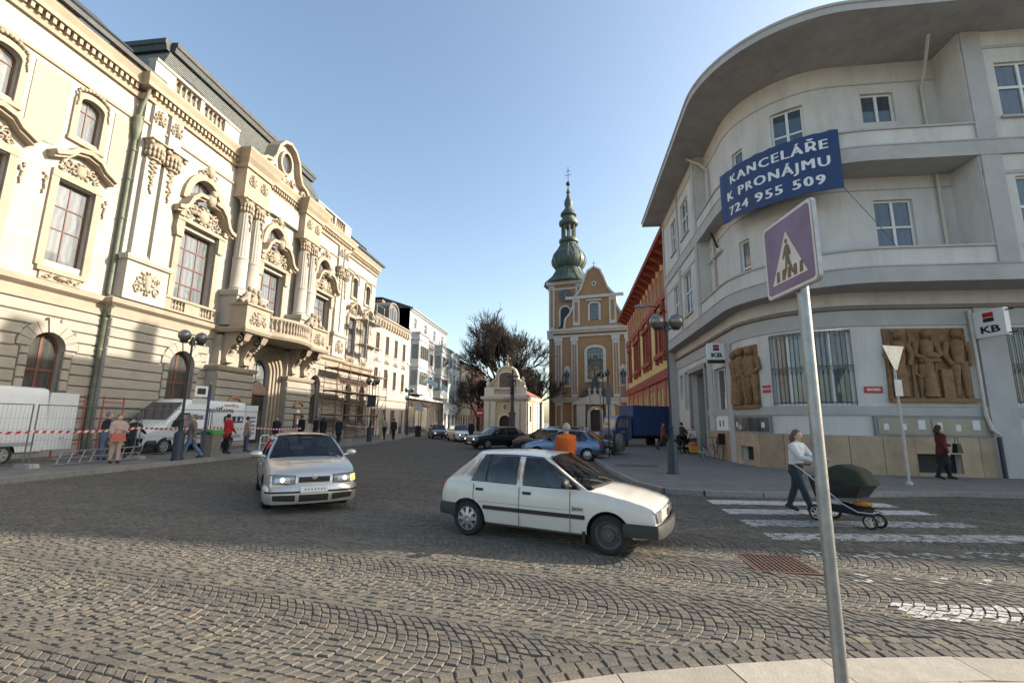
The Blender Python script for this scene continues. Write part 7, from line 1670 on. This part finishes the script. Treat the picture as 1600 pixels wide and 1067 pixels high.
# ---- bus stop
t=thing('bus_stop_sign','violet bus stop post with small white timetable panels beside the lamp','sign',(-15.25,17.75,.14),rad(60)); MB().box(-.045,.045,-.03,.03,0,3.0).obj('post',C((.03,.026,.09),.5),t); p=MB().box(-.55,-.08,-.02,.02,2.5,2.95).obj('stop_panel',m_white,t); MB().box(-.47,-.16,-.024,-.021,2.6,2.85).obj('bus_symbol',m_black,p); MB().box(-.6,-.08,-.02,.02,2.2,2.42).obj('line_panel',C((.5,.5,.47)),t); MB().box(-.35,-.08,-.02,.02,1.2,1.55).obj('timetable',m_white,t); MB().ell((0,0,3.08),(.07,.07,.07),8,6).obj('cap',C((.3,.3,.05)),t)
t=thing('litter_bin','rough concrete litter bin with green lid on the left pavement','bin',(-15.4,18.35,.14)); MB().lathe([(.33,0),(.36,.4),(.42,.92)],4,a0=PI/4).lathe([(.3,0),(.32,.5),(.4,.93)],4,a0=PI/4).obj('concrete_body',M('pebble_concrete',(.2,.18,.15),.95,.4,25,.8,50),t); MB().box(-.32,.32,-.32,.32,.93,1.05).box(-.28,.28,-.28,.28,1.05,1.12).obj('lid',C((.08,.28,.06),.5),t); MB().box(-.2,.2,-.33,-.32,.95,1.03).obj('slot',m_black,t)
# ---- mesh fence, feet, tape
m_fen=M('dull_fence_steel',(.13,.14,.15),.6,.2,6,metal=.3)
def fence(x0,y0,x1,y1,label,h=2.0):
    L_=math.hypot(x1-x0,y1-y0); t=thing('mesh_fence_panel',label,'fence',(x0,y0,.14),math.atan2(y1-y0,x1-x0),'temporary mesh fence panels')
    for x in (0,L_): MB().tube([(x,0,.05),(x,0,h)],.02,8).obj('upright',m_fen,t)
    for z in (.16,h-.02): MB().tube([(0,0,z),(L_,0,z)],.016,8).obj('rail',m_fen,t)
    b=MB(); n=int(L_/.11)
    for i in range(1,n): x=L_*i/n; b.box(x-.0018,x+.0018,-.0018,.0018,.16,h-.02)
    for z in (.5,.85,1.2,1.55): b.box(0,L_,-.0025,.0025,z-.0025,z+.0025)
    tag(b.obj('wire_mesh',m_fen,t),kind='stuff')
    MB().hexa([(-.2,-.32,0),(.12,-.32,0),(.12,.32,0),(-.2,.32,0),(-.16,-.28,.13),(.08,-.28,.13),(.08,.28,.13),(-.16,.28,.13)]).obj('concrete_foot',m_stone,t)
    return t
FX=-17.05
for a,b,l in ((9.2,12.7,'leftmost temporary mesh fence panel in front of the plain white van'),(12.85,16.4,'temporary mesh fence panel behind the person in pale pink'),(16.55,20.0,'temporary mesh fence panel in front of the lettered van bonnet'),(20.15,23.6,'temporary mesh fence panel alongside the lettered van doors')): fence(FX,a,FX,b,l)
fence(-17.3,34.5,-17.3,38,'temporary mesh fence panel before the scaffold',1.6); fence(-17.3,40.5,-17.3,44,'far temporary mesh fence panel beside the cream house',1.6)
def stripes(mt):
    n=mt.node_tree.nodes;L=mt.node_tree.links;b=n['Principled BSDF']; tc=n.new('ShaderNodeTexCoord'); mp=n.new('ShaderNodeMapping'); mp.inputs['Rotation'].default_value=(rad(35),0,0); wv=n.new('ShaderNodeTexWave'); wv.bands_direction='Y'; wv.inputs['Scale'].default_value=1.6
    L.new(tc.outputs['Object'],mp.inputs[0]); L.new(mp.outputs[0],wv.inputs['Vector']); cr=n.new('ShaderNodeValToRGB'); cr.color_ramp.interpolation='CONSTANT'; e=cr.color_ramp.elements; e[0].color=(.4,.03,.03,1); e[1].position=.5; e[1].color=(.6,.58,.56,1)
    L.new(wv.outputs['Fac'],cr.inputs[0]); L.new(cr.outputs[0],b.inputs['Base Color'])
m_tape=M('barrier_tape',(.6,.6,.6),.5,.05); stripes(m_tape)
def tape(pts,label):
    b=MB(); P=[]
    for a,c in zip(pts[:-1],pts[1:]):
        for i in range(10):
            f=i/10; P.append((a[0]+(c[0]-a[0])*f,a[1]+(c[1]-a[1])*f,a[2]+(c[2]-a[2])*f-.06*math.sin(PI*f)))
    P.append(pts[-1]); vs=[];fs=[]
    for i,p in enumerate(P): tw=.01*math.sin(i*1.3); vs+=[(p[0]+tw,p[1],p[2]),(p[0]-tw,p[1],p[2]+.085)]
    fs=[(2*i,2*i+2,2*i+3,2*i+1) for i in range(len(P)-1)]; b.add(vs,fs); b.add([(x+.004,y,z) for x,y,z in vs],[f[::-1] for f in fs]); o=b.obj('barrier_tape',m_tape); tag(o,label,'tape')
tape([(FX+.05,9,1.28),(FX+.05,12.8,1.22),(FX+.05,16.45,1.3),(FX+.05,20,1.28),(FX+.05,23.6,1.2),(-16.6,27,1.15)],'long red and white barrier tape strung along the near fence')
tape([(-17.25,34,1.3),(-17.25,38,1.15),(-17.2,44.3,1.25)],'short red and white barrier tape before the scaffold')
# ---- stacked scaffold frames on the ground, red trestles
t=thing('scaffold_frame','grey metal scaffold frame lying on its side behind the person in pale pink','frame',(-16.75,13.3,.14),rad(88))
for z in (.06,.28,.5): MB().tube([(0,0,z*.9),(3.0,0,z*1.0)],.022,6).obj('rail',m_steel,t)
for i in range(9): x=.1+.35*i; MB().tube([(x,0,.05),(x+.16,0,.5)],.016,6).obj('rung',m_steel,t)
m_redp=C((.36,.07,.045),.6)
for i,(y,l) in enumerate(((16.5,'red metal trestle nearer the green downpipe'),(18.2,'red metal trestle nearer the lettered van'))):
    t=thing('trestle',l,'trestle',(-20.3,y,.14),rad(90),'red trestles by the town hall wall')
    for x in (-.5,.5): MB().tube([(x,0,0),(x*.92,0,2.5)],.03,6).obj('leg',m_redp,t)
    for z in (.5,1.4,2.25): MB().tube([(-.5,0,z),(.5,0,z)],.025,6).obj('crossbar',m_redp,t)
# ---- scaffolding
t=thing('scaffolding','rusty tube scaffolding with plank decks against the right end of the town hall','scaffold',(-20.3,34.6,.14),rad(90)); m_sc=M('rusty_tube',(.17,.09,.06),.7,.3,5)
for x in [1.0+2.05*i for i in range(6)]:
    for y in (-1.25,-.05): MB().tube([(x,y,0),(x,y,6.4)],.03,6).obj('standard',m_sc,t)
    for z in (1.95,3.9,5.8): MB().tube([(x,-1.3,z),(x,0,z)],.026,6).obj('transom',m_sc,t)
for z in (1.0,2.0,3.0,3.95,4.9,5.85):
    for y in (-1.25,-.05): MB().tube([(.8,y,z),(11.4,y,z)],.026,6).obj('ledger',m_sc,t)
for i,x in enumerate((1.0,3.05,7.15,9.2)): MB().tube([(x,-1.28,.1+2*(i%2)),(x+2.05,-1.28,2+2*(i%2))],.026,6).obj('brace',m_sc,t)
for z in (2.02,3.98,5.88):
    for k in range(4): MB().box(.9,11.3,-1.2+.3*k,-.93+.3*k,z,z+.045).obj('deck_plank',M('plank_%d_%d'%(int(z),k),(.25,.19,.13),.9,.3,4),t)
for x in (5.8,7.6,9.4):
    for y in (-1.25,-.05): MB().tube([(x,y,6.4),(x,y,13.0)],.024,6).obj('standard',m_steel,t)
for z in (7.4,8.6,9.8,11.0,12.2,13.0):
    for y in (-1.25,-.05): MB().tube([(5.6,y,z),(9.6,y,z)],.022,6).obj('ledger',m_steel,t)
for z in (8.65,11.05): MB().box(5.7,9.5,-1.2,-.1,z,z+.05).obj('deck_plank',M('plank_up_%d'%int(z),(.28,.24,.18),.9,.3,4),t)
for x in (5.8,7.6): MB().tube([(x,-1.28,6.4),(x+1.8,-1.28,8.6)],.022,6).obj('brace',m_steel,t)
for i in range(4): MB().hexa([(9.0+.4*i,-1.9,0),(9.25+.4*i,-1.9,0),(9.25+.4*i,-1.86,0),(9.0+.4*i,-1.86,0),(9.0+.4*i,-1.3,2.6),(9.25+.4*i,-1.3,2.6),(9.25+.4*i,-1.26,2.6),(9.0+.4*i,-1.26,2.6)]).obj('leaning_plank',m_trim,t)
# ---- small signs further off
t=thing('warning_sign','white triangular warning sign on a pole before the dark shopfront','sign',(-15.3,45.5,.14)); MB().tube([(0,0,0),(0,0,3.0)],.04,6).obj('pole',m_metal,t); MB().prism([(-.55,2.6),(.55,2.6),(0,3.6)],-.06,-.03).obj('sign_plate',C((.55,.53,.5)),t); MB().box(-.3,.3,-.07,.0,.0,1.1).obj('cabinet',m_black,t)
t=thing('no_entry_sign','round red no entry sign left of the chapel','sign',(-9.2,46.5,0)); MB().tube([(0,0,0),(0,0,2.9)],.035,6).obj('pole',m_metal,t); MB().lathe([(0,0),(.42,0),(.42,.03),(0,.03)],20).map(lambda x,y,z:(x,-.04-z,2.6+y)).obj('sign_plate',C((.42,.03,.03),.5),t); MB().box(-.28,.28,-.085,-.072,2.54,2.68).obj('bar',m_white,t)
for i,(x,y) in enumerate(((1.9,44),(2.9,45),(3.9,46),(5.0,47))): 
    t=thing('flagpole',['leftmost thin flagpole before the church','second thin flagpole before the church','third thin flagpole before the church','rightmost thin flagpole before the church'][i],'flagpole',(x,y,0),0,'flagpoles before the church'); MB().tube([(0,0,0),(0,0,5.4)],[.05,.035],6).obj('pole',C((.25,.25,.25),.5),t); MB().lathe([(.15,0),(.15,.15),(.06,.2)],8).obj('base',m_stone,t)
t=thing('sign_post','slim grey post with dark sign back at the pavement corner','sign',(1.95,23.9,.12)); MB().tube([(0,0,0),(0,0,4.4)],.035,8).obj('pole',m_blueblk,t); MB().box(-.12,.12,-.05,-.03,2.6,3.6).obj('sign_back',C((.12,.12,.13)),t)
t=thing('post_bin','grey barrel shaped litter bin hung on a dark post','bin',(2.55,24.6,.12)); MB().tube([(-.3,0,0),(-.3,0,1.35)],.05,8).obj('post',m_blueblk,t); MB().lathe([(.2,.25),(.25,.35),(.26,.75),(.24,.95),(.16,1.1),(.05,1.15)],14).obj('barrel',M('barrel_grey',(.12,.12,.11),.5,.3,5,metal=.4),t,40)
t=thing('pavement_bollard','dark bollard beyond the post bin','bollard',(2.2,31,0)); MB().lathe([(.09,0),(.09,.8),(.11,.84),(.08,.95),(0,1.0)],10).obj('post',m_metal,t); MB().lathe([(.14,0),(.14,.1),(.09,.14)],10).obj('foot',m_metal,t)
t=thing('bike_hoop','white tubular bicycle hoop on the left pavement','bike rack',(-15.6,22.2,.14),rad(80)); MB().tube([(-.3,0,0),(-.3,0,.65),(-.2,0,.78),(.2,0,.78),(.3,0,.65),(.3,0,0)],.025,8).obj('hoop',m_white,t); MB().tube([(-.3,0,.4),(.3,0,.4)],.015,6).obj('crossbar',m_white,t)
# ---- bicycles
def bike(label,loc,rz,s,col,childseat):
    t=thing('bicycle',label,'bicycle',loc,rz); t.scale=(s,s,s); r=.33
    for x in (-.52,.52):
        w_=MB().tube([(x+r*math.cos(2*PI*i/24),0,r+r*math.sin(2*PI*i/24)) for i in range(25)],.018,6).obj('wheel',m_rubber,t); k=MB().tube([(x+(r-.03)*math.cos(2*PI*i/24),0,r+(r-.03)*math.sin(2*PI*i/24)) for i in range(25)],.01,5)
        for i in range(9): a=PI*i/9; k.tube([(x-(r-.03)*math.cos(a),0,r-(r-.03)*math.sin(a)),(x+(r-.03)*math.cos(a),0,r+(r-.03)*math.sin(a))],.003,3)
        k.obj('rim',C((.5,.47,.4),.4),w_)
    MB().tube([(-.52,0,r),(-.08,0,.3),(-.2,0,.78),(-.52,0,r)],.016,6).tube([(-.08,0,.3),(.36,0,.72),(-.18,0,.72)],.018,6).tube([(.52,0,r),(.38,0,.66),(.33,0,.98)],.016,6).obj('frame',col,t)
    MB().tube([(.42,-.28,1.0),(.34,-.1,1.02),(.34,.1,1.02),(.42,.28,1.0)],.014,6).obj('handlebar',m_metal,t); MB().ell((-.22,0,.86),(.14,.08,.04),10,6).obj('saddle',m_black,t); MB().tube([(-.2,0,.76),(-.22,0,.85)],.014,6).obj('seat_post',m_metal,t)
    MB().tube([(-.08,-.1,.2),(-.08,-.06,.3),(-.08,.06,.3),(-.08,.1,.4)],.012,5).obj('crank',m_metal,t)
    if childseat: MB().hexa([(-.75,-.17,.72),(-.4,-.17,.72),(-.4,.17,.72),(-.75,.17,.72),(-.85,-.17,1.25),(-.72,-.17,1.25),(-.72,.17,1.25),(-.85,.17,1.25)]).obj('child_seat',m_black,t)
    else: MB().ell((.3,0,.8),(.1,.09,.1),8,6).obj('horn_bag',C((.35,.03,.08)),t)
bike('dark bicycle held by the person in orange behind the white hatchback',(-.75,11.5,0),rad(175),1.0,C((.03,.03,.035),.4),False)
bike('adult bicycle with black child seat leaning at the bank wall',(7.2,24.3,.12),rad(95),1.0,C((.1,.1,.11),.4),True)
bike("small child's bicycle with white tyres and red bag at the bank wall",(6.7,24.6,.12),rad(60),.68,C((.5,.48,.46),.4),False)
# ---- prams
def pram(label,loc,rz,col,big):
    t=thing('pram',label,'pram',loc,rz); t.scale=(1.02,1.02,1.02) if big else (1,1,1); mc=C(col,.85,bump=.4,bscale=9); 
    for x,y,r in ((-.38,-.27,.15),(-.38,.27,.15),(.46,-.14,.125),(.46,.14,.125)):
        w_=MB().lathe([(r*.72,-.022),(r*.95,-.022),(r,0),(r*.95,.022),(r*.72,.022),(r*.72,-.022)],20,cap=False).map(lambda a,b,c:(x+a,y+c,r+b)).obj('wheel',m_rubber,t,50); k=MB()
        k.tube([(x+r*.7*math.cos(2*PI*i/16),y,r+r*.7*math.sin(2*PI*i/16)) for i in range(17)],.012,5)
        for i in range(5): a=2*PI*i/5; k.tube([(x,y,r),(x+r*.7*math.cos(a),y,r+r*.7*math.sin(a))],.012,4)
        k.ell((x,y,r),(.03,.03,.03),8,5).obj('rim',C((.45,.42,.36),.4),w_)
    for s in (-1,1): MB().tube([(-.74,s*.24,.98),(-.62,s*.25,.92),(-.2,s*.26,.62),(.1,s*.26,.38),(.32,s*.22,.27),(.52,s*.14,.27),(.56,s*.05,.3)],.015,7).tube([(-.38,s*.25,.16),(-.3,s*.26,.5),(-.22,s*.26,.63)],.014,6).obj('frame_tube',m_alu,t,60)
    MB().tube([(-.74,-.24,.98),(-.79,-.1,.99),(-.79,.1,.99),(-.74,.24,.98)],.022,7).obj('handle',m_black,t)
    MB().tube([(-.38,-.28,.15),(-.38,.28,.15)],.012,5).tube([(.46,-.16,.125),(.46,.16,.125)],.012,5).tube([(.5,-.12,.27),(.46,-.12,.14)],.014,5).obj('axle',m_metal,t)
    MB().add([(-.42,-.2,.42),(.3,-.2,.5),(.3,.2,.5),(-.42,.2,.42),(-.5,-.25,.8),(.44,-.26,.72),(.44,.26,.72),(-.5,.25,.8)],[(3,2,1,0),(0,1,5,4),(1,2,6,5),(2,3,7,6),(3,0,4,7)]).obj('carrycot',m_black,t)
    b=MB(); P=[];nu,nv=14,9
    for i in range(nu+1):
        a=rad(8)+rad(128)*i/nu
        for j in range(nv+1):
            u=-1+2*j/nv; R=.46*(1-.07*abs(math.sin(PI*i*3.0/nu))); yy=.27*math.sin(u*PI/2)*(1.0); kk=(1-.9*abs(u)**5)**.6; P.append((.0+R*1.0*math.cos(a)*kk+.08,yy,(.68+R*.86*math.sin(a)*kk)))
    b.add(P,[(i*(nv+1)+j,i*(nv+1)+j+1,(i+1)*(nv+1)+j+1,(i+1)*(nv+1)+j) for i in range(nu) for j in range(nv)]); b.add([(x*.985+.002,y*.97,z*.985+.008) for x,y,z in P],[(i*(nv+1)+j,(i+1)*(nv+1)+j,(i+1)*(nv+1)+j+1,i*(nv+1)+j+1) for i in range(nu) for j in range(nv)])
    b.obj('hood',mc,t,50)
    MB().add([(-.35,-.18,.2),(.34,-.15,.2),(.34,.15,.2),(-.35,.18,.2),(-.4,-.22,.36),(.4,-.19,.33),(.4,.19,.33),(-.4,.22,.36)],[(0,1,2,3),(0,1,5,4),(1,2,6,5),(2,3,7,6),(3,0,4,7)]).obj('basket',m_black,t)
    if big:
        MB().ell((-.4,0,.74),(.12,.13,.09),10,6).obj('pillow',C((.35,.36,.1)),t); MB().ell((.32,-.05,.4),(.16,.13,.05),10,6).obj('orange_cloth',C((.38,.16,.03)),t); MB().ell((-.15,-.1,.36),(.14,.1,.08),10,6).obj('white_bundle',C((.5,.48,.52)),t)
pram('pram with dark olive green hood on the zebra crossing',(5.15,9.72,0),rad(-58),(.022,.028,.016),True)
pram('black pram standing by the bank entrance',(6.5,28.4,.12),rad(40),(.012,.012,.014),False)
t=thing('yellow_bag','yellow shopping bag on the pavement by the crouching person','bag',(6.7,26.6,.12)); MB().hexa([(-.2,-.1,.15),(.2,-.1,.15),(.2,.1,.15),(-.2,.1,.15),(-.23,-.13,.5),(.23,-.13,.5),(.23,.13,.5),(-.23,.13,.5)]).obj('bag_body',C((.5,.28,.02),.6),t); MB().ell((0,0,.58),(.22,.14,.14),10,6).obj('contents',C((.4,.12,.08)),t)
